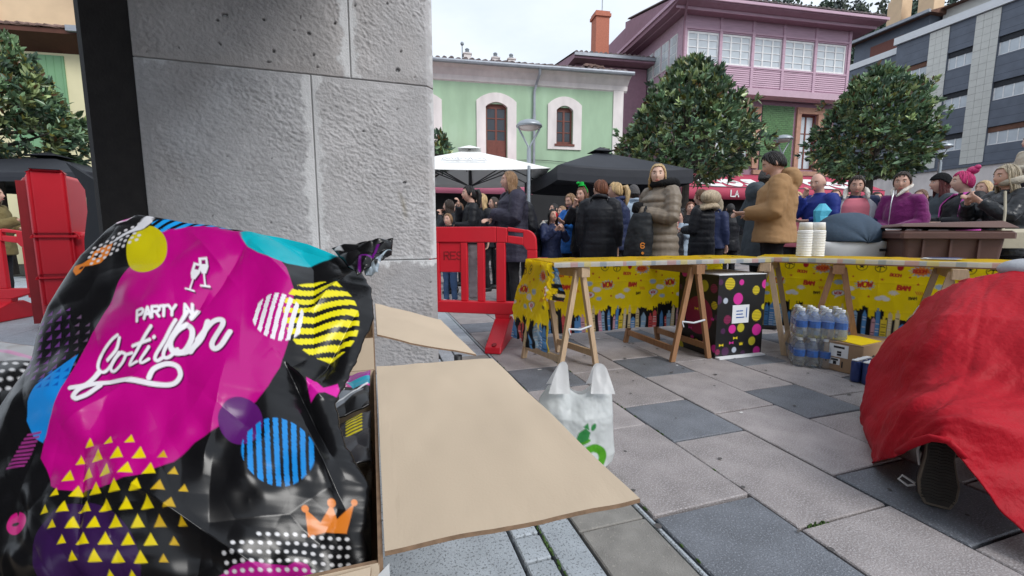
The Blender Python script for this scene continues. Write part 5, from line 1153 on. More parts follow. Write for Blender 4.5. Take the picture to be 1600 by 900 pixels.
    for s, S_, E, Wr in sl:
        pts = []; rad = []
        A = S_ + Vector((-s * .06, 0, -.02)); d_ = (Wr - E).normalized(); Wc = Wr - d_ * .005; path = [A, S_ + Vector((0, 0, -.012)), S_ * .6 + E * .4, E, E * .5 + Wr * .5, Wc]; rr = [.07, .068, .062, .056, .052, .043]
        n_ = 26 if quilt else 12; cum = [0]
        for q, q2 in zip(path, path[1:]): cum.append(cum[-1] + (q2 - q).length)
        for f in np.linspace(0, cum[-1], n_):
            i = min(max(np.searchsorted(cum, f) - 1, 0), 4); tt = (f - cum[i]) / (cum[i + 1] - cum[i] + 1e-9); pts.append(path[i].lerp(path[i + 1], tt)); rad.append(rr[i] + (rr[i + 1] - rr[i]) * tt + bk * .55 + (quilt * .9 * (abs(sin(pi * f / .075)) ** .6 - .6) if quilt else 0))
        b.tube(pts, rad, 12)
    if collar: b.tube([(.075 * cos(a) * 1.0, .01 + .07 * sin(a), 1.485 + .012 * sin(a)) for a in np.linspace(0, 2 * pi, 17)], .026, 8, False)
    if hood == 'hang': b.ball((0, .125, 1.43), (.15, .085, .12), 16, 10); b.ball((0, .09, 1.49), (.125, .07, .06), 14, 8)
    if hood == 'up': b.ball((0, -.02, 1.60), (.105, .125, .14), 16, 10)
    oc = solid('coat', b, M[coat], t, (.0085 if quilt else .0115) * k, 2 if quilt else 5)
    if quilt: oc['quilted'] = 1
    if fur:
        b = MB(); b.X = tw
        for i in range(3): b.tube([((.125 + .018 * i) * cos(a), .055 + (.10 + .02 * i) * sin(a), 1.455 - .02 * i + .035 * sin(a)) for a in np.linspace(-.4, pi + .4, 20)], .035, 8)
        solid('fur_trim', b, M[fur], t, .011 * k, 2)
    # trousers and shoes
    b = MB(); b.X = tw; b.rings([(0, 0, .80, .11, .10), (0, 0, .86, .165 * W, .115), (0, 0, .95, .16 * W, .11), (0, 0, 1.0, .15 * W, .105)], 16)
    for q in LG: b.tube([q[0], tuple((Vector(q[0]) + Vector(q[1])) / 2), q[1], tuple((Vector(q[1]) * .4 + Vector(q[2]) * .6)), q[2]], [.095, .083, .066, .058 + (.02 if legs == 'trousers_grey' else 0), .06 + (.045 if legs == 'trousers_grey' else 0)], 12)
    solid('trousers', b, M[legs], t, .012 * k, 4)
    for q in LG:
        x, y, z = q[2]; b = MB(); b.X = tw; b.tube([(x, y + .07, z - .025), (x, y + .03, z - .02), (x, y - .07, z - .03), (x, y - .16, z - .042)], [(.035, .043), (.042, .05), (.046, .04), (.032, .024)], 12, up=(1, 0, 0)); b.build('shoe', M[shoes], t, True)
    t['_k'] = k; return t, tw, hx, sl, k
def at_person(t, k, tw, name, mb, m, smooth=True, vox=None, it=2):
    mb.X = tw; return solid(name, mb, M[m], t, vox, it) if vox else mb.build(name, M[m], t, smooth)

def vest(t, tw, name, m, W, bk, z0, z1, gap, extra, off=0., n=40):
    zz = [.78, .92, 1.02, 1.12, 1.22, 1.32, 1.40, 1.44, 1.475]; rx = [.205, .19, .172, .165, .175, .178, .155, .105, .072]; ry = [.145, .14, .125, .12, .128, .12, .095, .08, .07]
    rows = []
    for z in np.linspace(z0, z1, 24):
        fade = min(1, max(0, (1.44 - z) / .1)); a_ = np.interp(z, zz, rx) * W + bk * fade + extra; c_ = np.interp(z, zz, ry) + bk * fade + extra
        A = np.linspace(-pi / 2 + gap, 1.5 * pi - gap, n) if gap > 0 else np.linspace(-pi / 2 + gap, -pi / 2 - gap, n)
        rows.append([tuple(tw((a_ * cos(q), .008 + c_ * sin(q), z))) for q in A])
    o = sheet(name, np.array(rows), M[m], t); md = o.modifiers.new('t', 'SOLIDIFY'); md.thickness = .012; return o
# behind the barrier
t, tw, *_ = person(737, 291, 6.1, -80, 'dark haired person with a ponytail, black jacket and pale flared trousers behind the red barrier', hairm='hair_black', style='ponytail', coat='coat_black', hem=.86, bulk=.015, arms=('front', 'mouth'), legs='trousers_grey', shoes='shoe_white', hyaw=4)
b = MB(); b.X = tw; b.tube([(-.15, .02, 1.43), (-.165, -.09, 1.2), (-.16, -.10, .98)], .014, 6); b.build('strap', M['coat_grey'], t)
person(800, 268, 5.3, -70, 'person with shoulder length brown hair and patterned coat at the red barrier', hairm='hair_light_brown', style='long', L=.16, coat='coat_dark_pattern', hem=.62, bulk=.055, arms=('cross', 'front'), quilt=.006, scale_w=1.25, hyaw=-8)
person(826, 288, 5.75, -62, 'person in a bulky black puffer coat just behind the brown haired one at the barrier', hairm='hair_dark', style='short', coat='coat_black', hem=.70, bulk=.05, arms=('front', 'pocket'), quilt=.008, lean=14)
person(756, 303, 7.2, -60, 'person with pale blond hair half hidden behind the ponytail at the barrier', hairm='hair_blond', style='long', L=.2, coat='coat_black', arms=('down', 'front'))
person(705, 312, 6.9, -110, 'dark haired person with a hand at the face beside the pillar edge', hairm='hair_dark', style='long', L=.2, coat='coat_black', arms=('mouth', 'mouth'))
person(702, 334, 5.9, -30, 'fair haired child in pink and black close to the pillar', hairm='hair_light_brown', style='short', coat='coat_black', hem=.7, arms=('down', 'down'), fur=None, legs='jeans', shoes='shoe_white', collar=True)
# left group in the middle
person(862, 327, 5.6, 25, 'child with red face paint and dark coat held close in the queue', hairm='hair_black', style='long', L=.18, coat='coat_navy', hem=.7, bulk=.015, arms=('chin', 'chin'), fur='fur_white', face=True, legs='jeans')
person(893, 303, 6.0, -40, 'person with long light brown hair and bright blue jacket reaching to a child', hairm='hair_light_brown', style='long', L=.28, coat='jacket_blue', arms=('reach', 'reach'), hpitch=14)
person(911, 292, 5.7, -35, 'person with a tiny green hat on a headband and a hand at the mouth', hairm='hair_brown', style='long', L=.16, coat='coat_black', arms=('down', 'mouth'), hat='headband', hpitch=8)
person(936, 281, 5.15, 172, 'person with short auburn hair in a long black quilted coat seen from behind', hairm='hair_auburn', style='short', coat='coat_black', hem=.55, bulk=.045, quilt=.005, arms=('down', 'down'), scale_w=1.1, collar=True, hyaw=60)
person(964, 285, 5.5, -95, 'person with a blond ponytail and navy puffer jacket in the queue', hairm='hair_blond', style='ponytail', coat='coat_navy', hem=.8, bulk=.035, quilt=.007, arms=('front', 'front'), collar=True)
person(989, 290, 6.3, -150, 'person in a grey knitted beanie and pale scarf behind the taupe puffer coat', hairm='hair_dark', style='short', coat='hood_pale', hat='beanie_grey', arms=('down', 'down'), collar=True)
t, tw, hx, sl, k = person(1028, 257, 4.55, -42, 'blond person in a ribbed taupe puffer coat with folded arms looking at the camera', skinm='skin_b', hairm='hair_blond', style='long', L=.10, coat='puffer_taupe', hem=.62, bulk=.036, quilt=.02, arms=('cross', 'pocket'), hyaw=38, vox=.008, scale_w=1.08)
b = MB(); b.tube([(.10 * cos(a), .02 + .09 * sin(a), 1.462 + .02 * sin(a)) for a in np.linspace(0, 2 * pi, 20)], .036, 8); b.ball((.03, .11, 1.44), (.13, .06, .08)); at_person(t, k, tw, 'black_hood', b, 'beanie_black', vox=.011)
b = MB(); b.tube([(.04, -.168, 1.02), (.045, -.172, .90)], .006, 6); at_person(t, k, tw, 'pocket_zip', b, 'black_ink')
s, S_, E, Wr = sl[0]; b = MB(); d = (Wr - E).normalized(); b.tube([Wr - d * .03, Wr + d * .02, Wr + d * .05], [.062, .064, .05], 14); at_person(t, k, tw, 'cuff', b, 'beanie_black')
hb = empty('shoulder_bag', yaw_at(997, 4.42), radians(-20), 'soft black shoulder bag with a small orange print held by the taupe puffer coat', 'bag')
b = MB(); b.rings([(0, 0, .70, .10, .05), (0, 0, .72, .14, .07), (.01, 0, .85, .145, .08), (.02, 0, 1.0, .125, .065), (.03, 0, 1.12, .10, .045), (.03, 0, 1.15, .09, .02)], 18); b.tube([(.05, 0, 1.14), (.07, .02, 1.22)], .012, 8); solid('bag_body', b, M['bag_black'], hb, .009)
ink('bag_print', strokes('6', .035, 0, .05), .011, M['orange_print'], hb, lambda x, y, th: (x, -.083 - th, .85 - y))
b = MB(); b.tube([(.055, -.083, .75), (.055, -.077, .75)], .014, 10); b.build('bag_badge', M['orange_print'], hb)
t, tw, hx, sl, k = person(1096, 296, 5.7, -118, 'person with a bun and a black coat with pale fur trimmed hood facing away', hairm='hair_brown', style='bun', coat='coat_black', hem=.6, bulk=.035, quilt=.006, arms=('front', 'front'), fur='fur')
b = MB(); b.ball((0, .10, 1.40), (.19, .10, .10), 16, 10); at_person(t, k, tw, 'fur_hood', b, 'fur', vox=.012)
person(1062, 330, 6.6, -20, 'child in white and black with a pink bow among the crowd', hairm='hair_black', style='topbun', coat='hood_pale', hem=.7, arms=('chin', 'down'))
person(1052, 343, 6.3, 30, 'small child in black with a pink headband beside the taupe puffer coat', hairm='hair_pink', style='short', coat='coat_black', hem=.7, arms=('down', 'down'))
person(1117, 309, 7.0, 150, 'person with light hair in a pale blue jacket behind the fur hood', hairm='hair_grey_blond', style='bob', L=.12, coat='coat_navy', hem=.8, arms=('down', 'down'), collar=True)
person(1076, 316, 7.4, 10, 'person facing the camera under the cafe awning behind the fur hood', hairm='hair_auburn', style='short', coat='coat_black', arms=('down', 'down'))
t, tw, hx, sl, k = person(1191, 262, 4.95, 118, 'person in a dark grey hooded coat standing face to face with the tan parka', hairm='hair_dark', style='short', coat='coat_grey', hem=.60, bulk=.04, arms=('pocket', 'pocket'), hood='hang', hat='beanie_grey', scale_w=1.15, male=True)
t, tw, hx, sl, k = person(1208, 236, 4.35, -84, 'tall dark haired person in a tan hooded parka looking down at the hands', hairm='hair_black', style='short', coat='coat_tan', hem=.835, bulk=.05, arms=('front', 'front'), hood='hang', hyaw=2, hpitch=26, male=True, vox=.008, scale_w=1.05, flare=.015)
b = MB(); b.box((-.262, -.02, 1.27), (.012, .10, .055), Matrix.Rotation(.1, 3, 'Y')); at_person(t, k, tw, 'sleeve_badge', b, 'badge', False)
b = MB(); b.tube([(-.23, -.05, 1.0), (-.235, -.055, .92)], .006, 6); at_person(t, k, tw, 'pocket_zip', b, 'black_ink')
b = MB(); b.ball((0, -.02, -.055), (.068, .082, .06), 14, 8); b.X = hx; b.build('beard', M['hair_black'], t, True) if False else None
# right group
t, tw, hx, sl, k = person(1275, 271, 5.3, -40, 'bald person in a blue jacket holding a fist to the mouth', hairm='hair_dark', style='bald', coat='jacket_royal', hem=.75, bulk=.018, arms=('front', 'mouth'), male=True, hpitch=14, hyaw=10)
gl = empty('cyan_bag', yaw_at(1281, 5.0), 0, 'crumpled cyan plastic bag held by the bald person in blue', 'bag')
b = MB(); b.rings([(0, 0, 1.00, .05, .04), (.01, 0, 1.06, .085, .06), (-.01, 0, 1.14, .075, .05), (.01, 0, 1.2, .10, .06), (0, 0, 1.28, .03, .03)], 9); b.build('bag_body', M['glove_cyan'], gl)
t, tw, hx, sl, k = person(1331, 275, 5.1, 4, 'smiling person in a pink top and open dark jacket above the pram', hairm='hair_dark', style='short', coat='coat_navy', hem=.8, bulk=.035, arms=('front', 'front'), hpitch=14, scale_w=1.15)
vest(t, tw, 'pink_top', 'top_pink', 1.03, .035, .84, 1.42, -.75, .004); vest(t, tw, 'grey_vest', 'vest_grey', 1.03, .035, .84, 1.455, .62, .010)
b = MB(); b.rings([(0, -.03, .95, .13, .13), (0, -.035, 1.1, .125, .135), (0, -.035, 1.25, .125, .135), (0, -.03, 1.36, .11, .105), (0, -.02, 1.42, .08, .08)], 16); None
b = MB()
b.tube([(-.11, -.125, 1.33), (-.10, -.075, 1.40), (-.09, -.0, 1.44), (-.06, .06, 1.455), (0, .085, 1.46), (.06, .06, 1.455), (.09, .0, 1.44), (.10, -.075, 1.40), (.11, -.125, 1.33)], [.014, .028, .03, .034, .034, .034, .03, .028, .014], 8)
at_person(t, k, tw, 'white_hood', b, 'fur_white', vox=.012)
t, tw, hx, sl, k = person(1404, 269, 4.75, -26, 'smiling person in a purple fleece with a white lined collar and clasped hands', hairm='hair_dark', style='short', coat='fleece_purple', hem=.72, bulk=.014, arms=('clasp', 'clasp'), hpitch=8, hyaw=18, scale_w=.98, vox=.008)
b = MB(); b.tube([(-.015, -.150, 1.33), (-.052, -.100, 1.39), (-.066, -.02, 1.432), (-.052, .045, 1.455), (0, .066, 1.462), (.052, .045, 1.455), (.066, -.02, 1.432), (.052, -.100, 1.39), (.015, -.150, 1.33)], [.012, .022, .022, .02, .02, .02, .022, .022, .012], 8); at_person(t, k, tw, 'white_collar', b, 'fur_white', vox=.010)
b = MB(); b.tube([(-.01, -.15, 1.40), (-.012, -.172, 1.26), (-.015, -.178, 1.0)], .005, 6); at_person(t, k, tw, 'zip', b, 'aluminium')
person(1466, 272, 5.5, -68, 'person with long dark red hair and a black beanie beside the purple fleece', hairm='hair_red', style='long', L=.30, coat='coat_grey', hat='beanie_black', arms=('front', 'front'), bulk=.025)
t, tw, hx, sl, k = person(1500, 268, 4.75, -62, 'person with magenta hair in a bun, black jumper and pink vest', skinm='skin_b', hairm='hair_pink', style='topbun', coat='coat_black', hem=.75, bulk=.045, arms=('front', 'front'), hyaw=-8, scale_w=1.2)
b = MB()
vest(t, tw, 'pink_vest', 'vest_pink', 1.08, .045, .80, 1.455, .75, .012)
t, tw, hx, sl, k = person(1567, 257, 3.95, -48, 'person with long fair hair, cream scarf and black leather jacket nearest the bin', hairm='hair_grey_blond', style='long', L=.22, coat='leather', hem=.82, bulk=.025, arms=('chin', 'chin'), hyaw=-4, hpitch=6, scale_w=1.0)
b = MB(); b.tube([(.07 * cos(a), .0 + .066 * sin(a), 1.405 + .015 * sin(a)) for a in np.linspace(0, 2 * pi, 20)], .036, 8); at_person(t, k, tw, 'scarf', b, 'scarf_cream', vox=.012)
sb_ = empty('beige_bag', yaw_at(1590, 3.66), radians(-15), 'beige crossbody bag hanging at the side of the leather jacket', 'bag')
b = MB(); b.bev(-.17, .17, -.04, .04, .82, .98, .03); o = b.build('bag_body', M['bag_beige'], sb_); b = MB(); b.tube([(-.10, 0, .95), (-.07, .05, 1.12), (-.03, .14, 1.30)], .010, 6); b.build('strap', M['bag_beige'], sb_)
person(1632, 250, 4.75, -40, 'person in a dark coat at the right edge carrying a fair child', hairm='hair_dark', style='short', coat='coat_khaki', arms=('hold', 'hold'), male=True, bulk=.04)
person(1592, 217, 4.45, -55, 'fair haired child in a cream coat carried at the right edge', hairm='hair_light_brown', style='short', coat='coat_cream', hem=.8, bulk=.03, arms=('front', 'front'), base=.98, h=.92, sit=True, skinm='skin_b')
person(-6, 291, 5.5, 60, 'person with fair hair and a khaki furry coat at the left picture edge', hairm='hair_grey_blond', style='bob', L=.14, coat='coat_khaki', hem=.75, bulk=.04, arms=('front', 'reach'), fur='fur')
# fillers of the queue under the parasols, seen between the others
for px, top, Y, yw, hm, ct, lab in ((720, 316, 8.0, -80, 'hair_brown', 'coat_black', 'brown haired person in black far back under the white parasol'), (868, 318, 7.8, -60, 'hair_black', 'coat_black', 'dark haired person far back under the black parasol'), (1010, 312, 7.6, 160, 'hair_light_brown', 'coat_black', 'light haired person far back between beanie and taupe coat'), (1140, 318, 7.4, -160, 'hair_black', 'coat_black', 'dark haired person far back left of the grey coat'), (1300, 296, 6.6, 0, 'hair_brown', 'coat_grey', 'brown haired person in grey behind the bald one'), (1362, 300, 6.4, 20, 'hair_dark', 'coat_navy', 'dark haired person far back between pink top and purple fleece'), (1435, 296, 6.4, -30, 'hair_brown', 'coat_black', 'brown haired person far back left of the black beanie'), (1532, 282, 6.2, -40, 'hair_blond', 'coat_navy', 'blond person far back between magenta hair and leather jacket'), (1316, 302, 7.2, 10, 'hair_auburn', 'jacket_blue', 'auburn haired person in bright blue far back left of the pink top'), (1243, 300, 7.0, -20, 'hair_blond', 'top_pink', 'blond person in pink far back right of the tan parka'), (880, 322, 7.0, -50, 'hair_light_brown', 'coat_grey', 'light haired person in grey far back behind the child with face paint'), (1385, 306, 7.4, 0, 'hair_black', 'coat_black', 'black haired person far back just left of the purple fleece'), (775, 308, 7.6, -70, 'hair_dark', 'coat_black', 'dark haired person far back between the ponytail and the patterned coat')):
    person(px, top, Y, yw, lab, hairm=hm, style='long', L=.15, coat=ct, arms=('down', 'front'), vox=.012)
bake()
# ------------------------------------------------------------------ foreground: cardboard box with the party bag
BH = .60
cbx = empty('cardboard_box', ab(.434, 0), AB_ROT, 'big open cardboard box with spread flaps in the foreground beside the pillar', 'box')
def panel(name, pts, n_, th, wav=0., seed=0, edge=True):
    """sheet of corrugated board between four corners (in order), thickened along n_"""
    nu, nv = 60, 40; U, V = np.meshgrid(np.linspace(0, 1, nu), np.linspace(0, 1, nv)); a, b_, c, d = [np.array(p, float) for p in pts]
    P = ((1 - U) * (1 - V))[..., None] * a + (U * (1 - V))[..., None] * b_ + (U * V)[..., None] * c + ((1 - U) * V)[..., None] * d
    smooth = False; P = P + np.array(n_) * (wav * vnoise(U, V, 2.2, seed) + wav * .12 * vnoise(U, V, 9, seed + 1) * (np.minimum(np.minimum(U, 1 - U), np.minimum(V, 1 - V)) < .06))[..., None]
    o = sheet(name, P, [M['cardboard'], M['cardboard_edge']], cbx, smooth=False); m = o.modifiers.new('t', 'SOLIDIFY'); m.thickness = th; m.offset = -1; m.material_offset_rim = 1; return o
w_, d_ = .60, .66                                           # local: x = D2 (box at -w..0), y = D1 (0..d)
panel('side_wall', [(0, 0, BH), (0, d_, BH), (0, d_, 0), (0, 0, 0)], (1, 0, 0), .005)
panel('side_wall', [(-w_, 0, BH), (-w_, d_, BH), (-w_, d_, 0), (-w_, 0, 0)], (1, 0, 0), .005)
panel('end_wall', [(-w_, d_, BH), (-.004, d_, BH), (-.004, d_, 0), (-w_, d_, 0)], (0, 1, 0), .005, .003, 4)
panel('end_wall', [(-w_, 0, BH - .012), (-.004, 0, BH - .006), (-.004, 0, 0), (-w_, 0, 0)], (0, 1, 0), .005, .004, 5)
panel('bottom', [(-w_, 0, .01), (0, 0, .01), (0, d_, .01), (-w_, d_, .01)], (0, 0, 1), .005)
panel('side_flap', [(.002, .0, BH + .002), (.300, -.012, BH + .004), (.296, d_ - .008, BH - .004), (.002, d_, BH + .002)], (0, 0, 1), .0055, .0035, 8)
panel('end_flap', [(-w_ + .01, -.002, BH - .01), (-.012, -.002, BH - .006), (-.03, -.20, BH - .03), (-w_ + .03, -.22, BH - .05)], (0, 0, 1), .0055, .003, 9)
b = MB(); b.add([(-.006, .0, BH - .02), (.006, -.004, BH - .006), (.004, -.004, .3), (-.008, -.004, .3)], [(0, 1, 2, 3)]); b.build('corner_tape', M['paper'], cbx)
bx2 = empty('cardboard_box', ab(1.447, 0), AB_ROT, 'second cardboard box with one flap sloping down, between the front box and the pillar', 'box')
cbx_, cbx = cbx, bx2; d2 = .70
panel('side_wall', [(.0, 0, BH), (.0, d2, BH), (.0, d2, 0), (.0, 0, 0)], (1, 0, 0), .005); panel('side_wall', [(-.55, 0, BH), (-.55, d2, BH), (-.55, d2, 0), (-.55, 0, 0)], (1, 0, 0), .005)
panel('end_wall', [(-.55, 0, BH), (-.004, 0, BH), (-.004, 0, 0), (-.55, 0, 0)], (0, 1, 0), .005, .002, 3); panel('end_wall', [(-.55, d2, BH), (-.004, d2, BH), (-.004, d2, 0), (-.55, d2, 0)], (0, 1, 0), .005)
panel('side_flap', [(.008, .0, BH + .002), (.335, .0, .510), (.318, d2, .505), (.008, d2, BH + .002)], (0, 0, 1), .0055, .004, 5); panel('bottom', [(-.55, 0, .01), (0, 0, .01), (0, d2, .01), (-.55, d2, .01)], (0, 0, 1), .005)
mk('plastic_print', (1, 1, 1), .26, .02, 3, attr=True, spec=.42)
mk('plastic_black', (.008, .008, .009), .16, .1, 4, .25, 14, spec=.6, bdist=.02)
mk('bag_white', (1, 1, 1), .35, .03, 4, .35, 26, attr=True, thin=.4, bdist=.008)
# --- the party bag lies tilted out of the box: its print is drawn in the plane of the bag
PH = radians(39); PO = np.array(ab(.46, 0, .50)); PN = np.array(-D1 * sin(PH) + Vector((0, 0, cos(PH)))); C0 = np.array((0, 0, CAMH))
def plane_pt(U, V):                                          # print coordinates to the plane of the bag (a plain homography)
    x = (U - 800) / FPX; y = (450 - V) / FPX; R_ = np.stack([x, cos(PITCH) + y * sin(PITCH), -sin(PITCH) + y * cos(PITCH)], -1)
    t = ((PO - C0) @ PN) / (R_ @ PN); return C0 + R_ * t[..., None]
OUT_L = [(347, 205), (352, 178), (360, 166), (380, 146), (400, 125), (425, 108), (450, 92), (480, 74), (510, 62), (540, 54), (560, 50), (580, 40), (610, 18), (640, -2), (700, -30), (800, -60), (960, -80)]
OUT_R = [(347, 232), (356, 300), (360, 372), (366, 400), (372, 440), (382, 482), (394, 512), (404, 535), (420, 562), (450, 580), (475, 586), (500, 582), (525, 572), (560, 558), (600, 540), (630, 527), (660, 530), (690, 536), (715, 552), (740, 568), (762, 578), (790, 574), (830, 571), (870, 574), (960, 580)]
nv, nu = 430, 440; yv = np.concatenate([np.linspace(347, 372, 46), np.linspace(373, 945, nv - 46)])
Lx = np.interp(yv, *zip(*OUT_L)); Rx = np.interp(yv, *zip(*OUT_R)); Rx += 2.5 * vnoise(yv, yv * 0, .06, 4) * (yv > 420)
u = np.linspace(0, 1, nu); U = Lx[:, None] + (Rx - Lx)[:, None] * u[None]; V = np.repeat(yv[:, None], nu, 1)
pr = Print(U, V, (.006, .006, .007)); pr.px = 1.5
MAG = (.43, .002, .19); YL = (.66, .52, .004); BLU = (.01, .22, .62); PUR = (.085, .008, .12); ORA = (.66, .19, .02); WHT = (.74, .72, .76); CYA = (.005, .40, .48)
mag = [(210, 440), (222, 420), (240, 398), (262, 377), (300, 367), (345, 363), (385, 367), (400, 385), (430, 408), (452, 438), (463, 470), (462, 505), (455, 545), (440, 590), (425, 620), (408, 645), (390, 662), (355, 690), (320, 715), (290, 745), (250, 766), (200, 781), (150, 784), (112, 781), (97, 772), (88, 745), (79, 728), (85, 708), (105, 670), (120, 630), (140, 590), (160, 540), (185, 490), (198, 462)]
# purple triangles, left
for i in range(9):
    for j in range(10):
        cx = 34 + i * 16.5 + (j % 2) * 2; cy = 497 + j * 13.6
        if ((cx - 100) / 68) ** 2 + ((cy - 560) / 66) ** 2 < 1: s = 5.2 if i < 5 else 3.8; pr.poly([(cx - s, cy + s * .6), (cx + s * .8, cy - s), (cx + s * .8, cy + s * .6)], (.13, .035, .19) if i < 6 else (.12, .07, .13))
pr.poly([(140, 575), (125, 585), (98, 603), (75, 622), (63, 645), (59, 672), (70, 698), (84, 706), (97, 690), (110, 660), (125, 620)], BLU)
for i in range(4):
    for j in range(4): cx = 82 + i * 14; cy = 600 + j * 12; pr.poly([(cx - 4, cy + 3), (cx + 4, cy - 4), (cx + 4, cy + 3)], (.005, .08, .38)) if cy < 632 and cx + cy * .5 > 385 else None
for i in range(9):
    y0 = 690 + i * 5.6; pr.poly([(60 - i * 5, y0 + 2), (84 - i * 4, y0), (82 - i * 4, y0 + 3), (58 - i * 5, y0 + 5)], (.28, .03, .19))
pr.ell((150, 880), (82, 78), (.028, .008, .055)); pr.poly(mag, MAG)
# cyan patch and blue stripes along the upper edge
pr.poly([(378, 372), (396, 362), (440, 364), (492, 376), (528, 402), (505, 412), (482, 424), (452, 429), (428, 424), (408, 414), (392, 402), (382, 386)], CYA)
st = pr.sd_poly([(243, 364), (262, 357), (300, 352), (374, 354), (350, 365), (300, 367), (268, 377), (256, 380)])
a = np.clip(.5 - st / 1.5, 0, 1) * (np.mod(U * .9 + V * 1.3, 16) < 9); pr.C[:] = pr.C * (1 - a[..., None]) + np.array((.015, .30, .72)) * a[..., None]
pr.ell((238, 409), (32, 41), (.52, .45, .006))
# striped circles
d = pr.sd_ell((505, 508), (57, 57)); wv = V + .18 * (U - 505) + 3 * np.sin(U * .05); a = np.clip(.5 - d / 1.5, 0, 1) * (np.mod(wv, 14.4) < 8.2); pr.C[:] = pr.C * (1 - a[..., None]) + np.array((.74, .66, .01)) * a[..., None]
d = pr.sd_ell((440, 514), (39, 34)); wv = U + .28 * (V - 514); a = np.clip(.5 - d / 1.5, 0, 1) * (np.mod(wv, 11.2) < 6.6); pr.C[:] = pr.C * (1 - a[..., None]) + np.array(WHT) * a[..., None]
pr.ell((386, 678), (32, 37), PUR)
d = pr.sd_ell((442, 721), (54, 52)); wv = U - .05 * (V - 721); a = np.clip(.5 - d / 1.5, 0, 1) * (np.mod(wv, 12.8) < 7.6); pr.C[:] = pr.C * (1 - a[..., None]) + np.array((.01, .22, .60)) * a[..., None]
# yellow triangles, lower left
for j, yy in enumerate((713, 735, 759, 784, 809, 833, 857, 881, 905)):
    for i in range(9):
        cx = 62 + i * 33 + (16 if j % 2 else 0) - j * 1.5; e = ((cx - 202) / 112) ** 2 + ((yy - 808) / 104) ** 2
        if e < 1.02: s = (9.8 if e < .72 else 7.2) * (.9 if cx > 260 else 1); pr.poly([(cx - s * 1.05, yy + s * .8), (cx + s * .25, yy - s * 1.05), (cx + s * 1.05, yy + s * .65)], (.70, .56, .004) if cx < 262 else (.52, .33, .01))
pr.ell((33, 822), (21, 18), (.62, .01, .22)); pr.poly([(20, 808), (32, 815), (45, 806), (40, 818), (24, 818)], (.006, .006, .007)) if False else None; pr.ell((31, 823), (8, 3), (.01, .004, .006)); pr.poly([(30, 800), (34, 811), (38, 801)], (.006, .006, .007))
# orange crown and mask
pr.poly([(479, 801), (502, 820), (519, 790), (527, 813), (554, 789), (542, 836), (510, 834), (483, 842)], ORA)
for c, r in (((479, 801), 5.5), ((519, 790), 6.5), ((554, 788), 5)): pr.ell(c, r, ORA)
pr.poly([(117, 428), (119, 420), (134, 418), (146, 411), (150, 400), (162, 391), (174, 388), (186, 376), (181, 392), (176, 408), (164, 420), (150, 424), (138, 424), (131, 434), (124, 438)], ORA); pr.ell((157, 407), (7, 4), (.02, .01, .01), -.5); pr.ell((132, 426), (4, 2.4), (.02, .01, .01), -.4)
# white dots with the magenta mask, lower right
pr.poly([(345, 905), (370, 890), (400, 884), (430, 886), (452, 888), (465, 880), (482, 884), (492, 900), (480, 930), (350, 935)], (.42, .01, .24))
for j in range(7):
    for i in range(16):
        cx = 358 + i * 13.2 + (j % 2) * 2; cy = 840 + j * 13 + abs(i - 8) * .8
        if cx > 545 or (j == 0 and i < 4) or cx + (cy - 840) * 1.6 < 395: continue
        pr.ell((cx, cy), (3.6, 2.9), (.66, .66, .68))
# bow, stars
pr.poly([(481, 600), (496, 602), (506, 611), (528, 603), (531, 612), (526, 623), (508, 618), (496, 624), (487, 633), (484, 620)], (.62, .01, .33))
# white back of the bag folded over at the top left
pr.poly([(150, 395), (165, 378), (185, 352), (196, 347), (212, 352), (245, 352), (247, 362), (238, 370), (215, 378), (190, 388)], (.012, .012, .013))
for j in range(5):
    for i in range(9):
        cx = 150 + i * 10.5 - j * 3; cy = 392 - i * 4.2 + j * 8.2
        if pr is not None and 142 < cx < 228 and cy > 356: pr.ell((cx, cy), (2.9, 2.2), (.62, .60, .62), -.4)
pr.poly([(176, 389), (198, 378), (215, 369), (228, 358), (238, 350), (248, 353), (245, 363), (232, 371), (210, 377), (190, 386)], (.68, .68, .72)); pr.poly([(180, 349), (195, 345), (212, 350), (203, 355), (186, 356)], (.70, .55, .66)); pr.poly([(190, 352), (197, 348), (209, 351), (200, 354)], (.60, .05, .36))
# lettering with its dark drop shadow
LT = []
LT += [(s, 2.1) for s in strokes('PARTY N', 231, 520, 14.5, .25, -.215, 1.15, 1.05)]
def gl(x, y, r):                                             # champagne glass
    cs, sn = cos(r), sin(r); f = lambda p: (x + p[0] * cs - p[1] * sn, y + p[0] * sn + p[1] * cs); return f
GL = [gl(317, 444, .22), gl(327, 434, -.10)]
script = [ # Cotillon, written as one slanted hand
 [(203, 552), (192, 560), (176, 580), (171, 596), (178, 603), (190, 594), (204, 576)], [(206, 556), (200, 572), (186, 586)],
 [(206, 577), (196, 586), (190, 598), (196, 602), (208, 592), (214, 580), (208, 576)], [(214, 580), (224, 578)],
 [(255, 542), (240, 562), (224, 588), (222, 596), (232, 592)], [(226, 568), (252, 560)], [(250, 570), (238, 588), (240, 594), (250, 588)], [(258, 557), (259, 556)],
 [(290, 530), (276, 556), (260, 582), (262, 590), (272, 584)], [(306, 515), (290, 545), (274, 572), (272, 584), (280, 584), (292, 572)],
 [(304, 536), (292, 546), (282, 562), (286, 576), (300, 576), (312, 560), (314, 544), (306, 534)], [(312, 522), (320, 511)],
 [(286, 574), (306, 576), (326, 558), (336, 530)], [(336, 528), (330, 548), (312, 576)], [(322, 558), (342, 530), (356, 525), (358, 535), (344, 562), (348, 572), (358, 566), (370, 545)]]
swash = [(134, 632), (156, 626), (172, 604)], [(144, 650), (140, 645), (150, 632), (174, 622), (215, 618), (256, 624), (284, 624), (296, 612), (292, 598), (276, 594), (258, 602), (250, 616)], [(146, 650), (160, 642), (176, 626)]
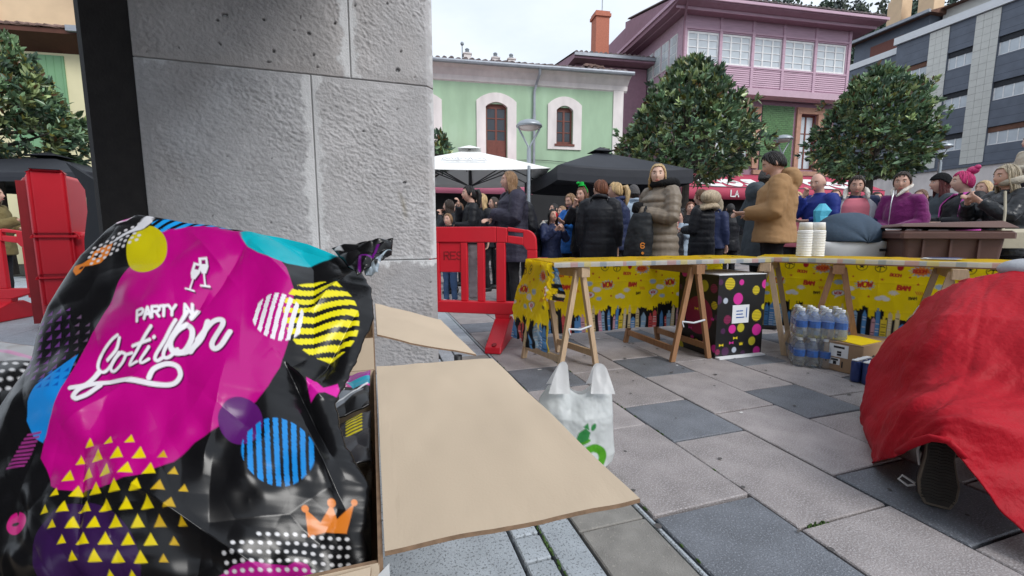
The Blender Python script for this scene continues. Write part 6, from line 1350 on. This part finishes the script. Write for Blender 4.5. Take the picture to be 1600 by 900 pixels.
for off, colr in (((2.2, 2.6), (.10, .004, .06)), ((0, 0), WHT)):
    o_ = lambda P: [(p[0] + off[0], p[1] + off[1]) for p in P]
    for s, wd in LT: pr.line(o_(s), wd if off[0] == 0 else wd * .8, colr)
    for f in GL: pr.poly(o_([f(p) for p in ((-7, -10), (6, -10), (7, 6), (3, 18), (-3, 18), (-7, 8))]), colr); pr.line(o_([f((0, 18)), f((0, 36))]), 1.2, colr); pr.line(o_([f((-6, 37)), f((6, 37))]), 1.4, colr)
    for k_, s in enumerate(script): pr.line(o_(spline(s, 6)), 2.3 if k_ < 8 else (2.6 if k_ < 10 else 4.0), colr)
    for s in swash: pr.line(o_(spline(s, 6)), 3.6, colr)
for f in GL: pr.poly([f(p) for p in ((-3, -6), (3, -6), (3, 1), (-3, 1))], (.20, .004, .10))
# shape: a soft cushion with folds and sharp creases towards its gathered right side
B_ = plane_pt(U, V); Uu = np.repeat(u[None], nv, 0); Vn = np.clip((V - 347) / 560, 0, 1.06)
h = .048 * np.clip(np.sin(pi * np.clip(Uu, 0, 1)), 0, 1) ** .6 * np.clip(np.sin(pi * np.clip(Vn * .93 + .04, 0, 1)), 0, 1) ** .55
right = np.clip((U - 385) / 90, 0, 1) * np.clip((690 - V) / 120, 0, 1); top = np.clip((430 - V) / 60, 0, 1); low = np.clip((V - 640) / 100, 0, 1)
edge = np.clip(np.minimum(Uu, 1 - Uu) * 14, 0, 1)
h += edge * (right * .034 * crumple(U / 95, V / 120, 1, 5) + (1 - right) * .015 * crumple(U / 150, V / 210, 1, 9) + top * .006 * crumple(U / 60, V / 50, 1, 3) + .010 * vnoise(U, V, .008, 2) + low * .016 * crumple(U / 170, V / 120, 1, 12) + .0026 * crumple(U / 62, V / 80, 1, 31))
def crease(p0, p1, wd, amp):
    p0 = np.array(p0, float); p1 = np.array(p1, float); e = p1 - p0; t = np.clip(((U - p0[0]) * e[0] + (V - p0[1]) * e[1]) / (e @ e), 0, 1)
    dd = np.hypot(U - p0[0] - t * e[0], V - p0[1] - t * e[1]); return amp * np.exp(-np.abs(dd) / wd) * np.sin(pi * np.clip(t * .9 + .05, 0, 1)) * edge
for c in (((395, 385), (335, 500), 16, -.012), ((300, 545), (335, 480), 9, -.010), ((392, 388), (470, 470), 20, .012), ((245, 600), (120, 690), 26, .008), ((330, 640), (420, 700), 26, -.010), ((365, 590), (330, 760), 24, .010), ((200, 760), (420, 900), 22, .016), ((150, 720), (145, 880), 14, -.010), ((560, 420), (470, 520), 10, .014), ((575, 470), (480, 620), 11, -.014), ((520, 640), (430, 560), 14, .014), ((300, 372), (380, 470), 22, .010), ((440, 560), (520, 720), 12, -.016), ((470, 650), (540, 800), 15, .012), ((90, 460), (150, 560), 20, .006)): h += crease(*c)
FR = B_ + PN * h[..., None]
nb = 40; ub = np.linspace(1, 0, nb + 2)[1:-1]; Ub = Lx[:, None] + (Rx - Lx)[:, None] * ub[None]; Vb = np.repeat(yv[:, None], nb, 1)
hb_ = -.10 * np.sin(pi * ub)[None] ** .7 * np.sin(pi * np.clip(Vn[:, :1] * .96 + .02, 0, 1)) ** .6; BK = plane_pt(Ub, Vb) + PN * hb_[..., None]
pbag = sheet('party_bag', np.concatenate([FR, BK], 1), M['plastic_print'], None, np.concatenate([pr.C, np.full(BK.shape, .006)], 1), wrap=True)
tag(pbag, 'big glossy black party bag with magenta and coloured print lying open in the cardboard box', 'party bag')
def crumpled(name, pts, n_, amp, sc, seed, paint, m, par, res=90):
    U_, V_ = np.meshgrid(np.linspace(0, 1, res), np.linspace(0, 1, res)); a, b_, c, d = [np.array(p, float) for p in pts]
    P = ((1 - U_) * (1 - V_))[..., None] * a + (U_ * (1 - V_))[..., None] * b_ + (U_ * V_)[..., None] * c + ((1 - U_) * V_)[..., None] * d
    bul = np.sin(pi * U_) ** .6 * np.sin(pi * V_) ** .6
    P = P + np.array(n_) * (amp * (crumple(U_, V_, sc, seed) + .5) + amp * 1.2 * bul)[..., None]
    C = None
    if paint is not None: q = Print(U_, V_, (.008, .008, .009)); q.px = 1.2 / res; paint(q); C = q.C
    o = sheet(name, P, m, par, C); md = o.modifiers.new('t', 'SOLIDIFY'); md.thickness = .004; md.offset = -1; return o
# gathered ear at the bag's right shoulder
def pt(px, py, up=0.): q = plane_pt(np.array(float(px)), np.array(float(py))) + PN * up; return tuple(q)
def paint_ear(q): q.line([(.1, .95), (.3, .6), (.5, .85), (.7, .5)], .03, (.14, .01, .19)); q.poly([(.0, .1), (.12, .0), (.1, .25)], (.6, .6, .62)); q.line([(.5, .98), (.98, .75)], .035, (.45, .55, .62))
crumpled('gathered_ear', [pt(520, 402, .02), pt(614, 404, .05), pt(612, 424, .04), pt(560, 452, .03)], PN, .014, 3.2, 6, paint_ear, M['plastic_print'], pbag, 60)
def paint_tie(q): q.C[:] = (.30, .36, .42); q.line([(0, .2), (1, .5)], .05, (.6, .6, .62)); q.ell((.75, .45), (.12, .2), (.02, .02, .02))
crumpled('knot', [pt(568, 432, .03), pt(598, 428, .05), pt(590, 446, .03), pt(572, 446, .02)], PN, .008, 3, 2, paint_tie, M['plastic_print'], pbag, 30)
# what else is in the box
def L3(x, y, z): return tuple(Matrix.Rotation(AB_ROT, 3, 'Z') @ Vector((x, y, z)) + ab(.434, 0))
def paint_pack(q):
    q.poly([(0, 0), (1, 0), (1, .55), (0, .35)], (.58, .04, .30)); q.poly([(.5, .0), (1, .05), (1, .4), (.62, .35)], (.30, .02, .28)); q.poly([(.55, .3), (1, .25), (1, .5), (.7, .52)], (.01, .30, .42))
    for i in range(9):
        for j in range(9): q.ell((.06 + i * .08 + .03 * (j % 2), .06 + j * .075), .016, (.7, .68, .7)) if i < 7 and j < 7 else None
    q.poly([(0, .45), (.9, .6), (.3, 1), (0, 1)], (.20, .22, .25)); q.poly([(0, .62), (.30, .68), (.0, .95)], (.10, .35, .55)); q.line([(0, .98), (.95, .5)], .02, (.7, .72, .74))
pk = crumpled('folded_bag', [L3(-.125, .655, .575), L3(-.012, .65, .60), L3(-.015, .46, .585), L3(-.135, .40, .565)], (0, 0, 1), .010, 3, 4, paint_pack, M['plastic_print'], None, 90)
tag(pk, 'folded pink and dotted party bag tucked in the box corner beside the big bag', 'party bag')
def paint_pk2(q):
    q.C[:] = (.03, .03, .035)
    for i in range(7): q.line([(.62, .08 + i * .06), (.85, .02 + i * .06)], .014, (.62, .52, .01))
    q.line([(.15, .5), (.3, .3), (.42, .55), (.2, .38), (.45, .36), (.15, .5)], .02, (.24, .09, .32))
pk = crumpled('folded_bag', [L3(-.13, .42, .55), L3(-.012, .44, .58), L3(-.013, .28, .56), L3(-.11, .25, .54)], (0, 0, 1), .012, 2.5, 8, paint_pk2, M['plastic_print'], None, 70)
tag(pk, 'folded black party bag with a purple star tucked below the pink dotted one', 'party bag')
pk = crumpled('folded_bag', [L3(-.59, .60, .42), L3(-.014, .60, .44), L3(-.014, .015, .535), L3(-.59, .015, .50)], (0, 0, 1), .020, 3.5, 3, None, M['plastic_black'], None, 90)
tag(pk, 'plain black glossy bag filling the bottom of the open cardboard box', 'party bag')
def paint_left(q):
    q.C[:] = (.42, .42, .44); q.poly([(0, .5), (1, .3), (1, 1), (0, 1)], (.012, .012, .013)); q.line([(0, .12), (1, .25)], .03, (.62, .3, .48))
    for i in range(8):
        for j in range(4): q.ell((.1 + i * .12, .52 + j * .12 - i * .02), (.035, .025), (.7, .7, .72))
pa = [tuple(atY(x, y, Y)) for x, y, Y in ((-60, 534, 1.0), (64, 540, .98), (30, 640, .80), (-90, 640, .80))]
pk = crumpled('folded_bag', pa, (.2, -.5, .8), .012, 3, 5, paint_left, M['plastic_print'], None, 70)
tag(pk, 'silver and dotted black bag poking out at the left edge behind the big party bag', 'party bag')
# small black pots and a drain cover behind the flaps
for px, py, r, hh, lab in ((716, 577, .028, .10, 'narrow black pot standing on the paving under the sloping flap'), (745, 580, .05, .055, 'wide low black pot beside the narrow one under the sloping flap')):
    p = atZ(px, py); b = MB(); b.lathe([(r * .9, 0), (r, .01), (r, hh), (r * .85, hh), (r * .8, hh - .02), (.004, hh - .022)], (p.x, p.y, .0), 18); tag(b.build('black_pot', M['shoe_black'], None, True), lab, 'pot')
b = MB(); b.bev(.70, .83, 2.62, 2.86, -.01, .006, .004); o = tag(b.build('drain_cover', M['brown_soffit'], None, rot=(0, 0, AB_ROT)), 'small dark square drain cover in the paving beside the pots', 'drain cover')

# ------------------------------------------------------------------ white carrier bag
YB = 1.60
def wb(px, py, dy=0.): q = atY(px, py, YB); return np.array((q.x, q.y + dy, q.z))
wbg = empty('carrier_bag', (atY(905, 735, YB).x, YB + .06, 0), 0, 'white plastic carrier bag with a green print standing on the paving', 'carrier bag')
z0 = atY(905, 738, YB).z; off = np.array((wbg.location.x, wbg.location.y, z0 - .004))
rows = 80; ys = np.linspace(607, 738, rows); Lb = np.interp(ys, [607, 625, 645, 690, 720, 738], [858, 846, 838, 840, 848, 866]); Rb = np.interp(ys, [607, 640, 690, 715, 730, 738], [961, 962, 964, 966, 962, 948])
u = np.linspace(0, 1, 80); U = Lb[:, None] + (Rb - Lb)[:, None] * u; V = np.repeat(ys[:, None], 80, 1)
dip = 12 * np.sin(pi * np.clip((u - .28) / .42, 0, 1)) ** 1.0 * 1; V = V + dip[None] * np.clip(1 - (ys - 607) / 50, 0, 1)[:, None]
q = Print(U, V, (.74, .77, .77)); q.px = 1.5; GR = (.10, .42, .02); DG = (.045, .30, .08)
d = np.abs(q.sd_ell((925, 712), (17, 15))) - 6; q.mask(d, GR); q.poly([(897, 690), (903, 672), (914, 664), (922, 672), (918, 686), (905, 692)], DG); q.poly([(910, 662), (918, 656), (920, 668)], DG); q.ell((927, 664), (4, 6), DG, .4); q.line(spline([(899, 694), (906, 690), (920, 684)], 4), 2, GR); q.line([(862, 640), (861, 700)], .0, GR) if False else None
def wsheet(U, V, sgn, amp, seed):
    P = np.stack([[wb(a, b_) for a, b_ in zip(ra, rb)] for ra, rb in zip(U, V)]); uu = np.linspace(0, 1, U.shape[1])[None]; vv = np.linspace(0, 1, U.shape[0])[:, None]
    P[..., 1] += sgn * (.075 * np.sin(pi * uu) ** .6 * np.clip(vv * 2.2 + .25, 0, 1) + 1.5 * amp * crumple(U / 30, V / 70, 1, seed) + .5 * amp * vnoise(U, V, .05, seed)) + .055; return P - off
F_ = wsheet(U, V, -1, .011, 3); K_ = wsheet(U[:, ::-1], V[:, ::-1], 1, .010, 6)[:, 1:-1]
sheet('bag_body', np.concatenate([F_, K_], 1), M['bag_white'], wbg, np.concatenate([q.C, np.full(K_.shape, .74)], 1), wrap=True)
for top, bot in (((879, 889, 570), (857, 891, 613)), ((934, 947, 573), (923, 961, 613))):
    ys = np.linspace(top[2], bot[2], 26); t_ = (ys - top[2]) / (bot[2] - top[2]); Lb = top[0] + (bot[0] - top[0]) * t_ ** .8; Rb = top[1] + (bot[1] - top[1]) * t_ ** .6; Lb[:3] += (3, 1.5, .5); Rb[:3] -= (3, 1.5, .5)
    U = Lb[:, None] + (Rb - Lb)[:, None] * np.linspace(0, 1, 18); V = np.repeat(ys[:, None], 18, 1)
    for s in (-1, 1):
        P = np.stack([[wb(a, b_) for a, b_ in zip(ra, rb)] for ra, rb in zip(U, V)]); P[..., 1] += .055 + s * (.008 + .05 * t_[:, None] ** 1.5) + .006 * crumple(U / 14, V / 40, 1, 7 + s); o = sheet('bag_handle', P - off, M['bag_white'], wbg, np.full(P.shape, .76))

# ------------------------------------------------------------------ crouching person under a red cape
cp = empty('person', (1.62, 1.65, 0), 0, 'person crouching on the paving under a big red cape with one shoe sole showing', 'person')
o3 = Vector((1.62, 1.65, 0)); b = MB(); b.X = lambda q: q - o3
pel = Vector((2.08, 2.05, .36)); ch_ = Vector((2.36, 2.30, .46)); nk = Vector((2.52, 2.40, .54))
b.tube([pel + Vector((-.05, -.08, -.02)), pel, (pel + ch_) / 2 + Vector((0, 0, .05)), ch_, nk], [.12, .15, .15, .15, .06], 14); b.tube([nk, nk + Vector((.07, .04, .04))], [.055, .055], 10); b.ball(nk + Vector((.14, .08, -.02)), (.095, .085, .10), 14, 10)
for kn, an, hp in ((Vector((1.83, 1.84, .09)), Vector((1.53, 1.48, .19)), Vector((2.0, 2.02, .34))), (Vector((2.25, 1.90, .08)), Vector((1.95, 1.52, .12)), Vector((2.16, 2.0, .36)))): b.tube([hp, (hp + kn) / 2, kn, (kn + an) / 2, an], [.09, .085, .065, .055, .04], 12)
for sh, el, wr in ((Vector((2.50, 2.36, .42)), Vector((2.62, 2.48, .26)), Vector((2.68, 2.55, .08))), (Vector((2.52, 2.22, .60)), Vector((2.66, 2.3, .36)), Vector((2.72, 2.42, .08)))):
    b.tube([ch_, sh, el, wr], [.05, .05, .042, .03], 10); b.tube([wr, wr + Vector((.02, .05, -.04)), wr + Vector((.03, .10, -.07))], [.028, .038, .03], 8)
    for f in range(4): b.tube([wr + Vector((.0 + .02 * f, .10, -.07)), wr + Vector((.01 + .022 * f, .145, -.085))], .009, 6)
    b.tube([wr + Vector((-.02, .05, -.05)), wr + Vector((-.05, .08, -.075))], .011, 6)
solid('body', b, M['skin_a'], cp, .011)
b = MB(); b.X = lambda q: q - o3
for kn, an, hp in ((Vector((1.83, 1.84, .09)), Vector((1.53, 1.48, .19)), Vector((2.0, 2.02, .34))), (Vector((2.25, 1.90, .08)), Vector((1.95, 1.52, .12)), Vector((2.16, 2.0, .36)))): b.tube([hp, (hp + kn) / 2, kn, (kn + an) / 2, an], [.11, .10, .08, .075, .065], 12)
b.tube([pel + Vector((-.07, -.1, -.03)), pel, pel + Vector((.1, .08, .1))], [.13, .165, .16], 14); solid('trousers', b, M['trousers_black'], cp, .013)
b = MB(); b.X = lambda q: q - o3; b.tube([ch_ + Vector((-.12, -.1, -.1)), ch_, nk + Vector((.02, 0, .02)), nk + Vector((.06, .03, .05))], [.16, .16, .10, .08], 14); b.ball(tuple(atY(1612, 421, 1.92)), (.12, .10, .05), 14, 8); solid('grey_hood', b, M['vest_grey'], cp, .013)
def shoe(base, rz, tilt, parent):
    R_ = Matrix.Rotation(rz, 3, 'Z') @ Matrix.Rotation(tilt, 3, 'X'); f = lambda q: R_ @ Vector(q) + base - o3
    sole = [(-.030, .0), (.034, .0), (.050, .035), (.054, .08), (.044, .13), (.036, .17), (.040, .215), (.030, .25), (.010, .268), (-.012, .266), (-.032, .25), (-.040, .21), (-.040, .165), (-.046, .12), (-.052, .075), (-.046, .03)]
    b = MB(); b.X = f; b.prism(sole, .0, .026); o = b.build('sole_rim', M['sole_rim'], parent); bv = o.modifiers.new('b', 'BEVEL'); bv.width = .005; bv.segments = 2
    b = MB(); b.X = f; s2 = [(x * .86, .01 + z * .93) for x, z in sole]; b.prism(s2, -.003, .004); s_ = b.build('sole', M['sole'], parent)
    b = MB(); b.X = f
    for i in range(22):
        z = .025 + i * .0105; wx = .036 + .008 * sin(z * 25)
        b.tube([(-wx, -.0035, z), (-wx * .4, -.0045, z + .004), (0, -.0045, z), (wx * .4, -.0045, z + .004), (wx, -.0035, z)], .0018, 4)
    tag(b.build('tread', M['sole'], s_), kind='stuff')
    b = MB(); b.X = f; b.tube([(0, .05, .02), (0, .055, .08), (0, .05, .16), (-.0, .055, .22), (0, .06, .255)], [(.044, .03), (.050, .045), (.040, .05), (.038, .06), (.028, .05)], 14, up=(1, 0, 0)); b.build('shoe_upper', M['shoe_black'], parent, True)
    b = MB(); b.X = f; b.tube([(-.05, .05, .05), (-.085, .06, .065), (-.095, .055, .05), (-.07, .05, .035), (-.05, .05, .045)], .0045, 6); b.build('lace', M['shoe_white'], parent); b = MB(); b.X = f; b.tube([(-.045, .04, .12), (-.052, .05, .17), (-.045, .05, .2)], .004, 6); b.build('side_stripe', M['shoe_white'], parent)
mk('sole', (.032, .028, .024), .8, .2, 30, .4, 80); mk('sole_rim', (.13, .105, .08), .7)
shoe(Vector((1.455, 1.39, .003)), -.62, -.14, cp); shoe(Vector((1.93, 1.40, .003)), -.2, -.25, cp)
CP = [[(1418, 500, 2.30), (1446, 470, 2.12), (1500, 437, 2.0), (1560, 424, 1.92), (1640, 416, 1.88), (1740, 420, 1.85)],
      [(1395, 560, 2.25), (1412, 530, 1.95), (1470, 505, 1.76), (1560, 505, 1.66), (1660, 510, 1.58), (1760, 520, 1.55)],
      [(1378, 620, 2.10), (1392, 600, 1.86), (1452, 585, 1.64), (1550, 600, 1.50), (1670, 620, 1.40), (1780, 640, 1.38)],
      [(1370, 680, 1.95), (1366, 668, 1.74), (1422, 642, 1.50), (1515, 645, 1.35), (1650, 720, 1.27), (1790, 760, 1.25)],
      [(1380, 728, 1.85), (1362, 722, 1.66), (1402, 708, 1.46), (1474, 686, 1.31), (1556, 785, 1.22), (1640, 880, 1.10)]]
Gc = np.array([[tuple(atY(*c)) for c in r_] for r_ in CP]); Gc[1:4, 0] += (0, .12, 0)
def cr1(A, n):
    out = []; m_ = len(A)
    for s in np.linspace(0, m_ - 1 - 1e-6, n):
        i = int(s); t = s - i; a, b_, c, d = A[max(i - 1, 0)], A[i], A[i + 1], A[min(i + 2, m_ - 1)]; out.append(.5 * (2 * b_ + (c - a) * t + (2 * a - 5 * b_ + 4 * c - d) * t * t + (3 * b_ - a - 3 * c + d) * t ** 3))
    return np.array(out)
G = cr1(Gc, 110); G = cr1(G.transpose(1, 0, 2), 130).transpose(1, 0, 2)
Uq, Vq = np.meshgrid(np.linspace(0, 1, 130), np.linspace(0, 1, 110))
w_c = .019 * crumple(Uq, Vq, 6, 21) + .004 * crumple(Uq, Vq, 17, 5) + .007 * vnoise(Uq * 2.2 + Vq * 1.2, Vq * .9, 6, 4)
for (x0, y0, x1, y1, wd, am) in ((.15, .2, .95, .25, .012, .006), (.25, .55, .9, .6, .012, .005), (.28, .98, .62, .35, .03, .022), (.35, .95, .8, .5, .03, .014), (.55, .0, .5, .9, .012, -.005), (.2, .9, .3, .5, .03, -.014), (.5, .9, .75, .7, .03, .016), (.7, .95, .85, .6, .04, -.018)):
    e = np.array((x1 - x0, y1 - y0)); t_ = np.clip(((Uq - x0) * e[0] + (Vq - y0) * e[1]) / (e @ e), 0, 1); dd = np.hypot(Uq - x0 - t_ * e[0], Vq - y0 - t_ * e[1]); w_c += am * np.exp(-(dd / wd) ** 2) * np.sin(pi * np.clip(t_ * .9 + .05, 0, 1))
nrm = np.cross(np.gradient(G, axis=1), np.gradient(G, axis=0)); nrm /= np.linalg.norm(nrm, axis=-1, keepdims=True) + 1e-9
sgn = -1 if nrm[55, 60] @ (G[55, 60] - C0) > 0 else 1
G = G + nrm * sgn * w_c[..., None]
ex = np.linspace(1, 0, G.shape[1])[:, None] ** .7; G = np.concatenate([G[:1] + np.array((.10, .25, -.16)) + ex * np.array((.30, .10, -.10)), G[:1] + np.array((.03, .10, -.01)) + ex * np.array((.12, .06, -.02)), G], 0)
o = sheet('red_cape', G - np.array(o3), M['red_satin'], cp); o.modifiers.new('t', 'SOLIDIFY').thickness = .003
# the rolled hem where the cape is caught above the shoe
b = MB(); b.X = lambda q: q - o3; hm = [atY(x, y, Y) for x, y, Y in ((1402, 706, 1.46), (1428, 692, 1.39), (1454, 684, 1.335), (1482, 689, 1.305), (1510, 716, 1.27))]; b.tube(hm, [.010, .014, .012, .012, .008], 8); b.build('hem_roll', M['red_satin'], cp, True)
bake()
